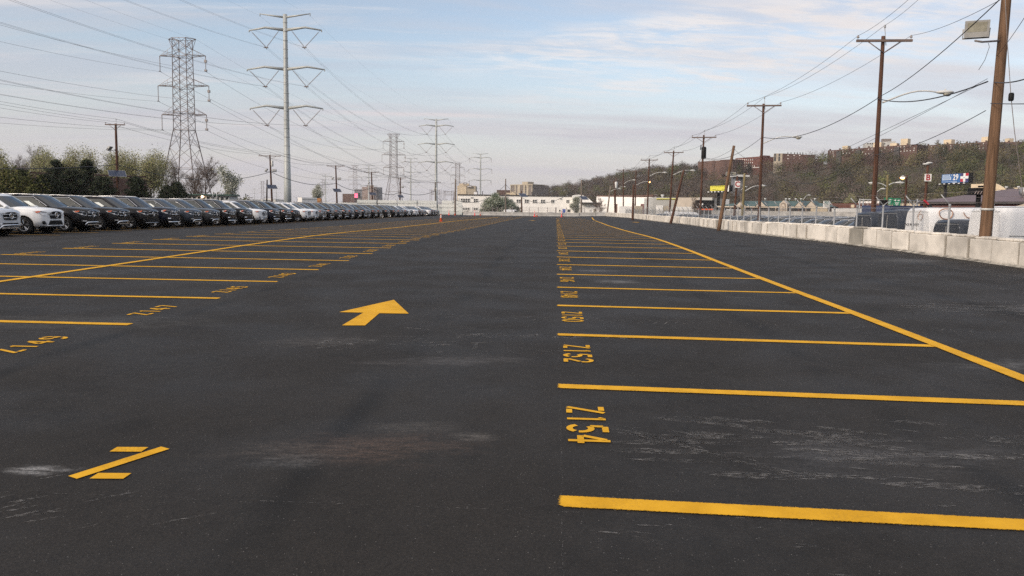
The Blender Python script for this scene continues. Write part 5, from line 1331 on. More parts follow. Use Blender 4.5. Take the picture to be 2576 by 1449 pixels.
# quonset at its right end
A_ = at(1454, 528, 298); B_ = at(1492, 528, 298); m = M(); n = 16
prof = [(B_.x - 12.0 + 11.2 * 0 + 18 * (i / n) - 6, 0) for i in range(n + 1)]
Q0, Q1 = at(1441, 528, 297).x, at(1500, 528, 297).x; zt_ = zat(1450, zpy(662), 297)
pts = [Vector((Q0, 297, LOW))] + [at(u, v, 297) for u, v in ((1441, 491.5), (1452, 489.8), (1460, 490), (1467, 491.8), (1472, 494), (1478, 497.5), (1484, 502), (1490, 507.5), (1496, 514))] + [Vector((at(1500, 528, 297).x, 297, LOW))]
rt = thing('curved_roof_hall', 'white curved roof hall attached to the right end of the white building', 'building', (Q0, 297, LOW)); 
m.prism(pts, (0, 30, 0)); m.obj('shell', mt['whitetrim'], rt)
N_ = Facade('white_annex', 'low white annex with a flat dark canopy right of the white building', 'building', 1461, 1510, 291, 291); zc_ = zat(1480, zpy(790), 291); N_.wall(5, zc_, mt['white']); N_.slab(-.6, N_.L * 1.06, zc_, zc_ + .45, mt['roofdark'], 'canopy', .4, 3.5)
N_.window(N_.sx(zpx(2052)), N_.sx(zpx(2084)), zat(1495, zpy(918), 291), zat(1495, zpy(876), 291), .14, 4, None, False); N_.slab(N_.sx(zpx(2112)), N_.sx(zpx(2146)), LOW, zat(1500, zpy(868), 291), mt['concgrey'], 'door', .06, .1)
# chain link before the building
fc = thing('chain_link_fence', 'thin chain link fence with tall bare posts before the white building', 'fence', (0, 188, LOW))
pl = [zpx(x) for x in (334, 493, 628, 697, 762, 914, 1026, 1166, 1301, 1435, 1557, 1713, 1830, 1980)]
wm = M()
for i, u in enumerate(pl):
    p = at(u, 528, 188); zt_ = zat(u, zpy(845 + .01 * i), 188); m = M(); m.tube([(p.x, p.y, LOW), (p.x, p.y, zt_)], .07 if i not in (10,) else .16, 5); m.obj('post', mt['galvd'], fc)
p0, p1 = at(pl[0], 528, 188), at(pl[-1], 528, 188)
for zz in (.9, .2, -.5): wm.tube([(p0.x, 188, zz - .3), (p1.x, 188, zz - .3)], .014, 3)
for i in range(120): x = p0.x + (p1.x - p0.x) * i / 120; wm.tube([(x, 188, -2.4), (x + .5, 188, .6)], .006, 3); wm.tube([(x + .5, 188, -2.4), (x, 188, .6)], .006, 3)
wm.obj('wire_mesh', mt['galvd'], fc)

# ---- far right low buildings
F1 = Facade('white_warehouse', 'long low white warehouse at the foot of the hill, right of the white building', 'warehouse', 1500, 1641, 330, 300); zt_ = F1.P(1580, 496).z; F1.wall(40, (F1.P(1505, 494.5).z, F1.P(1640, 496.5).z), mt['white']); F1.slab(0, F1.L, zt_ + .1, zt_ + .8, mt['brickbrown'], 'roof_edge', -1.2, 2.)
for u in (1531, 1562, 1600, 1619, 1636): p = F1.P(u, 493) - F1.n * 6; m = M(); m.lathe((p.x, p.y, zt_ - .2), [(.4, 0), (.4, .7), (.65, .8), (.6, 1.2)], 8); m.obj('roof_vent', mt['lampgrey'], F1.rt)
for u0, u1, mm in ((1549, 1553, 'brickbrown'), (1591, 1597, 'shed'), (1612, 1624, 'barnred')): F1.slab(F1.sx(u0), F1.sx(u1), LOW, F1.P(u0, 513).z, mt[mm], 'loading_door', .06, .1)
F2 = Facade('grey_shed', 'pale grey clad shed with a yellow frame, beside the white warehouse', 'warehouse', 1642, 1700, 285, 285); F2.wall(25, F2.P(1670, 497).z, mt['shed'])
m = M(); a, b, c_ = F2.P(1651, 500.5) + F2.n * .3, F2.P(1699, 500.5) + F2.n * .3, F2.P(1699, 524) + F2.n * .3; m.tube([a, b, c_], .18, 4); m.obj('yellow_frame', mt['yellowsign'], F2.rt)
F3 = Facade('beige_shop', 'beige flat roofed shop behind the black sign, left of the motel', 'building', 1701, 1791, 270, 265); F3.wall(25, F3.P(1745, 497).z, mt['stucco']); F3.slab(F3.L * .62, F3.L, F3.P(1770, 499).z - 9, F3.P(1770, 497).z + .05, mt['shed'], 'grey_panel', .07, .1)
S3 = Facade('black_trailer', 'black box with a small white sign plate standing before the beige shop', 'trailer', 1755, 1796, 205, 205); S3.wall(3, S3.P(1775, 503.5).z, mt['black'], zb=S3.P(1775, 523).z); m = M(); 
q = [S3.P(u, v) + S3.n * .06 for u, v in ((1757.5, 516), (1768, 516), (1768, 511.5), (1757.5, 511.5))]; S3.slab(S3.sx(1757.5), S3.sx(1768), q[0].z, q[2].z, mt['whitesign'], 'sign_plate', .05, .06); S3.slab(S3.sx(1755), S3.sx(1796), q[0].z - 1.3, q[0].z - .9, mt['orange'], 'orange_skirt', .06, .1); S3.slab(S3.L * .1, S3.L * .9, LOW, S3.P(1775, 523).z - .02, mt['black'], 'underframe', -1.5, 1.2)
F4 = Facade('orange_shop', 'small pale orange building between the beige shop and the motel', 'building', 1789, 1812, 280, 280); F4.wall(15, F4.P(1800, 501).z, mt['orangewall'])
# ---- motel with the green roof
MO = Facade('motel', 'two storey motel with dark green roof, small gables and an arched centre panel', 'motel', 1818, 2076, 205, 190)
ze = MO.P(1950, 519).z; zr_ = MO.P(1950, 505).z
MO.wall(11, ze, mt['stuccodark'])
m = M(); s0, s1 = -.8, MO.L + .8
def mp(s_, f_, z): p = MO.a + MO.d * s_ + MO.n * f_; return Vector((p.x, p.y, z))
m.quad(mp(s0, 1.9, ze), mp(s1, 1.9, ze), mp(s1 - 6, -5.5, zr_), mp(s0 + 6, -5.5, zr_)); m.quad(mp(s1, -13, ze), mp(s0, -13, ze), mp(s0 + 6, -5.5, zr_), mp(s1 - 6, -5.5, zr_))
m.poly([mp(s0, 1.9, ze), mp(s0 + 6, -5.5, zr_), mp(s0, -13, ze)]); m.poly([mp(s1, 1.9, ze), mp(s1, -13, ze), mp(s1 - 6, -5.5, zr_)]); m.obj('roof', mt['greenroof'], MO.rt)
MO.slab(s0, s1, ze - .35, ze - .04, mt['stucco'], 'eave_board', 1.7, .3)
for u in (1870, 1920, 2018, 2046): 
    c_ = MO.sx(u); hw_ = MO.sx(u + 13) - c_; m = M(); zt_ = MO.P(u, 506.5).z
    m.prism([mp(c_ - hw_, 2.0, ze - .02), mp(c_ + hw_, 2.0, ze - .02), mp(c_, 2.0, zt_)], -MO.n * 3.5); g_ = m.obj('gable', mt['stucco'], MO.rt)
    m = M(); m.quad(mp(c_ - hw_ * 1.1, 2.15, ze - .1), mp(c_, 2.15, zt_ + .15), mp(c_, -3, zt_ + .15), mp(c_ - hw_ * 1.1, -2, ze - .1)); m.quad(mp(c_ + hw_ * 1.1, 2.15, ze - .1), mp(c_ + hw_ * 1.1, -2, ze - .1), mp(c_, -3, zt_ + .15), mp(c_, 2.15, zt_ + .15)); m.obj('gable_roof', mt['greenroof'], g_)
c_ = MO.sx(1978.5); hw_ = MO.sx(1988) - c_; zt_ = MO.P(1978, 504.5).z; zq = MO.P(1978, 512).z; zz0 = LOW
m = M(); m.prism([mp(c_ - hw_, 2.6, zz0), mp(c_ + hw_, 2.6, zz0), mp(c_ + hw_, 2.6, zq), mp(c_ + hw_ * .7, 2.6, zq + .1), mp(c_, 2.6, zt_), mp(c_ - hw_ * .7, 2.6, zq + .1), mp(c_ - hw_, 2.6, zq)], -MO.n * 2.5); pn = m.obj('centre_panel', mt['stucco'], MO.rt)
for k_, (q, nm, mm) in enumerate(((.66, 'outer_arch', 'stuccodark'), (.44, 'inner_arch', 'stucco'), (.16, 'niche', 'stuccodark'))):
    m = M(); f_ = 2.68 + .07 * k_; r_ = hw_ * q; h = zq + .4 - (1 - q) * 1.4; m.prism([mp(c_ - r_, f_, zz0), mp(c_ + r_, f_, zz0)] + [mp(c_ + r_ * math.cos(PI * i / 8), f_, h - r_ * .5 + r_ * math.sin(PI * i / 8)) for i in range(9)], -MO.n * .06); m.obj(nm, mt[mm], pn)
for u in list(range(1824, 2076, 19)):
    if abs(u - 1978) < 14: continue
    c_ = MO.sx(u); MO.slab(c_ - .12, c_ + .12, LOW, ze - .36, mt['stuccodark'] if u % 2 else mt['brickbrown'], 'porch_post', 1.7, .25)
    MO.slab(c_ + .55, c_ + 1.45, ze - 2.7, ze - .7, mt['pane'], 'door', .05, .08)
MO.slab(0, MO.L, ze - 3.1, ze - 2.85, mt['stucco'], 'balcony_slab', .9, 1.7); MO.slab(0, MO.L, ze - 2.84, ze - 1.95, mt['stucco'], 'balcony_parapet', 1.62, .1)
for u in (1905, 1958, 1967, 1983, 1997, 2032): p = mp(MO.sx(u), -5.5, zr_ - .1); m = M(); m.lathe(p, [(.15, 0), (.15, .5), (.3, .55), (.25, .8)], 7); m.obj('roof_vent', mt['lampgrey'], MO.rt)
m = M(); 
SM = Facade('motel_sign', 'white framed roadside sign with the word MOTEL on dark green', 'sign', 2072, 2087, 150, 150); SM.wall(.35, SM.P(2079, 505.5).z, mt['whitetrim'], 'frame', zb=SM.P(2079, 522).z)
SM.slab(.08, SM.L - .08, SM.P(2079, 514).z, SM.P(2079, 506.5).z, mt['motelgreen'], 'green_panel', .03, .06); SM.slab(.08, SM.L - .08, SM.P(2079, 519.5).z, SM.P(2079, 515.5).z, mt['shed'], 'message_panel', .03, .06)
m = M(); pp = SM.P(2079.5, 511.6); text(m, 'MOTEL', pp + SM.n * .09, .30, .01, bold=.03); m.obj('lettering', mt['whitesign'], SM.rt)
for s_ in (.06, SM.L - .06): m = M(); p = SM.a + SM.d * s_ - SM.n * .17; m.tube([(p.x, p.y, LOW), (p.x, p.y, SM.P(2079, 522).z)], .06, 6); m.obj('leg', mt['whitetrim'], SM.rt)
F5 = Facade('brick_shop', 'low red brown brick shop right of the motel sign', 'building', 2088, 2165, 200, 186); F5.wall(15, F5.P(2120, 511.5).z, mt['brickred']); F5.slab(F5.sx(2141), F5.sx(2149), F5.P(2145, 522).z, F5.P(2145, 514.5).z, mt['cream'], 'sign_board', .05, .08)
F6 = Facade('beige_block', 'low beige commercial building behind the highway signs', 'building', 2166, 2318, 195, 170); F6.wall(20, F6.P(2240, 512).z, mt['cream']); F6.slab(-2, F6.L * .32, F6.P(2180, 512).z, F6.P(2180, 506).z, mt['white'], 'parapet', -1, 1.5)
# highway sign gantry
HG = thing('sign_gantry', 'overhead highway gantry carrying two green direction signs', 'sign gantry', (at(2166, 528, 140)))
m = M(); a = at(2163, 502, 140); b = at(2310, 505, 140)
for dz in (0, -1.3): m.tube([a + Vector((0, 0, dz)), b + Vector((0, 0, dz))], .09, 5)
for i in range(15): p = a.lerp(b, i / 14); q = a.lerp(b, min(1, (i + 1) / 14)); m.tube([p, p - Vector((0, 0, 1.3))], .05, 4); m.tube([p, q - Vector((0, 0, 1.3))], .04, 3)
m.obj('truss', mt['galv'], HG)
for u in (2163, 2172, 2308): p = at(u, 500, 140); m = M(); m.tube([(p.x, p.y, LOW), p], .13, 6); m.obj('column', mt['galv'], HG)
for u0, u1, v0, v1, lines in ((2223, 2246, 497.5, 515.5, (('7', 0),)), (2246.5, 2266, 499, 518, ())):
    p0, p1 = at(u0, v1, 139.7), at(u1, v0, 139.7); m = M(); m.box((p0 + p1) / 2, (p1.x - p0.x, .06, p1.z - p0.z)); sg = m.obj('green_sign', mt['signgreen'], HG)
    m = M(); cx = (p0.x + p1.x) / 2; wd = p1.x - p0.x; hh = p1.z - p0.z; f_ = p0.y - .04
    for k_ in range(3):
        z = p0.z + hh * (.14 + .15 * k_); m.box((cx, f_, z), (wd * (.35 + .12 * k_), .02, hh * .06))
    m.lathe((cx - wd * .22, f_, p0.z + hh * .72), [(hh * .13, 0), (hh * .13, .02)], 10, axis=(0, -1, 0)); m.box((cx + wd * .2, f_, p0.z + hh * .72), (wd * .25, .02, hh * .12))
    m.obj('sign_legend', mt['whitesign'], sg)
TLt = thing('traffic_signal', 'black traffic signal heads hanging left of the greenish lamp pole', 'traffic signal', at(2221, 528, 70)); m = M(); p = at(2221, 506, 70); m.tube([(p.x, p.y, LOW), (p.x, p.y, p.z)], .07, 6); m.obj('post', mt['black'], TLt)
for dx in (-.16, .18): m = M(); m.bevbox(p + Vector((dx, -.1, -.45)), (.3, .25, 1.15), .04); [m.lathe(p + Vector((dx, -.24, -.45 + dz)), [(.11, 0), (.12, .12), (.10, .12), (.09, .01)], 8, axis=(0, -1, 0)) for dz in (-.35, 0, .35)]; m.obj('signal_head', mt['black'], TLt)
# box truck and low white wall behind the SUV lot
BT = Facade('box_truck', 'dark blue box truck body standing behind the vans', 'truck', 2238, 2322, 52, 53); BT.wall(2.4, BT.P(2280, 517.5).z, mt['bluetarp'], 'cargo_box', zb=LOW + 1.0); BT.slab(.3, BT.L * .8, LOW + .5, LOW + .98, mt['black'], 'chassis', -1.2, 2.0)
for s_ in (.9, BT.L - 1.0):
    m = M(); p = BT.a + BT.d * s_ - BT.n * .2; m.lathe((p.x, p.y, LOW + .45), [(.3, 0), (.45, .03), (.45, .3)], 14, axis=tuple(BT.n)); m.obj('wheel', mt['rubber'], BT.rt)
LW_ = Facade('low_wall', 'long low whitewashed wall along the far side of the SUV lot', 'wall', 1790, 2262, 135, 118); LW_.wall(.4, LW_.P(2000, 531.5).z, mt['jersey'])
TR = [('white_trailer', 'white box trailer roof showing right of the low white wall', 2106, 2200, 523.5, 533, 'whitetrim'), ('orange_truck', 'pale orange flatbed body above the low white wall', 2052, 2082, 522.5, 531, 'cream'), ('white_trailer', 'small white trailer near the greenish lamp pole', 1836, 1868, 526, 535, 'whitetrim')]
for nm, lab, u0, u1, v0, v1, mm in TR:
    f_ = Facade(nm, lab, 'trailer', u0, u1, 142, 142); f_.wall(2.4, f_.P(u0, v0).z, mt[mm], 'body', zb=LOW + .9); f_.slab(.4, f_.L - .4, LOW + .4, LOW + .88, mt['black'], 'chassis', -1.2, 1.8)
# misc truck tops in front of the warehouse
for k_, (u0, u1, v0, mm, lab) in enumerate(((1655, 1668, 516.5, 'whitetrim', 'small white box truck before the grey shed'), (1669, 1682, 518, 'tan', 'tan crate stack before the grey shed'), (1560, 1590, 519, 'whitetrim', 'low white truck before the white warehouse'), (1600, 1616, 518, 'tan', 'brown cargo boxes before the white warehouse'), (1703, 1740, 520, 'whitetrim', 'white truck roof by the bare shrub tree'))):
    f_ = Facade('parked_truck', lab, 'truck', u0, u1, 170, 170); f_.wall(2.2, f_.P(u0, v0).z, mt[mm], 'cargo_box', zb=LOW + .8); f_.slab(.3, f_.L - .3, LOW + .35, LOW + .78, mt['black'], 'chassis', -1.1, 1.7)
# ---- plum roofed hall
PB = Facade('plum_roof_hall', 'large hall with a broad plum brown hipped roof at the right edge', 'building', 2313, 2760, 112, 92)
ze = PB.P(2330, 508).z; zr_ = PB.P(2450, 486).z
PB.wall(26, ze, mt['barnred'])
def mp(s_, f_, z): p = PB.a + PB.d * s_ + PB.n * f_; return Vector((p.x, p.y, z))
s0, s1 = -.3, PB.L + .3; sr = PB.sx(2362) * 112 / 100
m = M(); A1, B1, C1, D1 = mp(s0, .5, ze), mp(s1, .5, ze), mp(s1, -26.5, ze), mp(s0, -26.5, ze); E1, F1_ = mp(sr + 1.0, -13, zr_ + .9), mp(s1 - 1, -13, zr_ + .9)
m.quad(A1, B1, F1_, E1); m.quad(C1, D1, E1, F1_); m.poly([D1, A1, E1]); m.poly([B1, C1, F1_]); m.obj('roof', mt['plumroof'], PB.rt)
PB.slab(s0, s1, ze - .28, ze - .03, mt['roofdark'], 'gutter', .5, .15)
for u in (2380, 2408, 2436, 2540, 2574): p = mp(PB.sx(u) * 1.07, -12.6, zr_ + .85); m = M(); m.lathe(p, [(.10, 0), (.10, .2), (.22, .22), (.18, .42)], 7); m.obj('roof_vent', mt['lampgrey'], PB.rt)
p = mp(PB.sx(2530), -4.5, ze + (zr_ - ze) * .38); m = M(); m.tube([p + Vector((-.9, 0, .95)), p + Vector((.9, 0, .95))], .55, 10); m.box(p + Vector((0, 0, .25)), (1.1, .8, .9)); m.obj('roof_fan', mt['galv'], PB.rt)
G2 = Facade('pale_gable_shed', 'pale grey gable roof at the far right edge behind the white van', 'building', 2542, 2700, 60, 55); a_, b_ = G2.a, G2.b; m = M(); zz_ = G2.P(2545, 523).z; zt_ = zat(2590, 499, 58)
m.prism([Vector((a_.x, a_.y, LOW)), Vector((b_.x, b_.y, LOW)), Vector((b_.x, b_.y, zz_)), ((a_ + b_) / 2) * Vector((1, 1, 0)).length / 1.41421 * 0 + Vector(((a_.x + b_.x) / 2, (a_.y + b_.y) / 2, zt_)), Vector((a_.x, a_.y, zz_))], (5.6, 9, 0)); m.obj('wall', mt['stucco'], G2.rt)
BB = Facade('beige_store', 'beige store with a curved parapet and dark windows behind the plum roof', 'building', 2440, 2760, 190, 160); ze = BB.P(2540, 472.5).z; BB.wall(20, ze, mt['cream']); 
c0, c1 = BB.sx(2493), BB.sx(2520); m = M()
def mp2(s_, f_, z): p = BB.a + BB.d * s_ + BB.n * f_; return Vector((p.x, p.y, z))
m.prism([mp2(c0 - 6, .1, ze - .3), mp2(c1, .1, ze - .3)] + [mp2(c1 - (c1 - c0) * i / 8, .1, ze + 1.1 * math.sin(PI * .5 * i / 8)) for i in range(9)] + [mp2(c0 - 6, .1, ze + 1.1)], -BB.n * .5); m.obj('curved_parapet', mt['cream'], BB.rt)
for u in (2485, 2506, 2518, 2530): BB.window(BB.sx(u), BB.sx(u + 6), BB.P(u, 483.5).z, BB.P(u, 479).z, .12, 1, None, False)
m = M(); m.box(mp2(BB.sx(2552), .5, BB.P(2552, 478).z), (4.2, .5, .55), Matrix.Rotation(R(18), 3, 'Y')); m.obj('dark_awning', mt['roofdark'], BB.rt)
# ---- billboards
def billboard(name, label, u0, u1, v0, v1, Y, uc, vbase, facemat, lean=.0):
    f_ = Facade(name, label, 'billboard', u0, u1, Y * (1 + lean), Y); z1, z0 = f_.P((u0 + u1) / 2, v0).z, f_.P((u0 + u1) / 2, v1).z
    f_.wall(1.6, z1, mt['black'], 'board', zb=z0); f_.slab(f_.L * .02, f_.L, z0 + .25, z1 - .1, facemat, 'face', .04, .06)
    f_.slab(-.6, f_.L + .2, z0 - .5, z0 - .25, mt['black'], 'catwalk', .6, 1.3)
    for i in range(6): s_ = f_.L * (.06 + .18 * i); f_.slab(s_ - .3, s_ + .3, z0 - .22, z0 + .05, mt['whitesign'], 'flood_lamp', 1.1, .3)
    p = f_.P(uc, v1) - f_.n * .9; m = M(); m.tube([(p.x, p.y, LOW), (p.x, p.y, z0)], .5, 10); m.obj('column', mt['black'], f_.rt)
    return f_, z0, z1
B1, z0, z1 = billboard('billboard', 'blue billboard with a large white 29 and a red, white and blue cross flag panel', 2363, 2431, 437, 461.5, 260, 2373, 487, mt['bluesign'], .05)
h = z1 - z0; fc_ = [o for o in B1.rt.children if o.name.startswith('face')][0]
def on_board(F, s0, s1, a, b, mm, nm, fwd=.09): return F.slab(F.L * s0, F.L * s1, z0 + h * a, z0 + h * b, mt[mm], nm, fwd, .04, fc_)
on_board(B1, .05, .33, .74, .93, 'palesign', 'caption_panel'); on_board(B1, .05, .38, .36, .70, 'palesign', 'caption_panel')
for a in (.62, .54, .46): on_board(B1, .08, .35, a, a + .025, 'bluesign', 'caption_line', .13)
on_board(B1, .08, .30, .82, .86, 'bluesign', 'caption_line', .13)
on_board(B1, .03, .60, .17, .21, 'palesign', 'caption_line'); on_board(B1, .42, .60, .05, .11, 'palesign', 'caption_line')
for s0, s1, a, b, mm in ((.72, .82, .70, .98, 'navysign'), (.90, 1.0, .70, .98, 'redsign'), (.72, .82, .12, .42, 'redsign'), (.90, 1.0, .12, .42, 'navysign'), (.72, .82, .43, .69, 'whitesign'), (.90, 1.0, .43, .69, 'whitesign'), (.82, .90, .12, .98, 'whitesign')): on_board(B1, s0, s1, a, b, mm, 'flag_panel')
m = M(); pc = B1.a + B1.d * B1.L * .86 + B1.n * .13; m.lathe((pc.x, pc.y, z0 + h * .56), [(h * .085, 0), (h * .085, .03)], 12, axis=tuple(B1.n)); m.obj('flag_crest', mt['palesign'], fc_)
m = M(); pc = B1.a + B1.d * B1.L * .545 + B1.n * .12; text(m, '29', Vector((pc.x, pc.y, z0 + h * .60)), h * .58, .02, bold=.03, sx_=1.05, face=Vector((B1.n.x, B1.n.y, 0)))
pc = B1.a + B1.d * B1.L * .395 + B1.n * .12; text(m, '$', Vector((pc.x, pc.y, z0 + h * .85)), h * .16, .02, face=Vector((B1.n.x, B1.n.y, 0))); m.obj('price_lettering', mt['whitesign'], fc_)
B2, z0, z1 = billboard('billboard', 'yellow billboard with black lettering behind the leaning pole', 1784, 1832, 466.5, 482, 262, 1803, 500, mt['yellowsign'], .03); h = z1 - z0; fc_ = [o for o in B2.rt.children if o.name.startswith('face')][0]
on_board(B2, .84, 1.0, .0, .99, 'whitesign', 'picture_panel'); 
m = M(); pc = B2.a + B2.d * B2.L * .93 + B2.n * .14; m.blob((pc.x, pc.y, z0 + h * .5), (h * .12, .03, h * .34), 10, 6); m.obj('picture_figure', mt['stuccodark'], fc_)
m = M(); pc = B2.a + B2.d * B2.L * .43 + B2.n * .10; text(m, '1-800', Vector((pc.x + .4, pc.y, z0 + h * .38)), h * .15, .01, bold=.01, sx_=1.3)
for s0, s1, a in ((.08, .80, .80), (.12, .34, .36), (.62, .76, .36), (.30, .62, .16)):
    c_ = B2.a + B2.d * B2.L * (s0 + s1) / 2 + B2.n * .10; k_ = int((s1 - s0) * 30)
    for i in range(k_): q = B2.a + B2.d * B2.L * (s0 + (s1 - s0) * (i + .5) / k_) + B2.n * .10; m.box((q.x, q.y, z0 + h * a), (B2.L * (s1 - s0) / k_ * .6, .02, h * (.05 + .03 * (i % 3))))
m.obj('lettering', mt['black'], fc_)
# billboard seen end on
EB = thing('billboard_structure', 'black billboard structure seen end on, left of the floodlight pole', 'billboard', at(2460, 528, 60)); p = at(2462, 490, 60)
m = M(); m.tube([(p.x, p.y, LOW), (p.x, p.y, p.z)], [.20, .17], 10); m.obj('column', mt['black'], EB)
m = M(); m.box(p + Vector((-.05, .3, .30)), (.62, 1.1, .42)); m.box(p + Vector((-.05, .1, .02)), (1.25, 1.3, .07)); m.box(p + Vector((.75, .1, .10)), (.8, .2, .2)); m.box(p + Vector((.3, -.5, .38)), (.5, .08, .25)); m.box(p + Vector((.35, .1, .62)), (.5, .5, .12)); m.obj('frame', mt['black'], EB)
m = M(); [m.tube([p + Vector((dx, -.55, .03)), p + Vector((dx + .12, -.55, .26))], .03, 4) for dx in (-.62, -.42, -.2, .3, .5)]; m.obj('catwalk_rail', mt['galvd'], EB)
m = M()
CR = thing('crane_boom', 'small red loader boom tip showing above the white van', 'crane', at(2330, 528, 45)); m.box(at(2331, 510, 45), (.42, .09, .09), Matrix.Rotation(R(42), 3, 'Y')); m.obj('boom_tip', mt['redsign'], CR); m = M(); m.tube([at(2336, 514, 45), at(2346, 530, 45), at(2346, 600, 45)], .1, 6); m.obj('boom', mt['black'], CR)

# ---- buildings on the hill
def gridwin(F, us, vs, du, dv, mm, skip=.0, seed=1):
    r_ = random.Random(seed)
    for v in vs:
        for u in us:
            if r_.random() < skip: continue
            s0, s1 = F.sx(u), F.sx(u + du); z = F.P(u, v).z; dz = F.P(u, v - dv).z - z
            F.window(s0, s0 + round(s1 - s0, 1), z, z + round(dz, 1), 0., 1, mt[mm])
H1 = Facade('red_brick_block', 'red brick block with rows of white windows on the hilltop behind the transformer pole', 'building', 1845, 1907, 600, 575, zb=15); H1.wall(30, (H1.P(1845, 398.5).z, H1.P(1906, 394).z), mt['brickred']); H1.slab(0, H1.L, H1.P(1870, 424).z, H1.P(1870, 422.6).z, mt['whitetrim'], 'string_course', .1, .2)
gridwin(H1, [1848 + 4.9 * i for i in range(10)], (404, 411.5, 420), 1.5, 3.4, 'whitetrim', .05)
H1.slab(H1.L * .84, H1.L, H1.P(1900, 396).z, H1.P(1900, 391.5).z, mt['brickred'], 'roof_house', -6, 6)
H2 = Facade('red_brick_block', 'plain red brick block left of the white windowed one on the hilltop', 'building', 1752, 1846, 610, 585, zb=13); H2.wall(25, (H2.P(1752, 407).z, H2.P(1845, 401).z), mt['brickbrown']); gridwin(H2, (1762, 1768, 1790, 1796, 1813, 1818, 1835), (410, 417, 425), 1.4, 2.2, 'pane', .15, 3)
H2.slab(H2.L * .38, H2.L * .46, 15, H2.P(1790, 404).z, mt['brickdark'], 'recessed_balconies', .15, .4); H2.slab(H2.L * .66, H2.L * .99, H2.P(1820, 440).z, H2.P(1820, 402.5).z, mt['brickdark'], 'front_wing', 1.5, 3)
H3 = Facade('brick_block', 'dark flat roofed block with a cream end wall on the hilltop', 'building', 1962, 2044, 560, 555, zb=20); H3.wall(20, (H3.P(1962, 386).z, H3.P(2044, 390).z), mt['brickdark']); H3.slab(-5.5, 0, 18, H3.P(1950, 386).z, mt['tan'], 'end_wall', -2, 4); gridwin(H3, (1975, 1990, 2004), (392, 400), 2.2, 2.2, 'whitetrim', .2, 5)
for k_, z_ in enumerate((392, 399, 405)): H3.window(-5.4, -4.2, H3.P(1948, z_).z - .2, H3.P(1948, z_).z + 1.5, 0, 1, mt['pane']); H3.window(-2.6, -1.4, H3.P(1955, z_).z - .2, H3.P(1955, z_).z + 1.5, 0, 1, mt['pane'])
m = M(); [m.tube([H3.P(u, 387.5) - H3.n * 5, H3.P(u, 382) - H3.n * 5], .35, 5) for u in (1984, 1992, 2001, 2008, 2015, 2022)]; m.obj('roof_vents', mt['roofdark'], H3.rt)
H4 = Facade('brick_block', 'low grey brown block below the cream ended one on the hillside', 'building', 1985, 2066, 545, 540, zb=18); H4.wall(15, (H4.P(1985, 398).z, H4.P(2066, 400).z), mt['brickdark']); gridwin(H4, (2040, 2046, 2060), (405,), 2.5, 2.6, 'whitetrim')
def long_block(label, u0, u1, Y_0, Y_1, v0, v1, houses, seed):
    F = Facade('long_brick_block', label, 'building', u0, u1, Y_0, Y_1, zb=22); F.wall(16, (F.P(u0, v0).z, F.P(u1, v1).z), mt['brickdark'])
    r_ = random.Random(seed); n_ = int((u1 - u0) / 8)
    for i in range(n_):
        u = u0 + 5 + i * 8; vt = v0 + (v1 - v0) * (u - u0) / (u1 - u0)
        for k_ in range(3):
            if r_.random() < .5: s_ = F.sx(u + r_.uniform(-1.2, 1.2)); z = F.P(u, vt + 5.5 + 5.6 * k_).z; F.window(s_, s_ + .6, z, z + .7, 0, 1, mt['shed'] if r_.random() < .55 else mt['pane'])
        if i % 3 == 0: s_ = F.sx(u); zt_ = F.P(u, vt).z; F.slab(s_ - .4, s_ + .4, zt_ - .2, zt_ + .9, mt['brickdark'], 'parapet_stub', -.4, .7)
        if i % 6 == 3: s_ = F.sx(u); zt_ = F.P(u, vt).z; F.slab(s_ - 1.6, s_ + 1.6, zt_ - 9, zt_ - 1, mt['roofdark'], 'fire_escape', .6, 1.0)
    for u, wd, hh in houses: s_ = F.sx(u); zt_ = F.P(u, v0 + (v1 - v0) * (u - u0) / (u1 - u0)).z; F.slab(s_, s_ + wd, zt_ - .3, zt_ + hh, mt['cream'], 'penthouse', -6, 4)
    return F
LB1 = long_block('long dark brick block with cream penthouses on the ridge left of the tall lamp pole', 2075, 2297, 520, 478, 379, 363, ((2103, 3.6, 2.6), (2180, 5, 3.2), (2222, 4, 2.), (2248, 4.2, 4.2)), 3)
H5 = Facade('roof_terrace_block', 'grey set back upper storey above the long brick block', 'building', 2168, 2243, 545, 540, zb=25); H5.wall(12, (H5.P(2168, 360).z, H5.P(2243, 355).z), mt['shed']); H5.slab(H5.L * .56, H5.L * .86, 36, H5.P(2220, 349).z, mt['taupe'], 'dark_penthouse', -3, 5); gridwin(H5, [2172 + 6 * i for i in range(8)], (363,), 3.6, 3, 'pane')
LB2 = long_block('long dark brick block on the ridge between the tall lamp pole and the floodlight pole', 2319, 2480, 515, 480, 366.5, 357, ((2353, 5, 3.2), (2447, 4.6, 3.4)), 8)
LB3 = long_block('dark brick block on the ridge right of the floodlight pole', 2495, 2570, 530, 510, 358.5, 357.5, ((2504, 3, 2.4),), 11)
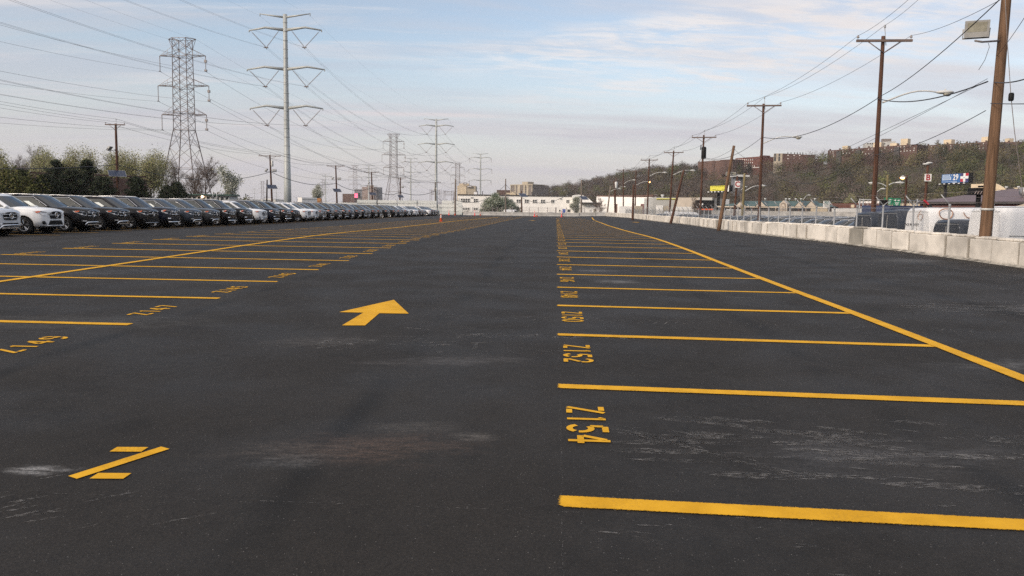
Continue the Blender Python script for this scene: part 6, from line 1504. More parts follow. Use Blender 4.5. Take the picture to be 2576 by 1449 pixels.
# ---- distant blocks up the valley
D1 = Facade('apartment_block', 'tan and grey apartment block with stair panels above the white building', 'building', 1284, 1339, 760, 740); zt_ = D1.P(1310, 466).z; D1.wall(22, zt_, mt['taupe'])
for a, b in ((.0, .035), (.20, .25), (.33, .45), (.60, .67), (.74, .83), (.97, 1.0)): D1.slab(D1.L * a, D1.L * b, LOW, zt_ + .2, mt['tan'], 'pale_pier', .2, .5)
D1.slab(D1.L * .46, D1.L * .72, zt_, D1.P(1318, 457).z, mt['tan'], 'lift_house', -6, 8); D1.slab(-.4, D1.L + .4, zt_, zt_ + .8, mt['tan'], 'cornice', -8, 17)
gridwin(D1, (1313.2, 1321.5), (472, 478, 484, 490, 496), 1.6, 2.6, 'pane'); gridwin(D1, (1293, 1296.5), (474, 481, 488), 1., 2.2, 'pane')
D2 = Facade('yellow_house_row', 'low yellow buff building left below the tan apartment block', 'building', 1273, 1303, 560, 560); D2.wall(15, D2.P(1285, 485).z, mt['cream']); D2.slab(D2.L * .45, D2.L * .8, LOW, D2.P(1290, 482).z, mt['cream'], 'front_bay', .3, .6); gridwin(D2, (1274.5, 1278.5, 1287, 1291, 1297), (491, 497), 2.0, 3.2, 'pane')
D3 = Facade('hotel_block', 'cream hotel block with dark roof signs behind the third lattice tower', 'building', 1150, 1196, 640, 640); zt_ = D3.P(1175, 467).z; D3.wall(25, zt_, mt['tan']); D3.slab(0, D3.L * .50, LOW, zt_ - .6, mt['cream'], 'white_grid', .2, .6); gridwin(D3, [1152 + 3.4 * i for i in range(6)], [475 + 4.4 * i for i in range(7)], 1.7, 2.2, 'pane')
D3.slab(D3.L * .1, D3.L * .62, zt_, D3.P(1170, 461.5).z, mt['cream'], 'roof_storey', -6, 8)
for s0, s1, v0, v1 in ((.33, .55, 459.5, 464.5), (.52, .80, 466.5, 471.5)):
    sg = D3.slab(D3.L * s0, D3.L * s1, D3.P(1175, v1).z, D3.P(1175, v0).z, mt['taupe'], 'roof_sign', 1.2, .4)
    D3.slab(D3.L * (s0 + .04), D3.L * (s1 - .04), D3.P(1175, v1 - 2.8).z, D3.P(1175, v1 - 1.6).z, mt['whitesign'], 'sign_stroke', 1.45, .06, sg)
D3.slab(D3.L * .92, D3.L * 1.12, D3.P(1190, 490).z, D3.P(1190, 483).z, mt['whitesign'], 'white_panel', 4, .4)
D4 = Facade('brown_flat_building', 'wide flat brown building left of the tan apartment block', 'building', 1249, 1283, 620, 620); D4.wall(15, D4.P(1265, 478).z, mt['brickbrown'])
T1 = Facade('tower_block', 'grey blue slab tower at the left of the distant tower group', 'building', 892, 911, 1250, 1250); T1.wall(15, T1.P(900, 476).z, mt['hazegrey'])
T2 = Facade('tower_block', 'brown ribbed tower, tallest of the distant tower group', 'building', 911, 946, 1230, 1230); T2.wall(15, T2.P(925, 470).z, mt['pinktower']); T2.slab(T2.L * .35, T2.L * .85, LOW, T2.P(925, 465.5).z, mt['pinktower'], 'taller_core', .5, 4)
T3 = Facade('tower_block', 'grey tower at the right of the distant tower group', 'building', 947, 958, 1240, 1240); T3.wall(15, T3.P(950, 471).z, mt['hazegrey'])
T4 = Facade('low_brown_building', 'low tan building with a pink lit sign left of the distant towers', 'building', 862, 892, 900, 900); T4.wall(15, T4.P(875, 487.5).z, mt['brickbrown'])
SG = thing('pink_screen', 'pink lit screen on a dark board below the distant towers', 'screen', at(899, 528, 800)); p = at(899, 492, 800); m = M(); m.box(p, (6, .4, 5.)); m.tube([(p.x, p.y, LOW), p - Vector((0, 0, 2.4))], .3, 5); m.obj('board', mt['black'], SG); m = M(); m.box(p + Vector((-1.2, -.25, 0)), (3., .1, 4.2)); m.obj('screen', mt['litpink'], SG)
for u in (1116, 1174 + 0 * 1):
    pass
for k_, (u0, u1, v) in enumerate(((1084 + 0, 1107 + 0, 480), (1117, 1139, 482))):
    GN = thing('rail_gantry', 'grey railway gantry frame, %s of the two behind the second monopole' % ('left' if k_ == 0 else 'right'), 'gantry', at(u0, 528, 520)); m = M(); a, b = at(u0, v, 520), at(u1, v, 520)
    for p in (a, b):
        for dx in (-.6, .6): m.tube([(p.x + dx, p.y, LOW), (p.x + dx, p.y, p.z + 1)], .14, 4)
    for dz in (0, -2.2): m.tube([a + Vector((0, 0, dz)), b + Vector((0, 0, dz))], .15, 4)
    for i in range(6): p = a.lerp(b, i / 6); q = a.lerp(b, (i + 1) / 6); m.tube([p, q - Vector((0, 0, 2.2))], .09, 3)
    m.obj('frame', mt['galvd'], GN)
# ---- brown building behind the pines at left, glass booth
L1 = Facade('brown_brick_building', 'low brown brick building behind the dark pines at left', 'building', -60, 371, 118, 135, zb=-1.4); L1.wall(20, (L1.P(0, 436).z, L1.P(370, 451).z), mt['brickbrown']); L1.slab(0, L1.L, L1.P(200, 444).z + .2, L1.P(200, 444).z + .45, mt['brickdark'], 'coping', -.3, .6)
BO = Facade('glass_booth', 'low glazed gatehouse with a flat grey green roof behind the parked cars', 'booth', 471, 579, 112, 112, zb=-1.35); zt_ = BO.P(525, 488.5).z; BO.wall(3, zt_ - .2, mt['shed'], 'wall'); BO.slab(-.3, BO.L + .3, zt_ - .2, zt_, mt['greenroof'], 'roof', -1.4, 3.8)
for i in range(9): s_ = BO.L * (.03 + .108 * i); BO.window(s_, s_ + BO.L * .085, zt_ - 1.65, zt_ - .32, .08, 1, mt['carglass2'], False)
m = M(); p = BO.P(511, 494.5) + BO.n * .3; m.blob(p, (.13, .10, .15), 10, 6); m.obj('sun_glint', mt['glint'], BO.rt)  # small glowing blob added as the sun's glint, no lamp here
for u in (553 - 8, 535): m = M(); p = at(u, 470, 111); m.tube([(p.x, p.y, -1.3), p], .04, 5); o = m.obj('thin_pole', mt['lampgrey'], own=(p.x, p.y, -1.3)); tag(o, 'thin pale mast %s the glazed gatehouse' % ('standing before' if u == 535 else 'towards the right end of'), 'mast')
# ---- lumber packs
def wrapmat():
    m, t, b = nt('printed lumber wrap'); co = objco(t); br = t.nodes.new('ShaderNodeTexBrick'); lk(t, objco(t, (1, 1, 1), rot=(R(90), 0, 0)), br.inputs['Vector'])
    br.inputs['Scale'].default_value = 1.0; br.inputs['Brick Width'].default_value = 1.25; br.inputs['Row Height'].default_value = .45; br.inputs['Mortar Size'].default_value = .17; br.inputs['Mortar Smooth'].default_value = .0; br.inputs['Bias'].default_value = 0
    f = math_(t, 'MULTIPLY', math_(t, 'SUBTRACT', 1., br.outputs['Fac']), ramp(t, noise(t, 4., 3, objco(t, (1, 1, 2.2)), .6), .47, .56))
    oi = t.nodes.new('ShaderNodeObjectInfo'); base = mixc(t, oi.outputs['Random'], (.56, .59, .57), (.74, .75, .72))
    lk(t, mixc(t, math_(t, 'MULTIPLY', f, .75), base, (.20, .25, .25)), b.inputs['Base Color']); b.inputs['Roughness'].default_value = .45; return m
mt['wrap'] = wrapmat(); mt['timber'] = mat('bare sawn timber', (.46, .22, .085), .8, var=.25, scale=3, stretch=(.3, 3, 8), obj_rand=.3)
lm = M(); lm.bevbox((0, 0, .43), (4.86, 1.15, .80), .03); lme = None; tme = None; lr = random.Random(2)
def pack(x, y, z, wrapped, rz_):
    global lme, tme
    if wrapped:
        if lme is None: o = lm.obj('lumber_pack', mt['wrap']); lme = o.data
        else: o = bpy.data.objects.new('lumber_pack', lme); C.objects.link(o)
        tag(o, 'white wrapped lumber pack with printed grey marks in the long lumber stacks', 'lumber pack', 'wrapped lumber packs in the yard')
    else:
        if tme is None: o = lm.obj('lumber_pack', mt['timber']); tme = o.data
        else: o = bpy.data.objects.new('lumber_pack', tme); C.objects.link(o)
        tag(o, 'bare orange brown lumber pack among the white wrapped ones', 'lumber pack', 'bare lumber packs in the yard')
    o.location = (x, y, z); o.rotation_euler = (0, 0, rz_)
for Yr, u0, u1, vt0, vt1 in ((196, 1112, 1146, 508, 516), (205, 900, 1142, 503, 507), (190, 740, 900, 500, 503), (182, 758 - 2, 762, 498, 499)):
    x = at(u0, 528, Yr).x
    while x < at(u1, 528, Yr).x:
        u = 1288 + 2000 * x / Yr; vt = vt0 + (vt1 - vt0) * (u - u0) / max(1, u1 - u0); n_ = max(2, int((zat(u, vt, Yr) + 1.4) / .87 + lr.uniform(-.25, .6)))
        for j in range(n_): pack(x + 2.45 + lr.uniform(-.1, .1), Yr + lr.uniform(-.2, .2), -1.38 + .87 * j, lr.random() > .07, lr.uniform(-.015, .015))
        x += 5.15
for k_, (u0, u1, v0, lab) in enumerate(((712, 752, 497, 'long stack of white planks high behind the parked cars, right of the steel monopole'), (688, 706, 500, 'white freight box right of the steel monopole'))):
    f_ = Facade('white_plank_stack' if k_ == 0 else 'freight_box', lab, 'lumber stack' if k_ == 0 else 'container', u0 if k_ else 760, u1 if k_ else 798, 170, 172, zb=-1.4); zt_ = f_.P(f_ and (u0 if k_ else 780), v0).z; f_.wall(2.4, zt_, mt['whitetrim'], 'body')
    for q in (.3, .5, .7, .9): f_.slab(.02, f_.L - .02, -1.4 + (zt_ + 1.4) * q - .04, -1.4 + (zt_ + 1.4) * q + .04, mt['grey'], 'bearer', .03, .06)
for u0, u1, dk_, lab in ((636, 662, True, 'dark open ended freight trailer left of the first pole with two floodlights'), (662, 680, False, 'white trailer doors just left of the pole with two floodlights'), (694, 714, False, 'white trailer doors left of the steel monopole'), (598, 622, True, 'dark open box trailer further left behind the parked cars')):
    f_ = Facade('freight_trailer', lab, 'trailer', u0, u1, 160, 161, zb=-1.4); zt_ = f_.P(u0, 502).z; f_.wall(8, zt_, mt['shed'], 'box')
    f_.slab(.25, f_.L * .62 if dk_ else f_.L * .48, -.9, zt_ - .25, mt['black' if dk_ else 'whitetrim'], 'opening' if dk_ else 'door', .03, .06)
    if not dk_: f_.slab(f_.L * .52, f_.L - .2, -.9, zt_ - .25, mt['whitetrim'], 'door', .03, .06)
# ---- cones and delineators
def cone(label, x, y, h=.71, group=None):
    rt = thing('traffic_cone', label, 'traffic cone', (x, y, gz(x, y)), 0, group); z = gz(x, y)
    m = M(); m.bevbox((x, y, z + .02), (.36 * h / .71, .36 * h / .71, .04), .01); k_ = h / .71; m.lathe((x, y, z + .035), [(.135 * k_, 0), (.03 * k_, h - .04), (.02 * k_, h - .02)], 14); m.obj('cone_body', mt['orange'], rt)
    for a, b in ((.50, .66), (.72, .84)):
        r_ = lambda q: (.135 + (.03 - .135) * q) * k_ + .004; m = M(); m.lathe((x, y, z + .035), [(r_(a), h * a - .02), (r_(b), h * b - .02)], 14); m.obj('reflective_band', mt['refl'], rt)
def delineator(label, x, y, group='red delineator posts'):
    z = gz(x, y); rt = thing('delineator_post', label, 'delineator', (x, y, z), 0, group); m = M(); m.lathe((x, y, z), [(.22, 0), (.22, .06), (.11, .10), (.085, .5), (.07, .95), (.05, 1.0), (.06, 1.08), (.03, 1.16)], 12); m.obj('post_body', mt['red'], rt)
    for a in (.62, .82): m = M(); m.lathe((x, y, z + a), [(.090, 0), (.086, .11)], 12); m.obj('reflective_band', mt['refl'], rt)
cone('orange traffic cone with white bands standing on the left yellow line, nearest cone', -7.29, 80.8, .72)
cone('small orange cone right of the leftmost red delineator', -12.5, 172, .75); cone('small orange cone right of the second red delineator', -7.05, 172, .75); cone('small orange cone touching the red delineator in the aisle', 4.75, 158.2, .75)
delineator('leftmost red delineator post, before the lumber stacks', -13.75, 171.5); delineator('second red delineator post, before the blossom tree', -8.2, 171.5); delineator('third red delineator post, in the far aisle', 4.25, 157.5); delineator('rightmost red delineator post at the end of the right stall numbers', 9.65, 158.5)
# ---- vehicles before the white building
make_van('white passenger van parked before the white building beside the blossom tree', 5.4, 2.2, 1.95, PAINT['white'], loc=at(1303, 528, 225) * Vector((1, 1, 0)).length * 0 + Vector((at(1298, 528, 225).x - 3.4, 225, LOW + .35)), rz=R(2), group='cars before the white building')
for kind, colr, u, lab in (('skid', 'grey', 1394, 'dark grey car parked behind the jersey barriers before the white wall'), ('skid', 'slate', 1247, 'dark car under the blossom tree by the white building')): place_suv(kind, colr, (at(u, 528, 215).x, 215, LOW + .3), R(5), lab, 'cars before the white building', sticker=False)
# ================================================================== VEGETATION
def leaf_object(name, P_, Nv, size, cols, parent=None, origin=None, aspect=.6, seed=0, tri=False):
    """many small leaf clumps: centres P_, sizes, own colours (numpy)"""
    r_ = np.random.default_rng(seed); n = len(P_); P_ = np.asarray(P_, float); size = np.broadcast_to(np.asarray(size, float), (n,))
    a = r_.normal(size=(n, 3))
    if Nv is not None:                                # leaf planes lie roughly along the crown's surface
        q = np.asarray(Nv) + r_.normal(0, .55, (n, 3)); q /= np.linalg.norm(q, axis=1)[:, None]; a -= q * (a * q).sum(1)[:, None]
    a /= np.linalg.norm(a, axis=1)[:, None]; b = r_.normal(size=(n, 3)) if Nv is None else np.cross(q, a); b -= a * (a * b).sum(1)[:, None]; b /= np.linalg.norm(b, axis=1)[:, None]
    asp = aspect * (.7 + .6 * r_.random(n)); A = a * size[:, None]; B = b * (size * asp)[:, None]
    org = np.zeros(3) if origin is None else np.array(origin)
    V = np.stack([P_ - A, P_ - B * .9 + A * .1, P_ + A, P_ + B + A * .2], 1).reshape(-1, 3) - org
    me = bpy.data.meshes.new(name); me.vertices.add(4 * n); me.vertices.foreach_set('co', V.astype(np.float32).ravel())
    me.loops.add(4 * n); me.loops.foreach_set('vertex_index', np.arange(4 * n, dtype=np.int32)); me.polygons.add(n)
    me.polygons.foreach_set('loop_start', np.arange(0, 4 * n, 4, dtype=np.int32)); me.polygons.foreach_set('loop_total', np.full(n, 4, dtype=np.int32)); me.update(); me.validate()
    at_ = me.attributes.new('leafcol', 'FLOAT_COLOR', 'FACE'); c4 = np.ones((n, 4), np.float32); c4[:, :3] = cols; at_.data.foreach_set('color', c4.ravel())
    me.materials.append(mt['leaf']); o = bpy.data.objects.new(name, me); C.objects.link(o)
    if parent is not None: o.parent = parent
    return o
def grow(base, h, rs, spread=.42, levels=4, r0=None, kids=(3, 4), upright=.5, first=.28):
    """branching skeleton: list of (points, radii, level) and tips"""
    segs = []; tips = []
    def br(p, d, L, r_, lv):
        n = 4; pts = [p]; q = p.copy(); dd = d.copy()
        for i in range(n):
            dd = (dd + Vector((rs.gauss(0, .10), rs.gauss(0, .10), .06 * upright + rs.gauss(0, .05)))).normalized(); q = q + dd * (L / n); pts.append(q.copy())
        segs.append((pts, [r_ * (1 - .55 * i / n) for i in range(n + 1)], lv))
        if lv >= levels: tips.append((pts[-1], lv)); tips.append((pts[2], lv)); return
        k = rs.randint(*kids) + (2 if lv == 0 else 0)
        for i in range(k):
            s_ = (first if lv == 0 else .3) + (1 - (first if lv == 0 else .3)) * (i + rs.random() * .6) / k; s_ = min(.98, s_); idx_ = min(n - 1, int(s_ * n)); o = pts[idx_].lerp(pts[idx_ + 1], s_ * n - idx_)
            az = rs.uniform(0, 2 * PI); out = Vector((math.cos(az), math.sin(az), 0)); nd = (dd * (1 - spread) + out * spread * rs.uniform(.7, 1.5) + Vector((0, 0, upright * .35))).normalized()
            br(o, nd, L * rs.uniform(.42, .66) * (1.1 - .35 * s_ if lv == 0 else 1), r_ * (.55 - .22 * s_ if lv == 0 else .5), lv + 1)
        br(pts[-1], dd, L * .5, r_ * .42, lv + 1)
    br(Vector(base), Vector((rs.gauss(0, .04), rs.gauss(0, .04), 1)).normalized(), h * .58, r0 or h * .018, 0)
    return segs, tips
def colours(n, pal, seed, jit=.25):
    r_ = np.random.default_rng(seed); pal = np.array(pal); c_ = pal[r_.integers(0, len(pal), n)]; return np.clip(c_ * (1 + jit * (r_.random((n, 1)) - .5) * 2), 0, 1)
def tree(name, label, base, h, kind, seed, group=None, bark='bark', dens=1., wid=1.):
    rs = random.Random(seed); rt = thing(name, label, 'tree', base, 0, group)
    P = dict(spring=dict(spread=.34, upright=1.0, levels=3), bare=dict(spread=.46, upright=.5, levels=4), blossom=dict(spread=.50, upright=.5, levels=3, first=.18), young=dict(spread=.42, upright=.8, levels=3, first=.22))[kind]
    segs, tips = grow(base, h, rs, P['spread'] * wid, P['levels'], upright=P['upright'], first=P.get('first', .28), r0=h * (.016 if kind != 'bare' else .021))
    top_ = max(p.z for pts, _, _ in segs for p in pts) - base[2]; k = h / top_
    def sc(p): d = p - Vector(base); return Vector(base) + Vector((d.x * k, d.y * k, d.z * k))
    tm = M(); tw = M()
    for pts, rr, lv in segs:
        pts = [sc(p) for p in pts]; mn = .018 if lv < 3 else .009
        (tm if lv < 3 else tw).tube(pts, [max(mn, r_) for r_ in rr], 6 if lv == 0 else 4 if lv == 1 else 3, caps=False)
    tm.obj('trunk', mt[bark], rt)
    r_ = np.random.default_rng(seed)
    tp = np.array([list(sc(p)) for p, _ in tips])
    if kind == 'bare':
        for p in tp:
            for q in range(max(1, int(3 * dens))):
                d = Vector((rs.gauss(0, 1), rs.gauss(0, 1), rs.gauss(.7, .8))).normalized() * rs.uniform(.25, .075 * h + .3); tw.tube([p, Vector(p) + d * .5 + Vector((0, 0, .03)), Vector(p) + d], [.009, .007, .005], 3, caps=False)
        tw.obj('crown', mt[bark], rt)
    else:
        if tw.v: tw.obj('twigs', mt[bark], rt)
        n_per = int({'spring': 9, 'blossom': 46, 'young': 20}[kind] * dens); sg = {'spring': .055, 'blossom': .060, 'young': .05}[kind] * h
        C_ = np.repeat(tp, n_per, 0) + r_.normal(0, sg, (len(tp) * n_per, 3)) * np.array([1, 1, .85])
        pal = {'spring': [(.25, .26, .105), (.30, .305, .15), (.21, .22, .095), (.32, .31, .20), (.24, .21, .14)], 'blossom': [(.46, .48, .40), (.32, .36, .27), (.20, .25, .16), (.14, .19, .11), (.52, .53, .46), (.10, .14, .08)], 'young': [(.44, .45, .40), (.34, .35, .28), (.24, .26, .18), (.5, .5, .46)]}[kind]
        leaf_object('crown', C_, None, {'spring': .105, 'blossom': .17, 'young': .13}[kind] * (h / 10) ** .5 * (.7 + .6 * r_.random(len(C_))), colours(len(C_), pal, seed + 1), rt, base, seed=seed)
    return rt
def pine(label, base, h, seed, wid=.36, group='dark pines behind the parked cars'):
    rs = random.Random(seed); rt = thing('pine_tree', label, 'tree', base, 0, group); b = Vector(base); tm = M(); tm.tube([b, b + Vector((.1, 0, h * .5)), b + Vector((0, 0, h * .97))], [h * .022, h * .015, .03], 6)
    pts = []; z = .10
    while z < .98:
        k = rs.randint(4, 6); rad = h * wid * (1 - z) ** .75 * rs.uniform(.75, 1.15) + .25
        for i in range(k):
            az = rs.uniform(0, 2 * PI); L = rad * rs.uniform(.6, 1.15); o = b + Vector((0, 0, h * z)); e = o + Vector((math.cos(az) * L, math.sin(az) * L, L * rs.uniform(.10, .42))); tm.tube([o, o.lerp(e, .5) + Vector((0, 0, -.05)), e], [.05, .035, .02], 3, caps=False)
            nn = int(44 + 20 * L)
            for q in range(nn):
                s_ = rs.uniform(.25, 1.05); c_ = o.lerp(e, s_); pts.append(c_ + Vector((rs.gauss(0, .20), rs.gauss(0, .20), rs.gauss(.08, .13))))
        z += rs.uniform(.045, .075)
    for q in range(120): pts.append(b + Vector((rs.gauss(0, .15), rs.gauss(0, .15), h * rs.uniform(.85, 1.02))))
    tm.obj('trunk', mt['barkdark'], rt); n = len(pts)
    leaf_object('crown', [list(p) for p in pts], None, .17, colours(n, [(.016, .026, .013), (.022, .034, .017), (.030, .042, .020), (.012, .020, .012), (.036, .040, .020)], seed), rt, base, aspect=.35, seed=seed)
def bush(label, base, r3, seed, pal, name='leafy_bush', n=1500, size=.16, group=None):
    r_ = np.random.default_rng(seed); rt = thing(name, label, 'bush', base, 0, group); k = 9; cs = np.array(base) + np.array([0, 0, r3[2] * .5]) + r_.normal(0, .36, (k, 3)) * np.array(r3) * np.array([1, 1, .6]); idx_ = r_.integers(0, k, n)
    d = r_.normal(size=(n, 3)); d /= np.linalg.norm(d, axis=1)[:, None]; P_ = cs[idx_] + d * (r_.random((n, 1)) ** .45) * np.array(r3) * .52; P_[:, 2] = np.maximum(P_[:, 2], base[2] + .05)
    tm = M(); rs = random.Random(seed)
    for i in range(7): e = Vector(cs[i % k]); tm.tube([Vector(base) + Vector((rs.gauss(0, .1), rs.gauss(0, .1), 0)), Vector(base).lerp(e, .5) + Vector((0, 0, .1)), e], [.05, .035, .02], 4, caps=False)
    tm.obj('stems', mt['bark'], rt); leaf_object('foliage', P_, None, size, colours(n, pal, seed), rt, base, seed=seed)
GB = -1.4
def gp(u, Y, z=GB): p = at(u, 528, Y); return Vector((p.x, p.y, z))
def hgt(u, v, Y, z=GB): return at(u, v, Y).z - z
# spring trees behind the brown building
sp = [(4, 376, 150, 'leftmost spring tree, cut by the left edge'), (48, 366, 165, 'nearly bare tall tree behind the leafy bush'), (92, 383, 150, 'pale green poplar left of the dark pines'), (132, 374, 158, 'pale green poplar behind the left pine'), (172, 372, 152, 'light green tree between the two pine tops'), (214, 378, 160, 'light green tree rising over the tallest pine'), (262, 382, 150, 'sparse tree just left of the first floodlight pole'), (318, 384, 150, 'light green tree just right of the first floodlight pole'), (350, 388, 158, 'pale green tree above the solar panel pole'), (384, 386, 150, 'pale green tree left of the lattice tower legs'), (408, 380, 156, 'light green tree close left of the nearest lattice tower'), (438, 398, 162, 'spindly tree seen between the legs of the lattice tower'), (28, 400, 142, 'low young tree at the left edge'), (112, 378, 164, 'hazy green tree between the two left poplars'), (152, 384, 168, 'thin tree behind the left pine'), (192, 380, 166, 'grey green tree between the pine tops'), (240, 386, 164, 'pale tree just left of the floodlight'), (284, 392, 166, 'pale tree directly behind the first floodlight pole'), (302, 386, 160, 'slim tree close right of the first floodlight pole'), (335, 380, 168, 'back row tree right of the first floodlight pole'), (368, 392, 150, 'slim tree at the right end of the brown building'), (70, 390, 156, 'twiggy tree above the leafy bush')]
for i, (u, v, Y, lab) in enumerate(sp): tree('spring_tree', lab + ', coming into leaf', gp(u, Y), hgt(u, v, Y), 'spring' if i not in (1, 11, 14, 17, 21) else 'bare', 100 + i, 'spring trees behind the brown building', dens=(1.7 if i % 3 else 2.3) if i not in (1, 11, 14, 17, 21) else .8)
tree('bare_tree', 'large bare tree with dark spreading limbs right of the nearest lattice tower', gp(517, 122), hgt(517, 394, 122), 'bare', 31, None, 'bark', .7, 1.2)
tree('bare_tree', 'smaller bare tree behind the right legs of the lattice tower', gp(487, 140), hgt(487, 402, 140), 'bare', 32, None, 'bark', .5)
tree('young_tree', 'small tree with pale sparse leaves right of the bare tree', gp(591, 120), hgt(591, 421, 120), 'young', 33, None, 'barkdark', 1.0)
tree('young_tree', 'pale spring tree behind the plank stacks, right of the monopole', gp(800, 230), hgt(800, 466, 230), 'young', 34, None, 'bark', 1.4)
for i, (u, v, Y, lab, w_) in enumerate(((60, 430, 96, 'dark pine rising just right of the leafy bush', .34), (148, 405, 98, 'broad dark pine, second from the left', .40), (222, 405, 95, 'tallest dark pine with a pointed top', .42), (262, 447, 92, 'low dark pine left of the first floodlight pole', .5), (345, 450, 92, 'dark pine right of the first floodlight pole', .5), (185, 428, 92, 'dark pine filling the gap between the two taller ones', .5), (115, 440, 90, 'low spreading pine before the brown wall', .55), (448, 463, 108, 'small dark evergreen between the legs of the lattice tower', .5), (425, 470, 108, 'low dark evergreen left of the glazed gatehouse', .6))): pine(lab, gp(u, Y), hgt(u, v, Y), 50 + i, w_)
for i, (u, Y, r3, lab) in enumerate(((48, 88, (3.2, 2.2, 4.3), 'light green leafy bush at the left edge'), (8, 90, (3.0, 2.2, 4.3), 'olive green bush cut by the left edge'), (82, 88, (1.8, 1.5, 3.0), 'green bush before the pines'))): bush(lab, gp(u, Y), r3, 70 + i, [(.075, .085, .022), (.10, .105, .028), (.055, .065, .02), (.085, .075, .028)], n=5200, size=.14)
for i, (u, Y, r3, lab) in enumerate(((566, 128, (2.2, 1.6, 2.4), 'olive bush behind the glazed gatehouse'), (610, 132, (3.0, 2, 2.4), 'low green scrub right of the glazed gatehouse'), (635, 140, (2.6, 2, 1.6), 'pale scrub by the freight trailers'))): bush(lab, gp(u, Y), r3, 80 + i, [(.10, .105, .045), (.13, .125, .07), (.08, .07, .05)], n=1200, size=.16)
# trees before the white building
def bigblossom(label, u0, u1, v0, Y, seed):
    c_ = gp((u0 + u1) / 2, Y, -1.9); return c_
c_ = gp(1252, 232, -2.2); h_ = hgt(1252, 487.5, 232, -2.2)
rt = tree('blossom_tree', 'big rounded tree in white green blossom before the white building', c_, h_, 'blossom', 41, None, 'barkdark', 1.15, 1.35)
r_ = np.random.default_rng(3)
for j, (dx, dz, rr, n_) in enumerate(((-1.6, 4.3, (2.8, 2.2, 2.0), 2400), (2.2, 4.2, (2.6, 2.2, 1.9), 2200), (-2.6, 3.0, (2.8, 2.4, 2.3), 3000), (.6, 4.0, (3.2, 2.6, 2.2), 3600), (3.6, 2.9, (2.5, 2.2, 2.0), 2600), (5.6, 2.0, (1.7, 1.6, 1.4), 1300), (-3.9, 1.6, (1.6, 1.5, 1.3), 1000))):
    d = r_.normal(size=(n_, 3)); d /= np.linalg.norm(d, axis=1)[:, None]; k_ = 26; sub = r_.normal(size=(k_, 3)); sub /= np.linalg.norm(sub, axis=1)[:, None]; ids = r_.integers(0, k_, n_)
    P_ = np.array(c_) + np.array([dx, 0, dz]) + (sub[ids] * .68 + d * .38 * (r_.random((n_, 1)) ** .5)) * np.array(rr)
    leaf_object('crown', P_, None, .15, colours(n_, [(.46, .48, .40), (.34, .37, .29), (.22, .26, .18), (.15, .19, .12), (.50, .51, .45), (.11, .14, .09)] if j in (0, 2, 3, 6) else [(.30, .33, .27), (.20, .25, .19), (.14, .18, .13), (.36, .38, .33), (.10, .13, .09)], 90 + j), rt, c_, seed=90 + j)
tree('blossom_tree', 'small upright tree in white blossom before the blue door wall', gp(1446.5, 205, -2.0), hgt(1446.5, 496, 205, -2.0), 'young', 43, None, 'bark', 2.2, .8)
tree('bare_tree', 'low bare spreading tree by the white annex', gp(1508, 225, -2.0), hgt(1508, 495, 225, -2.0), 'bare', 44, None, 'arm', .35, 1.5)
tree('bare_tree', 'bare gnarled tree before the beige shop and black box', gp(1747, 165, LOW), hgt(1747, 493, 165, LOW), 'bare', 45, None, 'bark', .5, 1.4)
tree('spring_tree', 'lime green tree behind the brick shop', gp(2128, 260, LOW), hgt(2128, 488, 260, LOW), 'spring', 46, None, 'bark', 2.0, .9)
for i, (u, lab) in enumerate(((1162, 'round clipped bush at the left corner of the white building'), (1175, 'second clipped bush at the left corner of the white building'))): bush(lab, gp(u, 215, -1.9), (1.5, 1.2, 1.3), 96 + i, [(.03, .04, .022), (.045, .055, .03), (.022, .03, .018)], 'clipped_bush', 700, .14)
# ---- the wooded hill
UR = [1150, 1330, 1400, 1450, 1500, 1560, 1600, 1650, 1700, 1750, 1850, 1950, 2050, 2100, 2200, 2300, 2400, 2500, 2600, 2750, 3000]
VR = [512, 486, 482, 476, 464, 452, 444, 437, 438, 436, 437, 424, 415, 411, 405, 401, 397, 393, 388, 384, 380]
RR = [1150, 1050, 1000, 960, 900, 850, 810, 760, 720, 690, 640, 600, 565, 545, 530, 522, 516, 512, 510, 505, 500]
RF = [850, 700, 640, 600, 560, 520, 490, 460, 440, 425, 405, 390, 372, 362, 345, 325, 310, 300, 296, 290, 285]
def hill(u, s):
    v = float(np.interp(u, UR, VR)); Rr = float(np.interp(u, UR, RR)); Rf = float(np.interp(u, UR, RF))
    zt_ = at(u, v, Rr).z; Y = Rf + (Rr - Rf) * s; z = -3 + (zt_ + 3) * (sst(0, 1, s) * .55 + s * .45) if s <= 1 else zt_ + (s - 1) * .5
    x = bearing(u, 500); return Vector((x.x / x.y * Y, Y, z))
g = M(); us = np.arange(1150, 3001, 25); ss = [0, .1, .2, .3, .4, .5, .6, .7, .8, .9, 1, 1.3, 2, 4]
vs = [hill(u, s) for s in ss for u in us]; n = len(us)
g.add(vs, [(j * n + i, j * n + i + 1, (j + 1) * n + i + 1, (j + 1) * n + i) for j in range(len(ss) - 1) for i in range(n - 1)], 0, True)
tag(g.obj('hillside', mt['hillsoil']), label='steep wooded hillside rising to the right', kind='structure')
HP = {'bare': [(.105, .080, .068), (.135, .105, .090), (.075, .058, .052), (.16, .125, .105), (.12, .092, .072)], 'olive': [(.14, .125, .060), (.115, .100, .052), (.17, .145, .075)], 'green': [(.075, .088, .034), (.10, .115, .042), (.055, .066, .028), (.12, .13, .05)], 'lime': [(.17, .185, .06), (.14, .155, .055)], 'dark': [(.022, .032, .018), (.03, .04, .022)]}
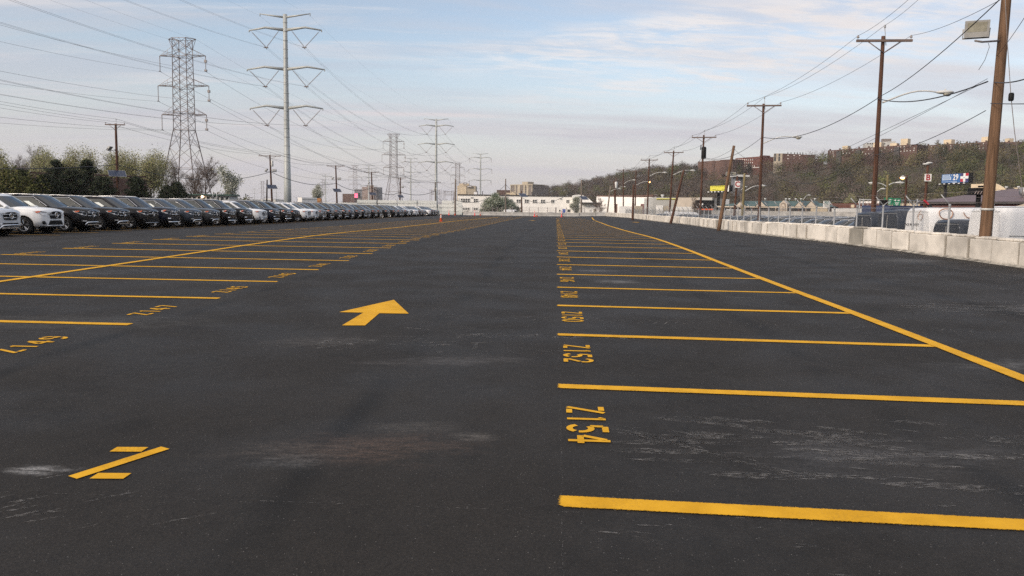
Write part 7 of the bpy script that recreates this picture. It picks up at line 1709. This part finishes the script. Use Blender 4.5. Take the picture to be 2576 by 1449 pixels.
def woods(name, label, spots, seed, per=95):
    r_ = np.random.default_rng(seed); Ps = []; Sz = []; Cs = []; Ns = []
    for (p, h, w_, kind) in spots:
        n = int(per * (1.15 if kind == 'bare' else 1.)); k = 7; cs = r_.normal(0, 1, (k, 3)); cs /= np.linalg.norm(cs, axis=1)[:, None]; ids = r_.integers(0, k, n)
        d = r_.normal(size=(n, 3)); d /= np.linalg.norm(d, axis=1)[:, None]
        q = cs[ids] * .50 + d * .58 * (r_.random((n, 1)) ** .25); Ns.append(d * .7 + cs[ids] * .5); P_ = np.array([p.x, p.y, p.z + h * .58]) + q * np.array([w_ * .5, w_ * .5, h * .44])
        Ps.append(P_); Sz.append(np.full(n, (.26 if kind == 'bare' else .34) * (.8 + .4 * r_.random()) * (h / 9)))
        pal = np.array(HP[kind]); tone = pal[r_.integers(0, len(pal))] * (.65 + .65 * r_.random()); c_ = tone * (1 + .25 * (r_.random((n, 1)) - .5)); Cs.append(c_)
    o = leaf_object(name, np.concatenate(Ps), np.concatenate(Ns), np.concatenate(Sz), np.clip(np.concatenate(Cs) * .72, 0, 1), seed=seed, aspect=.5)
    tag(o, label, kind='stuff'); return o
hr = random.Random(12); spots = []
def green_bias(u):  # more leaf towards the right
    return float(np.interp(u, [1330, 1500, 1700, 1900, 2050, 2250, 2400, 2600], [.26, .40, .34, .30, .46, .52, .72, .80]))
built = [(1752, 1907, .95, 1.2), (1940, 2066, .93, 1.2), (2075, 2297, .88, 1.2), (2319, 2570, .88, 1.2)]
patchn = lambda u, s: .5 + .5 * math.sin(u * .031 + 4 * s) * math.cos(u * .013 - 7 * s + 1.3)
for i in range(1900):
    u = hr.uniform(1325, 2720) if i < 950 else hr.uniform(1325, 1760); s = hr.random() ** .9 * 1.03
    if any(a - 4 < u < b + 4 and lo < s for a, b, lo, hi in built): continue
    p = hill(u, s); gb = green_bias(u); x = hr.random() * .6 + patchn(u, s) * .4
    kind = 'bare' if x > gb else ('olive' if hr.random() < .5 else 'green' if hr.random() < .82 else 'lime')
    if hr.random() < .02: kind = 'dark'
    h = hr.uniform(7.5, 13.5) * (1.0 if s < .86 else .75); spots.append((p, h, h * hr.uniform(.75, 1.0), kind))
woods('hillside_woods', 'mixed bare and greening woods covering the hillside', spots, 5, 250)
far = []
for i in range(330):
    u = hr.uniform(940, 1400); Y = hr.uniform(420, 760); p = gp(u, Y, LOW); far.append((p, hr.uniform(5, 9.5), hr.uniform(6, 9), 'bare' if hr.random() < .8 else 'olive'))
for i in range(90):
    u = hr.uniform(1195, 1350); Y = hr.uniform(760, 900); far.append((gp(u, Y, LOW), hr.uniform(11, 18), hr.uniform(9, 13), 'bare'))
for i in range(160): far.append((gp(hr.uniform(-40, 960), hr.uniform(500, 900), LOW), hr.uniform(6, 11), hr.uniform(7, 12), 'olive' if hr.random() < .5 else 'bare'))
woods('distant_woods', 'low brown grey belt of distant bare woods', far, 6, 90)
# distinct trees on the skyline
for i, (u, v, s, lab, kd, w_) in enumerate(((1640, 412, .93, 'large round budding tree on the skyline above the far crossarm poles', 'bare', 1.5), (1716, 404, .95, 'twiggy tree on the skyline left of the red brick blocks', 'bare', 1.2), (1502, 441, .95, 'small skyline tree where the ridge starts to climb', 'bare', 1.2), (1555, 440, .95, 'budding skyline tree left of the round one', 'bare', 1.2), (2308, 364, .97, 'bare tree in the gap between the two long brick blocks', 'bare', 1.1), (1938, 391, .95, 'pale bare tree left of the cream ended block', 'bare', 1.1), (2352, 352, 1.02, 'bare treetop behind the long brick block', 'bare', 1.), (2552, 351, 1.0, 'dark bare tree on the ridge at the right edge', 'bare', 1.3))):
    b = hill(u, s); h = at(u, v, b.y).z - b.z; tree('skyline_tree', lab, b, max(5, h), kd, 200 + i, 'trees on the ridge skyline', 'bark', 1.5, w_)
for i, (u, s, lab) in enumerate(((1826, .80, 'dark evergreen below the red brick blocks'), (1858, .78, 'second dark evergreen below the white windowed block'), (1880, .80, 'third dark evergreen, rightmost below the red brick blocks'))): b = hill(u, s); pine(lab, b, 9, 230 + i, .45, 'evergreens below the red brick blocks')
H6 = Facade('blue_roof_house', 'house with a long pale roof on the hillside left of the greenish pole', 'house', 1846, 1872, 470, 470, zb=10); zt_ = H6.P(1858, 441).z; H6.wall(8, zt_ - 1.0, mt['hazegrey']); H6.slab(-2, H6.L + 1, zt_ - 1.0, zt_, mt['lampgrey'], 'roof', 0, 9)
# ---- air over the distance
DO_HAZE = True
if DO_HAZE:
    m = bpy.data.materials.new('hazy air'); m.use_nodes = True; t = m.node_tree; t.nodes.remove(t.nodes['Principled BSDF']); v_ = t.nodes.new('ShaderNodeVolumePrincipled'); v_.inputs['Color'].default_value = (.80, .79, .82, 1); v_.inputs['Density'].default_value = .00013; v_.inputs['Anisotropy'].default_value = .0
    lk(t, v_.outputs[0], t.nodes['Material Output'].inputs['Volume']); g = M(); g.box((0, 950, 27), (3600, 2700, 64)); o = g.obj('haze', m); tag(o, label='thin hazy air over the whole place', kind='stuff')
    S.cycles.volume_bounces = 2
